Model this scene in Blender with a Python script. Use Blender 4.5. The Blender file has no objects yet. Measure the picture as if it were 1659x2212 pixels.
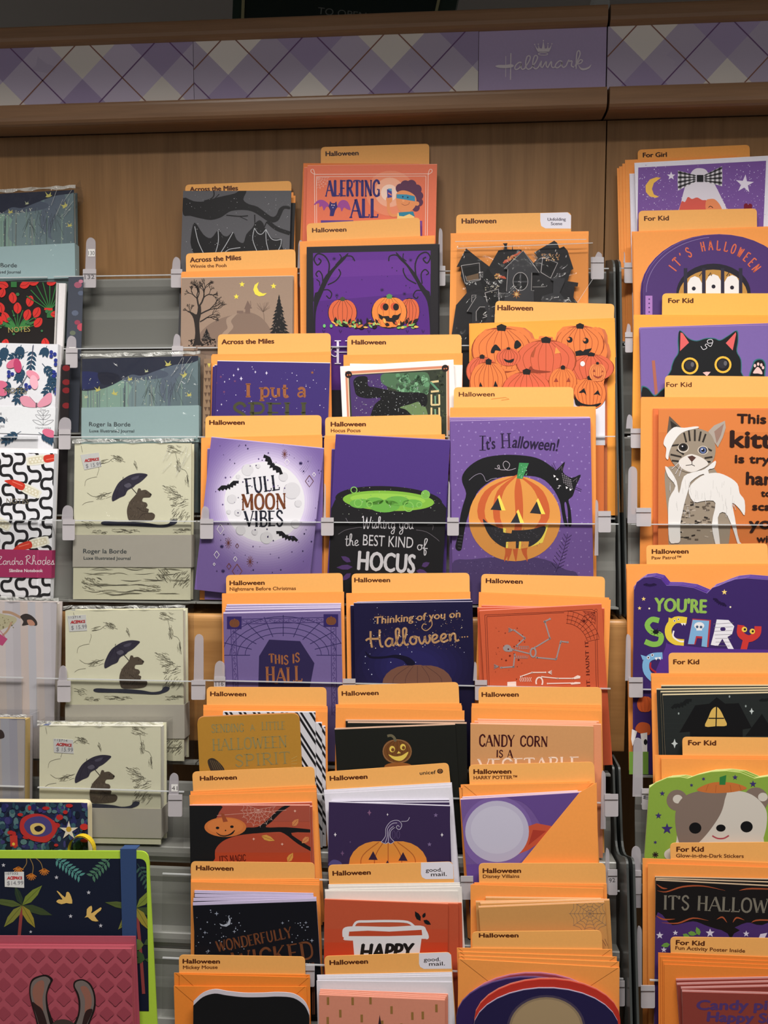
import bpy, math, random
from math import radians, cos, sin, pi, tan
from mathutils import Vector, Euler
from mathutils.geometry import tessellate_polygon
random.seed(7)
C = bpy.context.scene.collection
# ---------------------------------------------------------------- camera, world, light, exposure
W, H, F = 1659.0, 2212.0, 1720.0
PITCH, YAW = radians(4.5), radians(4.0)
EYE = 1.5
CAM = Vector((0, 0, EYE))
_rot = Euler((pi/2 - PITCH, 0, YAW))
R = _rot.to_matrix()
cd = bpy.data.cameras.new('camera'); cam = bpy.data.objects.new('camera', cd); C.objects.link(cam)
cam.location = CAM; cam.rotation_euler = _rot
cd.sensor_fit = 'HORIZONTAL'; cd.sensor_width = 36; cd.lens = 36*F/W; cd.clip_start = .02
sc = bpy.context.scene; sc.camera = cam
sc.view_settings.view_transform = 'Standard'; sc.view_settings.look = 'None'
sc.cycles.transparent_max_bounces = 48
sc.view_settings.exposure = -0.08; sc.view_settings.gamma = 1; sc.view_settings.use_curve_mapping = False
w = bpy.data.worlds.new('store'); sc.world = w; w.use_nodes = True
w.node_tree.nodes['Background'].inputs[0].default_value = (1, .965, .93, 1)
w.node_tree.nodes['Background'].inputs[1].default_value = .47
def area(name, loc, target, sx, sy, power, col):
    l = bpy.data.lights.new(name, 'AREA'); l.shape = 'RECTANGLE'; l.size = sx; l.size_y = sy; l.energy = power; l.color = col
    o = bpy.data.objects.new(name, l); C.objects.link(o); o.location = loc
    o.rotation_euler = (Vector(target)-Vector(loc)).to_track_quat('-Z', 'Y').to_euler(); return o
area('ceiling_lamp', (.15, .20, EYE+1.22), (.05, .9, EYE), 1.5, .30, 54, (1, .965, .91))
# ---------------------------------------------------------------- pixel <-> space on real planes
def ray(px, py): return R @ Vector(((px-W/2)/F, -(py-H/2)/F, -1))
def proj(P):
    q = R.transposed() @ (Vector(P)-CAM); return (W/2+F*q.x/-q.z, H/2-F*q.y/-q.z)
class Plane:
    def __init__(s, n, p): s.n = Vector(n).normalized(); s.c = s.n.dot(Vector(p))
    def hit(s, px, py, e=0.0):
        r = ray(px, py); return CAM + r*((s.c+e-s.n.dot(CAM))/s.n.dot(r))
LEAN = radians(6.0)
def vplane(Y): return Plane((0, -1, 0), (0, Y, 0))
LIPS = [590, 750, 945, 1130, 1478, 1720, 1905, 2090, 2275]
TY = [.9455, .919, .8925, .866, .832, .795, .771, .747, .723]
LZ, TP, BZ = {}, {}, {}
for i, (ly, Y) in enumerate(zip(LIPS, TY)):
    P = vplane(Y).hit(829, ly); LZ[i+1] = P.z; BZ[i+1] = P.z-.088
    TP[i+1] = Plane((0, -cos(LEAN), sin(LEAN)), (0, Y, P.z))
for i in (1, 2, 3): BZ[i] = LZ[i+1]+.006
for i in (6, 7, 8, 9): BZ[i] = LZ[i]-.058
DOWN = Vector((0, -sin(LEAN), -cos(LEAN)))
# ---------------------------------------------------------------- materials
def lin(c):
    return tuple(((v/255.0)/12.92 if v <= 10.3 else ((v/255.0+.055)/1.055)**2.4) for v in c[:3])
MATS = {}
def bs(m): return m.node_tree.nodes['Principled BSDF']
def newmat(name):
    m = bpy.data.materials.new(name); m.use_nodes = True; return m
def noise_mix(m, c1, c2, scale=(1, 1, 1), ns=5.0, detail=4, lo=.35, hi=.65, bump=0.0, rough=None):
    nt = m.node_tree; N = nt.nodes; L = nt.links
    tc = N.new('ShaderNodeTexCoord'); mp = N.new('ShaderNodeMapping'); mp.inputs['Scale'].default_value = scale
    nz = N.new('ShaderNodeTexNoise'); nz.inputs['Scale'].default_value = ns; nz.inputs['Detail'].default_value = detail
    cr = N.new('ShaderNodeValToRGB'); cr.color_ramp.elements[0].position = lo; cr.color_ramp.elements[1].position = hi
    cr.color_ramp.elements[0].color = (*c1, 1); cr.color_ramp.elements[1].color = (*c2, 1)
    L.new(tc.outputs['Object'], mp.inputs[0]); L.new(mp.outputs[0], nz.inputs['Vector']); L.new(nz.outputs['Fac'], cr.inputs[0])
    L.new(cr.outputs[0], bs(m).inputs['Base Color'])
    if bump:
        b = N.new('ShaderNodeBump'); b.inputs['Strength'].default_value = bump; b.inputs['Distance'].default_value = .001
        L.new(nz.outputs['Fac'], b.inputs['Height']); L.new(b.outputs[0], bs(m).inputs['Normal'])
def paper(col, rough=.55):
    k = ('p', tuple(col), rough)
    if k not in MATS:
        m = newmat('paper_%02x%02x%02x' % tuple(int(v) for v in col)); c = lin(col)
        noise_mix(m, tuple(v*.985 for v in c), tuple(min(1, v*1.01) for v in c), ns=400, detail=2); bs(m).inputs['Specular IOR Level'].default_value = .22
        bs(m).inputs['Roughness'].default_value = rough; MATS[k] = m
    return MATS[k]
def ink(rough=.5, metal=0.0):
    k = ('i', rough, metal)
    if k not in MATS:
        m = newmat('printed_ink'); nt = m.node_tree; a = nt.nodes.new('ShaderNodeVertexColor'); a.layer_name = 'Col'
        nt.links.new(a.outputs[0], bs(m).inputs['Base Color']); bs(m).inputs['Roughness'].default_value = rough
        bs(m).inputs['Metallic'].default_value = metal; bs(m).inputs['Specular IOR Level'].default_value = .22; MATS[k] = m
    return MATS[k]
def wood(name, c1, c2, sc_, rough=.42):
    m = newmat(name); nt = m.node_tree; N = nt.nodes; L = nt.links
    tc = N.new('ShaderNodeTexCoord'); mp = N.new('ShaderNodeMapping'); mp.inputs['Scale'].default_value = sc_
    nz = N.new('ShaderNodeTexNoise'); nz.inputs['Scale'].default_value = 3; nz.inputs['Detail'].default_value = 7; nz.inputs['Distortion'].default_value = .6
    n2 = N.new('ShaderNodeTexNoise'); n2.inputs['Scale'].default_value = 14; n2.inputs['Detail'].default_value = 3
    mx = N.new('ShaderNodeMath'); mx.operation = 'ADD'; ml = N.new('ShaderNodeMath'); ml.operation = 'MULTIPLY'; ml.inputs[1].default_value = .35
    cr = N.new('ShaderNodeValToRGB'); e = cr.color_ramp.elements; e[0].position = .45; e[1].position = .85
    e[0].color = (*lin(c1), 1); e[1].color = (*lin(c2), 1)
    L.new(tc.outputs['Object'], mp.inputs[0]); L.new(mp.outputs[0], nz.inputs['Vector']); L.new(mp.outputs[0], n2.inputs['Vector'])
    L.new(n2.outputs['Fac'], ml.inputs[0]); L.new(nz.outputs['Fac'], mx.inputs[0]); L.new(ml.outputs[0], mx.inputs[1])
    L.new(mx.outputs[0], cr.inputs[0]); L.new(cr.outputs[0], bs(m).inputs['Base Color'])
    bs(m).inputs['Roughness'].default_value = rough; return m
def plastic(name, col, rough=.4, trans=0.0, tint=(1, 1, 1), bump=0.0, spec=.5, bscale=30):
    m = newmat(name); nt = m.node_tree; N = nt.nodes; L = nt.links; b = bs(m)
    b.inputs['Base Color'].default_value = (*lin(col), 1); b.inputs['Roughness'].default_value = rough
    b.inputs['Specular IOR Level'].default_value = spec
    if bump:
        tc = N.new('ShaderNodeTexCoord'); nz = N.new('ShaderNodeTexNoise'); nz.inputs['Scale'].default_value = bscale; nz.inputs['Detail'].default_value = 3
        nz.inputs['Distortion'].default_value = 1.5
        bp = N.new('ShaderNodeBump'); bp.inputs['Strength'].default_value = bump; bp.inputs['Distance'].default_value = .01
        L.new(tc.outputs['Object'], nz.inputs['Vector']); L.new(nz.outputs['Fac'], bp.inputs['Height']); L.new(bp.outputs[0], b.inputs['Normal'])
    if trans:
        t = N.new('ShaderNodeBsdfTransparent'); t.inputs[0].default_value = (*tint, 1)
        mx = N.new('ShaderNodeMixShader'); mx.inputs[0].default_value = 1-trans
        L.new(t.outputs[0], mx.inputs[1]); L.new(b.outputs[0], mx.inputs[2]); L.new(mx.outputs[0], N['Material Output'].inputs[0])
    return m
M_CLEAR = plastic('clear_acrylic', (50, 50, 50), .08, .96, (.965, .965, .96), spec=.6)
M_EDGE = plastic('acrylic_edge', (214, 216, 218), .15, .4, spec=.8)
M_CLIP = plastic('frosted_plastic', (200, 194, 198), .35, .22)
M_FIN = plastic('frosted_fin', (190, 184, 190), .3, .4)
M_FILM = plastic('cellophane', (60, 60, 60), .06, .93, (.97, .97, .97), bump=.9, spec=1.0, bscale=22)
M_FILMEDGE = plastic('cellophane_fold', (225, 225, 220), .12, .45, bump=.8, spec=1.0, bscale=60)
M_GREY = plastic('grey_moulded_plastic', (126, 126, 122), .38, bump=.02, bscale=400)
M_METAL = plastic('grey_painted_steel', (70, 73, 72), .3, bump=.02, bscale=300)
M_WOODV = wood('maple_panel', (130, 94, 56), (152, 112, 70), (30, 30, 1.6))
M_WOODH = wood('maple_trim', (138, 104, 76), (158, 120, 88), (1.5, 30, 30), .35)
M_RAIL = wood('maple_rail', (150, 104, 58), (190, 142, 88), (.8, 9, 9), .3)
M_DARK = plastic('dark_void', (30, 30, 30), .7)
# ---------------------------------------------------------------- object helpers
def tag(o, label=None, cat=None, group=None, kind=None):
    if label: o['label'] = label
    if cat: o['category'] = cat
    if group: o['group'] = group
    if kind: o['kind'] = kind
    return o
def mesh(name, verts, faces, mat, parent=None, origin=None, smooth=False, cols=None):
    o0 = Vector(parent['_o']) if parent is not None else (Vector(origin) if origin is not None else Vector((0, 0, 0)))
    me = bpy.data.meshes.new(name); me.from_pydata([tuple(Vector(v)-o0) for v in verts], [], faces)
    if cols:
        a = me.color_attributes.new('Col', 'FLOAT_COLOR', 'POINT')
        a.data.foreach_set('color', [x for c in cols for x in (*c, 1.0)])
    me.materials.append(mat)
    if smooth: me.polygons.foreach_set('use_smooth', [True]*len(me.polygons))
    o = bpy.data.objects.new(name, me); C.objects.link(o)
    if parent is not None:
        o.parent = parent; o['_o'] = list(o0)
    else:
        o.location = o0; o['_o'] = list(o0)
    return o
def empty(name, origin):
    o = bpy.data.objects.new(name, None); C.objects.link(o); o.location = origin; o['_o'] = list(origin); o.empty_display_size = .02; return o
def prism(name, poly, dvec, mat, parent=None, origin=None, smooth=False):
    """poly: 3-D outline seen from the front; extruded by dvec"""
    n = len(poly); V = [Vector(p) for p in poly]; V2 = [p+dvec for p in V]
    tris = tessellate_polygon([V])
    nf = (V[1]-V[0]).cross(V[2]-V[0]) if n == 4 else None
    faces = []
    if n == 4: faces = [(0, 1, 2, 3), (7, 6, 5, 4)]
    else: faces = [tuple(t) for t in tris]+[tuple(i+n for i in reversed(t)) for t in tris]
    faces += [(i, i+n, (i+1) % n+n, (i+1) % n) for i in range(n)]
    o = mesh(name, V+V2, faces, mat, parent, origin, smooth)
    import bmesh
    bm = bmesh.new(); bm.from_mesh(o.data); bmesh.ops.recalc_face_normals(bm, faces=bm.faces); bm.to_mesh(o.data); bm.free()
    return o
def box(name, a, b, mat, parent=None, origin=None, bev=0.0):
    x0, y0, z0 = a; x1, y1, z1 = b
    P = [(x0, y0, z0), (x1, y0, z0), (x1, y0, z1), (x0, y0, z1)]
    o = prism(name, P, Vector((0, y1-y0, 0)), mat, parent, origin)
    if bev:
        import bmesh
        bm = bmesh.new(); bm.from_mesh(o.data)
        bmesh.ops.bevel(bm, geom=bm.edges[:], offset=bev, segments=3, profile=.5, affect='EDGES'); bm.to_mesh(o.data); bm.free()
    return o
def rprof(pts, rads, seg=5):
    """round the corners of a polygon of 2-D/3-D points"""
    out = []; n = len(pts)
    for i, p in enumerate(pts):
        r = rads[i] if isinstance(rads, (list, tuple)) else rads
        p = Vector(p)
        if r <= 0: out.append(p); continue
        a = Vector(pts[i-1])-p; b = Vector(pts[(i+1) % n])-p
        ra = min(r, a.length*.45); rb = min(r, b.length*.45)
        A = p+a.normalized()*ra; B = p+b.normalized()*rb
        for k in range(seg+1):
            t = k/seg; out.append(A*(1-t)**2+p*2*t*(1-t)+B*t*t)
    return out
# ---------------------------------------------------------------- 2-D print work
def catmull(pts, closed=False, seg=5):
    n = len(pts); out = []
    g = (lambda i: pts[i % n]) if closed else (lambda i: pts[max(0, min(n-1, i))])
    for i in range(n if closed else n-1):
        p0, p1, p2, p3 = g(i-1), g(i), g(i+1), g(i+2)
        for k in range(seg):
            t = k/seg
            out.append(tuple(.5*((2*p1[j])+(-p0[j]+p2[j])*t+(2*p0[j]-5*p1[j]+4*p2[j]-p3[j])*t*t+(-p0[j]+3*p1[j]-3*p2[j]+p3[j])*t**3) for j in (0, 1)))
    if not closed: out.append(tuple(pts[-1][:2]))
    return out
def clip_poly(sub, clip):
    out = list(sub); n = len(clip)
    ar = sum(clip[i][0]*clip[(i+1) % n][1]-clip[(i+1) % n][0]*clip[i][1] for i in range(n)); sg = 1 if ar > 0 else -1
    for i in range(n):
        ax, ay = clip[i]; bx, by = clip[(i+1) % n]
        f = lambda p: sg*((bx-ax)*(p[1]-ay)-(by-ay)*(p[0]-ax))
        inp = out; out = []
        if not inp: return []
        for j, p in enumerate(inp):
            q = inp[j-1]; fp, fq = f(p), f(q)
            if (fp >= 0) != (fq >= 0):
                t = fq/(fq-fp); out.append((q[0]+(p[0]-q[0])*t, q[1]+(p[1]-q[1])*t))
            if fp >= 0: out.append(p)
    return out
_TX = {}
def glyphs(s):
    if s not in _TX:
        c = bpy.data.curves.new('t', 'FONT'); c.body = s; c.size = 1; c.resolution_u = 3
        o = bpy.data.objects.new('t', c); me = bpy.data.meshes.new_from_object(o)
        vs = [(v.co.x, v.co.y) for v in me.vertices]; fs = [tuple(p.vertices) for p in me.polygons]
        bpy.data.objects.remove(o); bpy.data.curves.remove(c); bpy.data.meshes.remove(me)
        x0 = min(v[0] for v in vs); x1 = max(v[0] for v in vs)
        _TX[s] = ([((x-x0)/(x1-x0), y/.70) for x, y in vs], fs)
    return _TX[s]
# serif capitals: width, strokes (points, relative weight), serif centres
LT = {
'A': (.8, [([(.02, 0), (.4, 1)], .45), ([(.4, 1), (.78, 0)], 1), ([(.16, .36), (.62, .36)], .4)], [(.02, 0), (.78, 0)]),
'B': (.68, [([(.15, 0), (.15, 1)], 1), ([(.15, 1), (.5, .97), (.58, .77), (.45, .56), (.15, .54)], .7), ([(.4, .54), (.62, .42), (.62, .14), (.45, 0), (.15, 0)], .7)], [(.1, 0), (.1, 1)]),
'C': (.72, [([(.68, .78), (.56, .96), (.36, 1), (.14, .82), (.1, .5), (.14, .18), (.36, 0), (.56, .04), (.68, .24)], .85)], [(.66, .8)]),
'D': (.75, [([(.15, 0), (.15, 1)], 1), ([(.15, 1), (.48, .97), (.68, .75), (.68, .25), (.48, .03), (.15, 0)], .7)], [(.1, 0), (.1, 1)]),
'E': (.64, [([(.15, 0), (.15, 1)], 1), ([(.15, .98), (.6, .98)], .45), ([(.15, .5), (.48, .5)], .4), ([(.15, .02), (.62, .02)], .45)], [(.1, 0), (.1, 1)]),
'F': (.62, [([(.15, 0), (.15, 1)], 1), ([(.15, .98), (.6, .98)], .45), ([(.15, .5), (.48, .5)], .4)], [(.15, 0), (.1, 1)]),
'G': (.76, [([(.68, .78), (.56, .96), (.36, 1), (.14, .82), (.1, .5), (.14, .18), (.36, 0), (.6, .06), (.66, .2)], .85), ([(.66, 0), (.66, .42), (.45, .42)], .6)], [(.66, .8)]),
'H': (.8, [([(.15, 0), (.15, 1)], 1), ([(.65, 0), (.65, 1)], 1), ([(.15, .5), (.65, .5)], .4)], [(.15, 0), (.15, 1), (.65, 0), (.65, 1)]),
'I': (.36, [([(.18, 0), (.18, 1)], 1)], [(.18, 0), (.18, 1)]),
'K': (.78, [([(.15, 0), (.15, 1)], 1), ([(.15, .4), (.64, 1)], .45), ([(.3, .55), (.68, 0)], 1)], [(.15, 0), (.15, 1), (.64, 1), (.68, 0)]),
'L': (.62, [([(.15, 0), (.15, 1)], 1), ([(.15, .02), (.58, .02), (.6, .18)], .5)], [(.15, 1), (.1, 0)]),
'M': (.98, [([(.12, 0), (.15, 1)], .5), ([(.15, 1), (.48, .15)], 1), ([(.48, .15), (.82, 1)], .45), ([(.82, 1), (.84, 0)], 1)], [(.12, 0), (.12, 1), (.84, 0), (.84, 1)]),
'N': (.84, [([(.14, 0), (.14, 1)], .5), ([(.14, 1), (.7, 0)], 1), ([(.7, 0), (.7, 1)], .5)], [(.14, 0), (.1, 1), (.7, 1)]),
'O': (.8, [([(.4, 0), (.16, .14), (.08, .5), (.16, .86), (.4, 1), (.64, .86), (.72, .5), (.64, .14), (.4, 0)], .85)], []),
'P': (.68, [([(.15, 0), (.15, 1)], 1), ([(.15, 1), (.5, .97), (.62, .74), (.5, .5), (.15, .46)], .7)], [(.15, 0), (.1, 1)]),
'R': (.74, [([(.15, 0), (.15, 1)], 1), ([(.15, 1), (.5, .97), (.6, .75), (.48, .54), (.15, .5)], .7), ([(.36, .5), (.68, 0)], .9)], [(.15, 0), (.1, 1), (.68, 0)]),
'S': (.62, [([(.55, .8), (.45, .96), (.28, 1), (.12, .86), (.14, .66), (.46, .42), (.54, .22), (.4, .02), (.2, 0), (.06, .2)], .8)], []),
'T': (.7, [([(.35, 0), (.35, 1)], 1), ([(.04, .86), (.06, .98), (.64, .98), (.66, .86)], .5)], [(.35, 0)]),
'U': (.8, [([(.15, 1), (.15, .3), (.28, .03), (.5, .03), (.64, .3), (.64, 1)], .8)], [(.15, 1), (.64, 1)]),
'V': (.78, [([(.04, 1), (.4, 0)], 1), ([(.4, 0), (.74, 1)], .45)], [(.04, 1), (.74, 1)]),
'W': (1.05, [([(.04, 1), (.3, 0)], 1), ([(.3, 0), (.52, .9)], .45), ([(.52, .9), (.76, 0)], 1), ([(.76, 0), (1.0, 1)], .45)], [(.04, 1), (1.0, 1)]),
'Y': (.76, [([(.04, 1), (.38, .48)], 1), ([(.38, .48), (.7, 1)], .45), ([(.38, .5), (.38, 0)], 1)], [(.04, 1), (.7, 1), (.38, 0)]),
"'": (.2, [([(.1, 1), (.06, .75)], .9)], []), '.': (.2, [([(.1, 0), (.1, .1)], 1)], []), ' ': (.4, [], []),
'p': (.62, [([(.15, -.3), (.15, .68)], .9), ([(.15, .6), (.4, .7), (.56, .5), (.52, .12), (.36, 0), (.15, .08)], .6)], [(.12, .68), (.15, -.3)]),
'u': (.62, [([(.12, .68), (.14, .15), (.3, 0), (.5, .15)], .7), ([(.5, .68), (.5, 0)], .9)], [(.12, .68)]),
't': (.44, [([(.2, .95), (.2, .12), (.3, 0), (.42, .08)], .9), ([(.04, .66), (.4, .66)], .4)], []),
'a': (.58, [([(.1, .55), (.25, .68), (.44, .58), (.46, .1), (.54, 0)], .8), ([(.44, .38), (.16, .32), (.08, .14), (.2, 0), (.44, .12)], .55)], []),
}
# flowing hand letters (monoline): advance, list of strokes
SC = {
'H': (.78, [[(.16, 1.0), (.13, .5), (.16, 0)], [(.62, 1.05), (.58, .5), (.62, .06), (.74, .02)], [(-.12, .45), (.02, .55), (.3, .52), (.62, .5)]]),
'a': (.5, [[(.4, .42), (.24, .48), (.08, .3), (.08, .1), (.2, 0), (.36, .12), (.42, .44), (.4, .1), (.5, .02)]]),
'l': (.34, [[(0, .08), (.2, .5), (.28, .9), (.2, 1.02), (.1, .86), (.12, .2), (.22, 0), (.34, .06)]]),
'o': (.46, [[(.3, .46), (.12, .42), (.06, .2), (.16, .02), (.32, .06), (.38, .28), (.28, .46), (.46, .4)]]),
'w': (.62, [[(.02, .44), (.08, .1), (.18, .0), (.3, .2), (.34, .44), (.36, .1), (.46, 0), (.58, .2), (.56, .46), (.64, .4)]]),
'e': (.42, [[(.04, .16), (.24, .24), (.32, .38), (.22, .48), (.08, .36), (.06, .12), (.18, 0), (.42, .1)]]),
'n': (.52, [[(.06, .46), (.08, 0), (.1, .28), (.24, .46), (.34, .38), (.34, .08), (.42, 0), (.52, .06)]]),
'm': (.76, [[(.06, .46), (.08, 0), (.1, .28), (.22, .46), (.3, .36), (.3, 0), (.34, .3), (.46, .46), (.54, .36), (.54, .08), (.62, 0), (.74, .06)]]),
'r': (.4, [[(.04, .3), (.14, .5), (.14, .4), (.3, .42), (.28, .1), (.4, .02)]]),
'k': (.5, [[(0, .1), (.2, .6), (.26, .95), (.16, 1), (.1, .8), (.1, 0)], [(.1, .26), (.3, .46), (.36, .36), (.16, .24), (.3, 0), (.5, .04)]]),
'i': (.24, [[(.04, .4), (.1, .44), (.1, .08), (.16, 0), (.24, .06)], [(.12, .62), (.12, .66)]]),
's': (.36, [[(.02, .06), (.2, .48), (.22, .3), (.26, .1), (.14, 0), (.02, .06)], [(.2, .02), (.36, .06)]]),
'h': (.5, [[(0, .08), (.2, .55), (.26, .95), (.16, 1), (.1, .8), (.08, 0), (.12, .28), (.26, .44), (.34, .32), (.34, .06), (.5, .04)]]),
'g': (.48, [[(.38, .42), (.2, .48), (.08, .26), (.16, .02), (.34, .14), (.4, .44), (.36, -.3), (.2, -.46), (.08, -.3), (.48, .08)]]),
'y': (.48, [[(.04, .44), (.08, .12), (.2, .02), (.36, .2), (.38, .46), (.36, -.28), (.18, -.48), (.06, -.32), (.46, .08)]]),
'u': (.48, [[(.04, .44), (.08, .08), (.2, 0), (.34, .18), (.36, .46), (.36, .08), (.48, .04)]]),
't': (.34, [[(.16, .86), (.12, .1), (.2, 0), (.34, .06)], [(0, .56), (.32, .58)]]),
'f': (.36, [[(0, .1), (.2, .5), (.34, .9), (.24, 1.0), (.14, .8), (.1, -.35), (.2, -.4), (.24, -.1), (.1, .1), (.36, .14)]]),
'W': (.9, [[(0, .9), (.1, 1), (.16, .1), (.24, 0), (.44, .8), (.46, .9), (.5, .1), (.6, 0), (.78, .6), (.86, 1.0)]]),
'T': (.6, [[(0, .9), (.3, .98), (.66, .95)], [(.32, .98), (.26, .4), (.28, 0)]]),
'Z': (.6, [[(0, .9), (.2, 1), (.5, .95), (.2, .5), (0, .05), (.3, .0), (.6, .1)]]),
'd': (.5, [[(.36, .42), (.16, .46), (.06, .2), (.16, 0), (.34, .12), (.46, .9), (.4, .2), (.5, .03)]]),
'R': (.66, [[(.1, 0), (.18, .9)], [(0, .8), (.3, 1.02), (.5, .8), (.2, .5), (.4, .2), (.66, .02)]]),
' ': (.35, []), '.': (.16, [[(.06, 0), (.07, .05)]]), "'": (.14, [[(.08, 1), (.05, .8)]]), '!': (.26, [[(.16, 1.05), (.1, .3)], [(.08, .02), (.08, .07)]]),
'I': (.3, [[(.14, 1), (.12, 0)], [(0, 1), (.28, 1)], [(0, 0), (.26, 0)]]),
}
LAYER = .0000055
class Pen:
    """draws flat print on a plane; coordinates are readings (x0 + x/s, y0 + y/s)"""
    def __init__(s, plane, e, cs, clip=None):
        s.plane, s.e, s.cs, s.clip = plane, e, cs, clip; s.k = 0; s.V = []; s.F = []; s.K = []
        s.TV = []; s.TF = []; s.TK = []; s.txt = False
    def px(s, p): return (s.cs[0]+p[0]/s.cs[2], s.cs[1]+p[1]/s.cs[2])
    def add(s, poly, col, tess=True):
        s.tris([poly[i] for i in range(len(poly))], None, col)
    def tris(s, pts, faces, col):
        if faces is None:
            V3 = [Vector((p[0], p[1], 0)) for p in pts]
            faces = [(0, 1, 2)] if len(pts) == 3 else tessellate_polygon([V3])
        P = [s.px(p) for p in pts]; c = lin(col); e = s.e+.00006+s.k*LAYER
        V, Fc, K = (s.TV, s.TF, s.TK) if s.txt else (s.V, s.F, s.K)
        if s.clip and all(_in(p, s.clip) for p in P): cl = None
        else: cl = s.clip
        if cl is None:
            b = len(V); V += [s.plane.hit(x, y, e) for x, y in P]; K += [c]*len(P); Fc += [tuple(i+b for i in f) for f in faces]
        else:
            for f in faces:
                q = clip_poly([P[i] for i in f], cl)
                if len(q) >= 3:
                    b = len(V); V += [s.plane.hit(x, y, e) for x, y in q]; K += [c]*len(q); Fc.append(tuple(range(b, b+len(q))))
    def nx(s): s.k += 1
    def poly(s, pts, col): s.tris(list(pts), None, col); s.nx()
    def rect(s, x0, y0, x1, y1, col): s.poly([(x0, y0), (x1, y0), (x1, y1), (x0, y1)], col)
    def smooth(s, pts, col, seg=4): s.poly(catmull(pts, True, seg), col)
    def circ(s, x, y, r, col, ry=None, n=20, rot=0, nx=True):
        ry = ry or r; c, d = cos(rot), sin(rot)
        s.tris([(x+r*cos(2*pi*i/n)*c-ry*sin(2*pi*i/n)*d, y+r*cos(2*pi*i/n)*d+ry*sin(2*pi*i/n)*c) for i in range(n)], [tuple(range(n))], col)
        if nx: s.nx()
    def ring(s, x, y, r, w_, col, ry=None, a0=0, a1=360, n=24):
        ry = ry or r
        s.line([(x+r*cos(radians(a0+(a1-a0)*i/n)), y+ry*sin(radians(a0+(a1-a0)*i/n))) for i in range(n+1)], w_, col)
    def line(s, pts, w_, col, sm=False, closed=False, taper=False, nx=True, seg=4):
        if sm: pts = catmull(pts, closed, seg)
        elif closed: pts = list(pts)+[pts[0]]
        n = len(pts)
        if n < 2: return
        Lp, Rp = [], []
        for i, p in enumerate(pts):
            a = pts[max(0, i-1)]; b = pts[min(n-1, i+1)]
            dx, dy = b[0]-a[0], b[1]-a[1]; l = math.hypot(dx, dy) or 1
            ww = w_/2*(1 if not taper else max(.12, (1-i/(n-1)) if taper == 1 else sin(pi*min(.97, max(.03, i/(n-1))))))
            Lp.append((p[0]-dy/l*ww, p[1]+dx/l*ww)); Rp.append((p[0]+dy/l*ww, p[1]-dx/l*ww))
        s.tris(Lp+Rp, [(i, i+1, n+i+1, n+i) for i in range(n-1)], col)
        if nx: s.nx()
    def star(s, x, y, r, col, n=5, inner=.42, rot=-90, nx=True):
        p = [(x+(r if i % 2 == 0 else r*inner)*cos(radians(rot+180*i/n)), y+(r if i % 2 == 0 else r*inner)*sin(radians(rot+180*i/n))) for i in range(2*n)]
        p.append((x, y)); m = 2*n
        s.tris(p, [(i, (i+1) % m, m) for i in range(m)], col)
        if nx: s.nx()
    def aster(s, x, y, r, col, w_=3, n=6):
        for i in range(n//2):
            a = pi*i/(n/2)+.3; s.line([(x-r*cos(a), y-r*sin(a)), (x+r*cos(a), y+r*sin(a))], w_, col, nx=False)
        s.nx()
    def dots(s, x0, y0, x1, y1, n, r, cols, seed=1, n_=6):
        g = random.Random(seed)
        for i in range(n):
            s.circ(x0+(x1-x0)*g.random(), y0+(y1-y0)*g.random(), r*(.5+g.random()), cols[i % len(cols)], n=n_, nx=False)
        s.nx()
    def text(s, t, a, b, h, col, bold=0.0, shear=0.0, jit=0):
        """a, b: start and end of the baseline; h: cap height"""
        s.txt = True
        vs, fs = glyphs(t); dx, dy = b[0]-a[0], b[1]-a[1]; l = math.hypot(dx, dy); ux, uy = -(-dy)/l*1.0, -dx/l
        up = (dy/l, -dx/l)
        offs = [(0, 0)] if not bold else [(-bold, 0), (bold, 0), (0, -bold*.6), (0, bold*.6)]
        for ox, oy in offs:
            s.k += .35
            s.tris([(a[0]+dx*x+(up[0]*y+dx/l*shear*y)*h+ox, a[1]+dy*x+(up[1]*y+dy/l*shear*y)*h+oy) for x, y in vs], fs, col)
        s.nx(); s.txt = False
    def _run(s, t, table, a, b, h, gap):
        tot = sum(table[c][0]+gap for c in t)-gap
        dx, dy = b[0]-a[0], b[1]-a[1]; l = math.hypot(dx, dy); k = l/tot; u = (dx/l, dy/l); up = (dy/l, -dx/l); x = 0
        for c in t:
            f = lambda p, x=x: (a[0]+u[0]*(x+p[0])*k+up[0]*p[1]*h, a[1]+u[1]*(x+p[0])*k+up[1]*p[1]*h)
            yield c, f, u; x += table[c][0]+gap
    def serif(s, t, a, b, h, col, wt=.16, sl=.17, gap=.06, curve=0.0, spikes=False, sans=False):
        s.txt = True; n = len(t)
        for i, (c, f, u) in enumerate(s._run(t, LT, a, b, h, gap)):
            q = (i-(n-1)/2)/max(1, (n-1)/2); g = f
            if curve: f = (lambda p, g=g, q=q: (g(p)[0], g(p)[1]+curve*q*q*h))
            for pts, wg in LT[c][1]:
                pp = [f(p) for p in pts]
                if len(pp) > 3: pp = catmull(pp, False, 4)
                s.line(pp, wt*h*wg if not sans else wt*h, col, nx=False)
            if not sans:
                for (x, y) in LT[c][2]:
                    s.line([f((x-sl*.75, y)), f((x+sl*.75, y))], wt*h*.42, col, nx=False)
                    if spikes: s.line([f((x-sl*.4, .5)), f((x+sl*.5, .5))], wt*h*.4, col, nx=False)
        s.nx(); s.txt = False
    def script(s, t, a, b, h, wd, col, gap=0.0):
        s.txt = True
        for c, f, u in s._run(t, SC, a, b, h, gap):
            for st in SC[c][1]: s.line([f(p) for p in st], wd, col, sm=True, nx=False)
        s.nx(); s.txt = False
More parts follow.
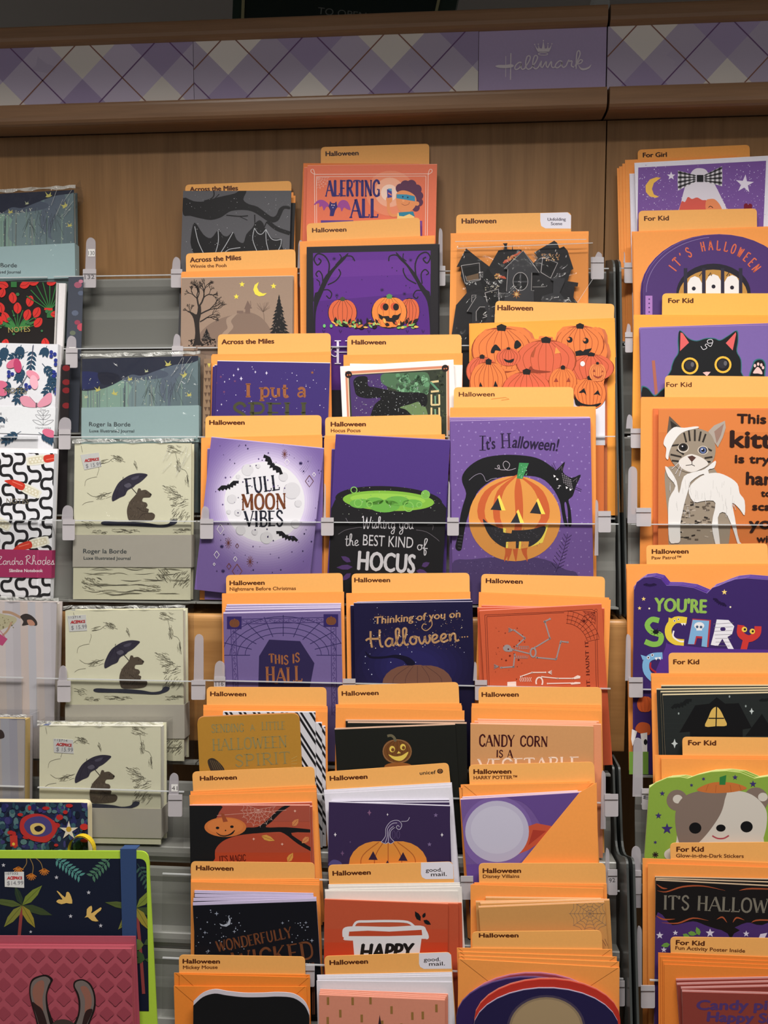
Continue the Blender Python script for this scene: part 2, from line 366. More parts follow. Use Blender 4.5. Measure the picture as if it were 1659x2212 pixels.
    def build(s, parent, name='printed_artwork', mat=None, tmat=None):
        if s.V: mesh(name, s.V, s.F, mat or ink(), parent, cols=s.K)
        if s.TV: mesh('lettering', s.TV, s.TF, tmat or mat or ink(), parent, cols=s.TK)
def _in(p, poly):
    n = len(poly); sg = 0
    for i in range(n):
        a = poly[i]; b = poly[(i+1) % n]; v = (b[0]-a[0])*(p[1]-a[1])-(b[1]-a[1])*(p[0]-a[0])
        if v and sg == 0: sg = 1 if v > 0 else -1
        elif v*sg < 0: return False
    return True
# ---------------------------------------------------------------- the setting
zf = 0.0
o = box('floor', (-2.5, -2.5, -.05), (2.5, 3.3, 0), plastic('vinyl_floor', (96, 92, 86), .4, bump=.02)); tag(o, kind='structure')
o = box('ceiling', (-2.5, -2.5, EYE+1.30), (2.5, 3.3, EYE+1.36), plastic('ceiling_tile', (120, 116, 112), .9)); tag(o, kind='structure')
o = box('wall_back', (-2.5, 3.0, 0), (2.5, 3.06, EYE+1.30), plastic('grey_store_wall', (205, 198, 190), .8, bump=.05, bscale=6)); tag(o, kind='structure')
o = box('added_soffit_1', (-2.5, .56, EYE+.73), (2.5, .62, EYE+1.30), plastic('added_soffit_paint', (150, 146, 140), .8)); tag(o, kind='structure')  # unseen board added above the rack to keep lamp light off the header
o = box('added_shelf_unit', (-2.4, -.80, 0), (2.4, -.62, EYE+.26), plastic('dark_added_shelf', (70, 66, 62), .7), origin=(0, -.7, 0)); tag(o, 'unseen dark shelf unit added behind the viewer to dim the lower rows', 'shelf unit')  # out-of-view blocker, added to cut ambient light on the lower tiers
# ---------------------------------------------------------------- the fixture
PY = .975; PP = vplane(PY); HY = .952; HP = vplane(HY)
XS = HP.hit(1311, 150).x; XSP = PP.hit(1308, 400).x
def hz(y): return HP.hit(829, y).z
XL, XR = -.62, .62
TOPZ = hz(30)
def trimbar(name, x0, x1, za, zb, fy, parent):
    pr = rprof([(fy+.03, za), (fy, za), (fy, zb), (fy+.03, zb)], [0, .006, .009, 0], 4)
    P = [(x0, p[0], p[1]) for p in pr]
    return prism(name, P, Vector((x1-x0, 0, 0)), M_WOODH, parent)
def panel_pen(x0px, x1px, art):
    pass
def header(x0, x1, lab, pieces):
    r = empty('display_header', ((x0+x1)/2, HY+.03, hz(255)))
    trimbar('upper_trim', x0, x1, hz(30), hz(76), HY-.006, r)
    trimbar('lower_trim', x0, x1, hz(207), hz(256), HY-.010, r)
    box('header_case', (x0, HY+.004, hz(254)), (x1, PY+.03, hz(32)), M_WOODH, r)
    tag(r, lab, 'display header'); return r
LW = (244, 236, 230); LL = (204, 192, 216); LD = (178, 162, 200)
def argyle(r, pxa, pxb, cx, seed, qq=86.0):
    """printed paper strip of overlapping diamonds between two readings of x"""
    a = HP.hit(pxa, 140).x; b = HP.hit(pxb, 140).x; z0, z1 = hz(208), hz(75)
    st = box('printed_strip', (a, HY+.0005, z0), (b, HY+.0035, z1), paper((190, 176, 196)), r)
    cl = [proj((a, HY, z0)), proj((b, HY, z0)), proj((b, HY, z1)), proj((a, HY, z1))]
    p = Pen(HP, 0.0, (0, 0, 1), cl); g = random.Random(seed)
    sy = -.036; Q = qq; K = 1.04   # half diamond
    ox, oy = cx, 58+sy*(cx-829)
    def T(u, v):   # lattice coords -> reading, u right-down, v left-down
        x = (u-v)*Q; y = (u+v)*Q*K
        return (ox+x, oy+y+sy*x)
    for i in range(-9, 10):
        for j in range(-9, 10):
            q = [T(i-.5+.0, j-.5), T(i+.5, j-.5), T(i+.5, j+.5), T(i-.5, j+.5)]
            if max(t[0] for t in q) < pxa-20 or min(t[0] for t in q) > pxb+20: continue
            n = (i % 2)+(j % 2)
            base = (LW, LL, LD)[n]; k = g.uniform(-7, 7)
            p.tris(q, [(0, 1, 2, 3)], tuple(max(0, min(255, v+k)) for v in base))
    p.nx()
    for i in range(-9, 10):   # brushed worn patches
        for j in range(-9, 10):
            if (i % 2)+(j % 2) == 1 and g.random() < .6:
                c = T(i+g.uniform(-.2, .2), j+g.uniform(-.2, .2))
                if pxa < c[0] < pxb: p.poly([(c[0]+g.uniform(10, 34)*cos(t*.7), c[1]+g.uniform(8, 26)*sin(t*.7)) for t in range(9)], (196, 184, 210))
    for i in range(-9, 10):
        c = (150, 104, 92) if i % 2 == 0 else (120, 88, 134)
        p.line([T(i, -10), T(i, 10)], 2.6, c, nx=False)
        p.line([T(-10, i), T(10, i)], 2.6, c, nx=False)
    p.nx(); p.build(st)
    return st
hl = header(XL, XS-.001, 'long left wooden sign header with lilac argyle strip and logo panel over the rack', 0)
argyle(hl, -140, 417.5, 178, 3); argyle(hl, 418.5, 1033, 493, 5, 88.0)
hr = header(XS+.002, XR, 'short right wooden sign header with argyle strip above the column of kids cards', 0)
argyle(hr, 1312, 1900, 1391, 9, 90.0)
# logo panel
a = HP.hit(1034, 140).x; z0, z1 = hz(208), hz(75)
st = box('logo_panel', (a, HY+.0005, z0), (XS-.001, HY+.0035, z1), paper((194, 176, 216), .3), hl)
p = Pen(HP, 0.0, (1060, 80, 6.38)); GC = (246, 236, 244); p.txt = True
p.line([(208, 262), (206, 550)], 9, GC); p.line([(278, 222), (272, 590)], 15, GC)
p.smooth([(62, 402), (110, 385), (200, 384), (280, 375), (318, 392), (290, 418), (200, 430), (110, 424)], GC)
for st_ in ([(425, 352), (390, 350), (345, 390), (332, 430), (352, 448), (395, 425), (425, 365), (418, 420), (440, 446), (480, 425)],
            [(470, 420), (520, 350), (546, 285), (530, 258), (500, 275), (482, 350), (490, 420), (520, 444), (560, 425)],
            [(560, 425), (620, 345), (645, 280), (628, 254), (600, 270), (580, 345), (590, 415), (625, 438), (660, 410)],
            [(660, 410), (700, 330), (690, 400), (705, 420)], [(710, 425), (765, 335), (765, 395), (790, 424)], [(785, 424), (835, 335), (838, 400), (865, 422), (895, 400)],
            [(985, 340), (950, 328), (905, 365), (890, 405), (915, 425), (960, 395), (985, 345), (980, 395), (1005, 418), (1040, 395)],
            [(1040, 395), (1075, 318), (1085, 335), (1120, 330), (1112, 395), (1150, 415)],
            [(1160, 405), (1200, 320), (1232, 235), (1218, 188), (1192, 210), (1180, 300), (1178, 438)],
            [(1182, 385), (1230, 315), (1265, 325), (1240, 360), (1200, 368)]):
    p.line(st_, 17, GC, sm=True)
p.smooth([(1200, 372), (1240, 420), (1290, 430), (1350, 410), (1388, 375), (1360, 430), (1290, 458), (1235, 445)], GC)
p.poly([(650, 205), (628, 165), (605, 105), (640, 155), (655, 160), (657, 105), (675, 155), (705, 158), (726, 50), (745, 158), (775, 155), (790, 90), (795, 155), (812, 150), (845, 95), (825, 165), (805, 205)], GC)
for x, y in ((605, 103), (657, 98), (726, 48), (790, 90), (843, 93)): p.circ(x, y, 9, GC, nx=False)
p.ring(722, 233, 66, 12, GC, ry=17); p.txt = False
p.build(st)
# wood back panels
o = box('back_panel', (XL, PY, .02), (XSP-.0008, PY+.018, hz(256)-.0005), M_WOODV, origin=((XL+XSP)/2, PY, .02))
tag(o, 'wide wooden back panel behind the left and middle card columns', 'back panel')
o = box('back_panel', (XSP+.0008, PY, .02), (XR, PY+.018, hz(256)-.0005), M_WOODV, origin=((XR+XSP)/2, PY, .02))
tag(o, 'narrow wooden back panel at right behind the kids cards column', 'back panel')
bp2 = o
# steel upright at the seam and green sign beyond
o = box('steel_upright', (XS-.006, PY+.03, .0), (XS+.012, PY+.06, hz(-60)), plastic('bright_steel', (150, 152, 150), .3), origin=(XS, PY+.03, 0)); tag(o, 'slim steel upright showing above the seam of the two wooden headers', 'upright')
SP = vplane(1.75)
r = empty('hanging_sign', SP.hit(740, 30)); GN = plastic('green_sign', (34, 52, 44), .4)
q = [SP.hit(520, 90), SP.hit(925, 90), SP.hit(975, -140), SP.hit(528, -140)]
prism('sign_board', q, Vector((0, .02, 0)), plastic('black_green_board', (16, 32, 29), .4), r)
prism('left_wing', [SP.hit(500, 90), SP.hit(519, 90), SP.hit(527, -140), SP.hit(508, -140)], Vector((0, .03, 0)), GN, r)
prism('right_wing', [SP.hit(926, 90), SP.hit(968, 90), SP.hit(1020, -140), SP.hit(976, -140)], Vector((0, .03, 0)), GN, r)
PE = plastic('pale_edge', (150, 146, 110), .5)
for x, x2 in ((519, 527), (925, 975)):
    prism('edge_strip', [SP.hit(x, 90, .003), SP.hit(x+6, 90, .003), SP.hit(x2+6, -140, .003), SP.hit(x2, -140, .003)], Vector((0, .004, 0)), PE, r)
p = Pen(SP, .001, (0, 0, 1)); p.text('TO OPEN', (686, 30), (790, 42), 15, (112, 116, 112)); p.build(r)
box('sign_post', (SP.hit(740, 0).x-.02, 1.80, 0), (SP.hit(740, 0).x+.02, 1.84, SP.hit(740, -100).z), GN, r)
tag(r, 'dark green sign board standing beyond the rack above the header', 'sign')
# wooden rail between upper and lower trays
def xat(px, py, Y): return vplane(Y).hit(px, py).x
rz1 = vplane(.8535).hit(829, 1333).z; rz0 = vplane(.8535).hit(829, 1612).z
xr = xat(1352, 1450, .8535)
pr = rprof([(.885, rz0), (.8535, rz0), (.8535, rz1), (.885, rz1)], [0, .002, .007, 0], 5)
o = prism('wooden_rail', [(XL, a_, b_) for a_, b_ in pr], Vector((xr-XL, 0, 0)), M_RAIL, origin=((XL+xr)/2, .87, rz0)); tag(o, 'honey coloured wooden rail board crossing behind the middle rows of cards', 'rail')
for x in (XL+.03, -.1, xr-.02):
    box('rail_bracket', (x-.008, .8855, rz0+.02), (x+.008, PY, rz0+.05), M_METAL, o)
# side plates at the seam of the two sections
def plate(name, X, prof, lab):
    P = rprof([(X, y, z) for y, z in prof[0]], prof[1], 5)
    o = prism(name, P, Vector((.0022, 0, 0)), M_METAL, origin=(X, prof[0][0][0], prof[0][0][1])); tag(o, lab, 'side plate', None)
    fl = []   # bright folded front edge
    return o
def zp(Y, py): return vplane(Y).hit(1340, py).z
XA, XB = xat(1326, 600, .925), xat(1339, 600, .925)
XA2, XB2 = xat(1354, 2000, .745), xat(1368, 2000, .745)
up = [(PY-.001, rz1+.002), (.858, rz1+.002), (.872, zp(.872, 1180)), (.913, zp(.913, 760)), (.930, zp(.930, 560)), (PY-.001, zp(.95, 552))]
plate('side_plate', XA, (up, [0, .006, .03, .03, .014, 0]), 'upper grey steel side plate closing the left section beside the seam')
plate('side_plate', XB, (up, [0, .006, .03, .03, .014, 0]), 'upper grey steel side plate opening the right section beside the seam')
lo1 = [(PY-.001, .03), (.70, .03), (.70, BZ[9]), (.750, zp(.75, 1900)), (.754, zp(.754, 1852)), (.80, zp(.80, 1845)), (.822, rz0-.004), (PY-.001, rz0-.001)]
rd = [0, .01, .03, .02, .012, .02, .004, 0]
plate('side_plate', XA2, (lo1, rd), 'lower grey steel side plate left of the dark seam, stepping forward')
plate('side_plate', XB2, (lo1, rd), 'lower grey steel side plate right of the dark seam, stepping forward')
# trays ------------------------------------------------------------
def lat(t, e, dz):   # point (y, z) on tier t's leaned frame
    p0 = Vector((0, TY[t-1], LZ[t])); n = TP[t].n
    P = p0 + n*e - DOWN*dz; return (P.y, P.z)
def tray(t, x0, x1, lab, back=True, top=.002, segs=None):
    hgt = LZ[t]-BZ[t]; hgt = hgt/cos(LEAN); be = -.0105 if t == 6 else 0.0; low = t >= 6
    r = empty('display_tray', ((x0+x1)/2, *lat(t, 0, -hgt)))
    f = lambda e, dz: lat(t, e, dz)
    if back:
        m = .45*hgt
        pr = [f(-.0128+be, top), f(-.0122+be, top-.002), f(-.0122+be, top-.010), f(-.0135+be, top-.016), f(-.0135+be, -m), f(-.0128+be, -m-.006), f(-.0122+be, -m-.010), f(-.0122+be, -hgt), f(.0015, -hgt)]
        if low: pr += [f(.0024, -hgt-.001), f(.0032, -hgt-.006), f(.0028, -hgt-.010), f(.0008, -hgt-.015), f(.0002, -hgt-.017), f(-.0012, -hgt-.017), f(-.0005, -hgt-.012), f(.0014, -hgt-.007), f(0, -hgt-.002)]
        else: pr += [f(.0022, -hgt), f(.0022, -hgt-.002)]
        pr += [f(-.013+be, -hgt-.002), f(-.0145+be, -m-.006), f(-.0150+be, top-.016), f(-.0138+be, top)]
        P = [(x0, y, z) for y, z in pr]
        prism('tray_shell', P, Vector((x1-x0, 0, 0)), M_GREY, r)
    else:
        pr = [f(-.0115, -hgt), f(.0022, -hgt), f(.0022, -hgt-.002), f(-.0115, -hgt-.002)]
        prism('tray_floor', [(x0, y, z) for y, z in pr], Vector((x1-x0, 0, 0)), M_GREY, r)
    for (a, b, e) in (segs or [(x0, x1, .0014)]):
        q = [(a, *f(e, 0)), (b, *f(e, 0)), (b, *f(e, -hgt+.0015)), (a, *f(e, -hgt+.0015))]
        lip = prism('front_lip', [Vector(v) for v in q], TP[t].n*.0008, M_CLEAR, r)
        q = [(a, *f(e-.0003, .0012)), (b, *f(e-.0003, .0012)), (b, *f(e-.0003, 0)), (a, *f(e-.0003, 0))]
        prism('lip_edge', [Vector(v) for v in q], TP[t].n*.0014, M_EDGE, lip)
    tag(r, lab, 'display tray'); r['_t'] = t
    return r
def X(t, px): return TP[t].hit(px, LIPS[t-1]).x
ordn = ['top', 'second', 'third', 'fourth', 'fifth', 'sixth', 'seventh', 'eighth', 'lowest']
TR = {}
for t in range(1, 10):
    back = t != 5
    A_ = (X(t, -190), X(t, 105 if t < 3 else 84 if t < 5 else 58), {5: .0080, 6: .0056}.get(t, .0022))
    B_ = (X(t, 120 if t < 4 else 88), X(t, 402 if t == 6 else 426), {5: .0088, 6: .0064}.get(t, .0030))
    sg = [A_, B_] if t < 7 else [(X(t, 352), X(t, 426), .0010)]
    TR[(t, 'L')] = tray(t, X(t, -190), X(t, 426), 'clear fronted tray of the %s tier holding journals at left' % ordn[t-1], back, segs=sg)
    TR[(t, 'M')] = tray(t, X(t, 428), (XA if t < 5 else min(XA, XA2))-.002, 'clear fronted tray of the %s tier across the three middle card columns' % ordn[t-1], back)
    TR[(t, 'R')] = tray(t, (XB if t < 5 else max(XB, XB2))+.0045, XR, 'clear fronted tray of the %s tier in the right hand section' % ordn[t-1], back)
def clip(t, sec, x0, y0, x1, y1, fin=None, num=None, fnum=None):
    r = TR[(t, sec)]; pl = TP[t]; e = {5: .0100, 6: .0076}.get(t, .0042) if sec == 'L' else .0022
    q = [pl.hit(x0, y0, e), pl.hit(x1, y0, e), pl.hit(x1, y1, e), pl.hit(x0, y1, e)]
    q = rprof(q, [.0015]*4, 3)
    k = prism('clip', q, pl.n*.0014, M_CLIP, r)
    m = y0+(y1-y0)*.24
    q = [pl.hit(x0, y0, e+.0014), pl.hit(x1, y0, e+.0014), pl.hit(x1, m, e+.0014), pl.hit(x0, m, e+.0014)]
    prism('clip_ridge', q, pl.n*.0008, M_CLIP, k)
    if num:
        p = Pen(pl, e+.0015, (0, 0, 1)); p.text(num, (x0+3, y0+(y1-y0)*.52), (x1-4, y0+(y1-y0)*.5), 9, (90, 88, 92)); p.build(k, 'number_print')
    if fin:
        a, b, c, d = fin
        q = [pl.hit(a+2, b+6, e), pl.hit((a+c)/2-1, b-2, e), pl.hit(c, b+4, e), pl.hit(c, d, e), pl.hit(a, d, e)]
        fo = prism('divider_fin', rprof(q, [.004, .006, .005, 0, 0], 4), pl.n*.0010, M_FIN, r)
        if fnum:
            p = Pen(pl, e+.0011, (0, 0, 1)); p.rect(a+5, b+24, c-2, b+40, (225, 222, 220)); p.text(fnum, (a+6, b+37), (c-3, b+37), 9, (60, 58, 62)); p.build(fo, 'number_sticker')
clip(1, 'L', 180, 582, 208, 622, (185, 514, 207, 582), '132', '130')
clip(1, 'L', 370, 582, 394, 622, (372, 556, 390, 582)); clip(1, 'M', 648, 580, 660, 622, (643, 520, 656, 580)); clip(1, 'M', 940, 575, 962, 618, (946, 494, 956, 575))
clip(1, 'M', 1276, 556, 1304, 604, (1285, 545, 1300, 556)); clip(1, 'R', 1348, 568, 1368, 612, (1346, 545, 1350, 568))
clip(2, 'L', 143, 752, 168, 795, (144, 726, 165, 752), None, '22'); clip(2, 'L', 372, 748, 396, 790, (374, 722, 390, 748)); clip(2, 'R', 1350, 718, 1366, 762, (1352, 700, 1362, 718))
clip(3, 'L', 128, 928, 153, 971, (127, 902, 154, 928)); clip(3, 'R', 1362, 926, 1386, 968, (1352, 896, 1366, 926)); clip(3, 'M', 968, 930, 978, 970)
clip(4, 'L', 136, 1122, 162, 1167, (134, 1092, 158, 1122)); clip(4, 'M', 433, 1121, 461, 1164, (434, 1094, 452, 1121)); clip(4, 'M', 694, 1118, 721, 1157, (699, 1045, 704, 1118))
clip(4, 'M', 966, 1118, 991, 1157, (967, 1040, 972, 1118)); clip(4, 'M', 1292, 1104, 1319, 1150, (1284, 1080, 1292, 1200)); clip(4, 'R', 1374, 1097, 1406, 1137, (1355, 1008, 1376, 1130))
clip(5, 'L', 125, 1470, 153, 1516, (127, 1438, 145, 1470)); clip(5, 'L', 414, 1469, 444, 1511, (419, 1370, 440, 1470), None, None); clip(5, 'M', 463, 1462, 487, 1500, (463, 1428, 486, 1462), '116')
clip(5, 'M', 741, 1466, 768, 1506); clip(5, 'M', 1026, 1469, 1052, 1512, (1022, 1430, 1030, 1470)); clip(5, 'R', 1358, 1463, 1388, 1506, (1350, 1370, 1362, 1470))
clip(6, 'L', 364, 1716, 394, 1763, (365, 1670, 386, 1716), None, '41'); clip(6, 'M', 1306, 1715, 1335, 1763, (1297, 1665, 1308, 1790)); clip(6, 'R', 1386, 1703, 1413, 1748, (1366, 1594, 1388, 1720), '8')
clip(7, 'M', 995, 1892, 1022, 1942); clip(7, 'M', 1313, 1878, 1333, 1932, (1306, 1832, 1316, 1930), '92'); clip(7, 'R', 1365, 1880, 1385, 1930, (1362, 1828, 1384, 1960))
clip(8, 'M', 1326, 2118, 1349, 2172); clip(8, 'R', 1384, 2128, 1414, 2176, (1374, 2000, 1386, 2130)); clip(8, 'M', 660, 2085, 680, 2130)
# embossed mark on the empty tray at upper left
pl = TP[1]
p = Pen(pl, -.0134, (0, 0, 1)); p.text('U.S. PU. . 8', (212, 706), (382, 698), 22, (188, 188, 184), bold=1.4)
p.line([(205, 655), (212, 714), (232, 716), (385, 706)], 2, (126, 126, 122)); p.build(TR[(1, 'L')], 'embossed_mark')
# ---------------------------------------------------------------- stacks of cards
OR = (244, 176, 98); ORE = (250, 160, 80); WHT = (232, 226, 234)
BR = (88, 44, 22); BR2 = (110, 60, 30)
def rect3(pl, e, tl, tr, zb, cs):
    A = pl.hit(cs[0]+tl[0]/cs[2], cs[1]+tl[1]/cs[2], e); B = pl.hit(cs[0]+tr[0]/cs[2], cs[1]+tr[1]/cs[2], e)
    u = (B-A).normalized(); d = u.cross(pl.n)
    if d.z > 0: d = -d
    h = min((A.z-zb)/-d.z, (B.z-zb)/-d.z)
    return [A, B, B+d*h, A+d*h], u, d
def RK(i, n): return 'rearmost' if i == 0 else 'foremost' if i == n-1 else ('second', 'third')[i-1]
class Stack:
    def __init__(s, t, cs, desc, zoff=0.0):
        s.t, s.cs, s.desc, s.pl = t, cs, desc, TP[t]; s.zb = BZ[t]+.0008+zoff
    def sheet(s, name, label, cat, tl, tr, e, col, th, r=0.0, group=None, outline=None, rough=.55, leaf=None, lift=.0009):
        q, u, d = rect3(s.pl, e, tl, tr, s.zb, s.cs)
        org = (q[2]+q[3])/2
        if outline:
            O = [s.pl.hit(s.cs[0]+x/s.cs[2], s.cs[1]+y/s.cs[2], e) for x, y in outline]
            B0, B1 = O[0], O[-1]   # first and last reading run down to the tray
            q2 = O+[B1+DOWN*((B1.z-s.zb)/-DOWN.z), B0+DOWN*((B0.z-s.zb)/-DOWN.z)]
            org = (q2[-1]+q2[-2])/2
        else: q2 = rprof(q, [r, r, .0, .0], 5) if r else q
        o = prism(name, q2, -s.pl.n*th, paper(col, rough), origin=org)
        if leaf:
            if outline: q3 = [p-s.pl.n*(th+.0003)-DOWN*lift for p in q2]
            else: q3 = [p-s.pl.n*(th+.0003)-(d*lift if i < len(q2)-2 else Vector((0, 0, 0))) for i, p in enumerate(q2)]
            prism('inner_leaf', q3, -s.pl.n*.0005, paper(leaf), o)
        tag(o, label, cat, group)
        pen = Pen(s.pl, e, s.cs, None if outline else [proj(p) for p in q])
        return o, pen
    def tab(s, tl, tr, title=None, a=None, b=None, h=40, sub=None, sa=None, sb=None, sh=30, bold=3.0, col=OR, e=-.0105, what=None, tc=BR):
        o, p = s.sheet('divider_card', what or ('orange tab divider card rising behind the %s' % s.desc), 'divider card', tl, tr, e, col, .0006, r=.005, leaf=None)
        if title: p.text(title, a, b, h, tc, bold=bold)
        if sub: p.text(sub, sa, sb, sh, BR2, bold=1.3)
        s.tp, s.to = p, o; s.tabdone = False
        return p
    def endtab(s):
        s.tp.build(s.to, 'tab_print')
    def env(s, L, col=ORE, e0=-.0098, e1=-.0074, cname='orange', flaps=False):
        n = len(L)
        for i, (tl, tr) in enumerate(L):
            e = e0 if n == 1 else e0+(e1-e0)*i/(n-1)
            lab = '%s%s envelope behind the %s' % ('' if n == 1 else RK(i, n)+' ', cname, s.desc)
            k = 1-.02*(i % 2)
            o, p = s.sheet('envelope', lab, 'envelope', tl, tr, e, tuple(c*k for c in col), .0004, group=None if n == 1 else 'envelopes behind the %s' % s.desc)
            if not flaps: continue
            q, u, d = rect3(s.pl, e, tl, tr, s.zb, s.cs)   # pointed flap laid over the body
            fl = [q[0]+u*.0015, q[1]-u*.0015, (q[0]+q[1])/2+u*.012+d*.045, (q[0]+q[1])/2-u*.012+d*.045]
            prism('flap', [v+s.pl.n*.00028 for v in fl], -s.pl.n*.0002, paper(tuple(c*k for c in col)), o)
    def cards(s, back, front, col, e0=-.0052, e1=0.0, leaf=WHT, bcol=None, r=0, lab=None, rough=.5, outline=None, bout=None, lift=.0009):
        n = len(back)
        for i, (tl, tr) in enumerate(back):
            e = e0+(e1-e0)*i/n
            l = 'greeting card just behind the front %s' % s.desc if n == 1 else '%s spare card behind the front %s' % (RK(i, n), s.desc)
            s.sheet('greeting_card', l, 'greeting card', tl, tr, e, bcol or col, .0006, r=r, group=None if n == 1 else 'cards behind the front %s' % s.desc, leaf=leaf, rough=rough,
                    outline=bout[i] if bout else None, lift=lift)
        o, p = s.sheet('greeting_card', lab or ('front %s' % s.desc), 'greeting card', front[0], front[1], e1, col, .0006, r=r, leaf=leaf, rough=rough, outline=outline, lift=lift)
        s.o = o; return p
    def done(s, p, **k): p.build(s.o, **k); s.endtab()
def web(p, cx, cy, r, col, a0=0, a1=360, n=8, rings=4, w_=1.6):
    A = [radians(a0+(a1-a0)*i/n) for i in range(n+1)]
    for a in A: p.line([(cx, cy), (cx+r*cos(a), cy+r*sin(a))], w_, col, nx=False)
    for k in range(1, rings+1):
        q = r*k/(rings+.3)
        for i in range(n):
            m = (A[i]+A[i+1])/2
            p.line([(cx+q*cos(A[i]), cy+q*sin(A[i])), (cx+q*.86*cos(m), cy+q*.86*sin(m)), (cx+q*cos(A[i+1]), cy+q*sin(A[i+1]))], w_, col, nx=False)
    p.nx()
def bat(p, x, y, s_, col, rot=0):
    B = [(0, -.12), (.06, -.22), (.1, -.1), (.3, -.2), (.55, -.28), (1, -.1), (.88, .12), (.72, .02), (.6, .2), (.42, .08), (.3, .26), (.12, .12), (0, .34),
         (-.12, .12), (-.3, .26), (-.42, .08), (-.6, .2), (-.72, .02), (-.88, .12), (-1, -.1), (-.55, -.28), (-.3, -.2), (-.1, -.1), (-.06, -.22)]
    c, d = cos(radians(rot)), sin(radians(rot))
    p.poly([(x+s_*(a*c-b*d), y+s_*(a*d+b*c)) for a, b in B], col)
def pumpkin(p, x, y, rx, ry, col, rib, n=4, stem=(40, 35, 30), out=None, w_=3, stemr=.14):
    if out: p.circ(x, y, rx*1.05, out, ry*1.06, n=28)
    p.circ(x-rx*.28, y, rx*.72, col, ry*.97, n=22); p.circ(x+rx*.28, y, rx*.72, col, ry*.97, n=22); p.circ(x, y, rx*.6, col, ry, n=22)
    for i in range(-n+1, n):
        k = i/n
        p.line([(x+rx*k*.35, y-ry*.93), (x+rx*k*.95, y-ry*.4), (x+rx*k*1.02, y+ry*.1), (x+rx*k*.7, y+ry*.86)], w_, rib, sm=True, nx=False)
    p.nx()
    if stem: p.poly([(x-rx*stemr, y-ry*.9), (x-rx*stemr*1.2, y-ry*1.12), (x, y-ry*1.22), (x+rx*stemr*1.3, y-ry*1.12), (x+rx*stemr, y-ry*.88)], stem)
def spark(p, x, y, r, col): p.poly([(x, y-r), (x+r*.25, y-r*.25), (x+r*.7, y), (x+r*.25, y+r*.25), (x, y+r), (x-r*.25, y+r*.25), (x-r*.7, y), (x-r*.25, y-r*.25)], col)
def leafshape(p, x, y, l, wd, a, col, nx=True):
    c, d = cos(radians(a)), sin(radians(a)); f = lambda u, v: (x+u*c-v*d, y+u*d+v*c)
    p.tris([f(0, 0), f(l*.3, -wd*.45), f(l*.65, -wd*.4), f(l, 0), f(l*.65, wd*.4), f(l*.3, wd*.45)], [(0, 1, 2, 3, 4, 5)], col)
    if nx: p.nx()
C3 = (0, 380, 3.95); C4 = (380, 380, 3.95); C5 = (640, 290, 4.706); C6 = (940, 430, 3.95); C7 = (1300, 300, 4.621); C8 = (1320, 620, 3.814)
D4 = (420, 700, 3.685); D5 = (690, 700, 3.6875); D6 = (960, 820, 4.1475); D7 = (1320, 1160, 4.097); D8 = (1320, 1600, 3.614)
E1 = (410, 1220, 4.609); E2 = (700, 1220, 4.609); E3 = (1000, 1220, 4.484); E4 = (360, 1640, 3.867); E5 = (660, 1640, 3.867); E6 = (960, 1640, 3.867)
BK = (26, 26, 28)
# ---- column 1 -----------------------------------------------------------------------
s = Stack(1, C4, 'grey card with black bat on a branch')
s.tab((80, 75), (985, 42), 'Across the Miles', (120, 134), (528, 122), 40)
s.env([((66, 150), (1003, 140)), ((60, 190), (1020, 168))])
p = s.cards([((75, 225), (1020, 230))], ((62, 128), (985, 126)), (88, 87, 92), leaf=None, bcol=(34, 33, 36))
K = (24, 23, 26)
p.smooth([(62, 188), (150, 215), (240, 218), (330, 190), (390, 175), (500, 150), (540, 128), (602, 128), (575, 200), (620, 240), (700, 265), (810, 345), (855, 335), (880, 280), (920, 255), (972, 262), (972, 285),
          (925, 282), (900, 330), (868, 385), (800, 395), (700, 330), (640, 300), (560, 290), (470, 300), (420, 330), (380, 355), (300, 376), (200, 360), (120, 340), (62, 330)], K, 3)
p.line([(240, 215), (300, 195), (325, 165), (322, 128)], 10, K, sm=True); p.line([(325, 200), (370, 155)], 7, K)
p.line([(430, 335), (540, 345), (615, 340)], 10, K, sm=True); p.line([(540, 345), (610, 378)], 6, K)
p.line([(780, 385), (860, 450), (972, 490)], 34, K, sm=True); p.line([(672, 330), (674, 430)], 10, K); p.line([(775, 390), (752, 440)], 10, K)
p.smooth([(160, 398), (235, 500), (300, 530), (360, 462), (400, 505), (440, 515), (488, 480), (520, 545), (575, 572), (600, 500), (650, 445), (680, 400), (715, 378), (745, 405), (755, 440), (770, 455), (820, 530), (900, 540), (905, 600), (900, 680), (560, 690), (200, 680), (130, 600), (130, 500)], K, 3)
SV = (170, 172, 178)
for q in ([(160, 430), (190, 560), (235, 660)], [(360, 465), (362, 560), (340, 650)], [(487, 480), (430, 580), (380, 660)], [(550, 612), (460, 625), (420, 650)], [(670, 445), (655, 540), (690, 640)],
          [(670, 445), (700, 490), (735, 495), (768, 455)], [(768, 455), (770, 550), (790, 640)], [(768, 455), (810, 530), (850, 548), (900, 540)], [(900, 540), (895, 590), (870, 640)]):
    p.line(q, 6, SV, sm=True)
p.dots(80, 150, 960, 640, 130, 2.2, [(190, 190, 196), (110, 110, 116)], 4)
s.done(p)
s = Stack(2, C4, 'brown kraft card with trees and moon')
s.tab((85, 662), (1020, 625), 'Across the Miles', (122, 738), (556, 716), 42, 'Winnie the Pooh', (123, 785), (431, 777), 28)
s.env([((52, 818), (1036, 782)), ((45, 826), (1030, 800))])
p = s.cards([((55, 880), (1006, 858))], ((47, 872), (998, 855)), (156, 132, 115), leaf=(205, 195, 180))
TN = (132, 110, 97)
p.smooth([(200, 1360), (280, 1270), (400, 1210), (520, 1180), (600, 1160), (690, 1185), (760, 1240), (820, 1330), (860, 1400), (840, 1520), (200, 1520)], TN)
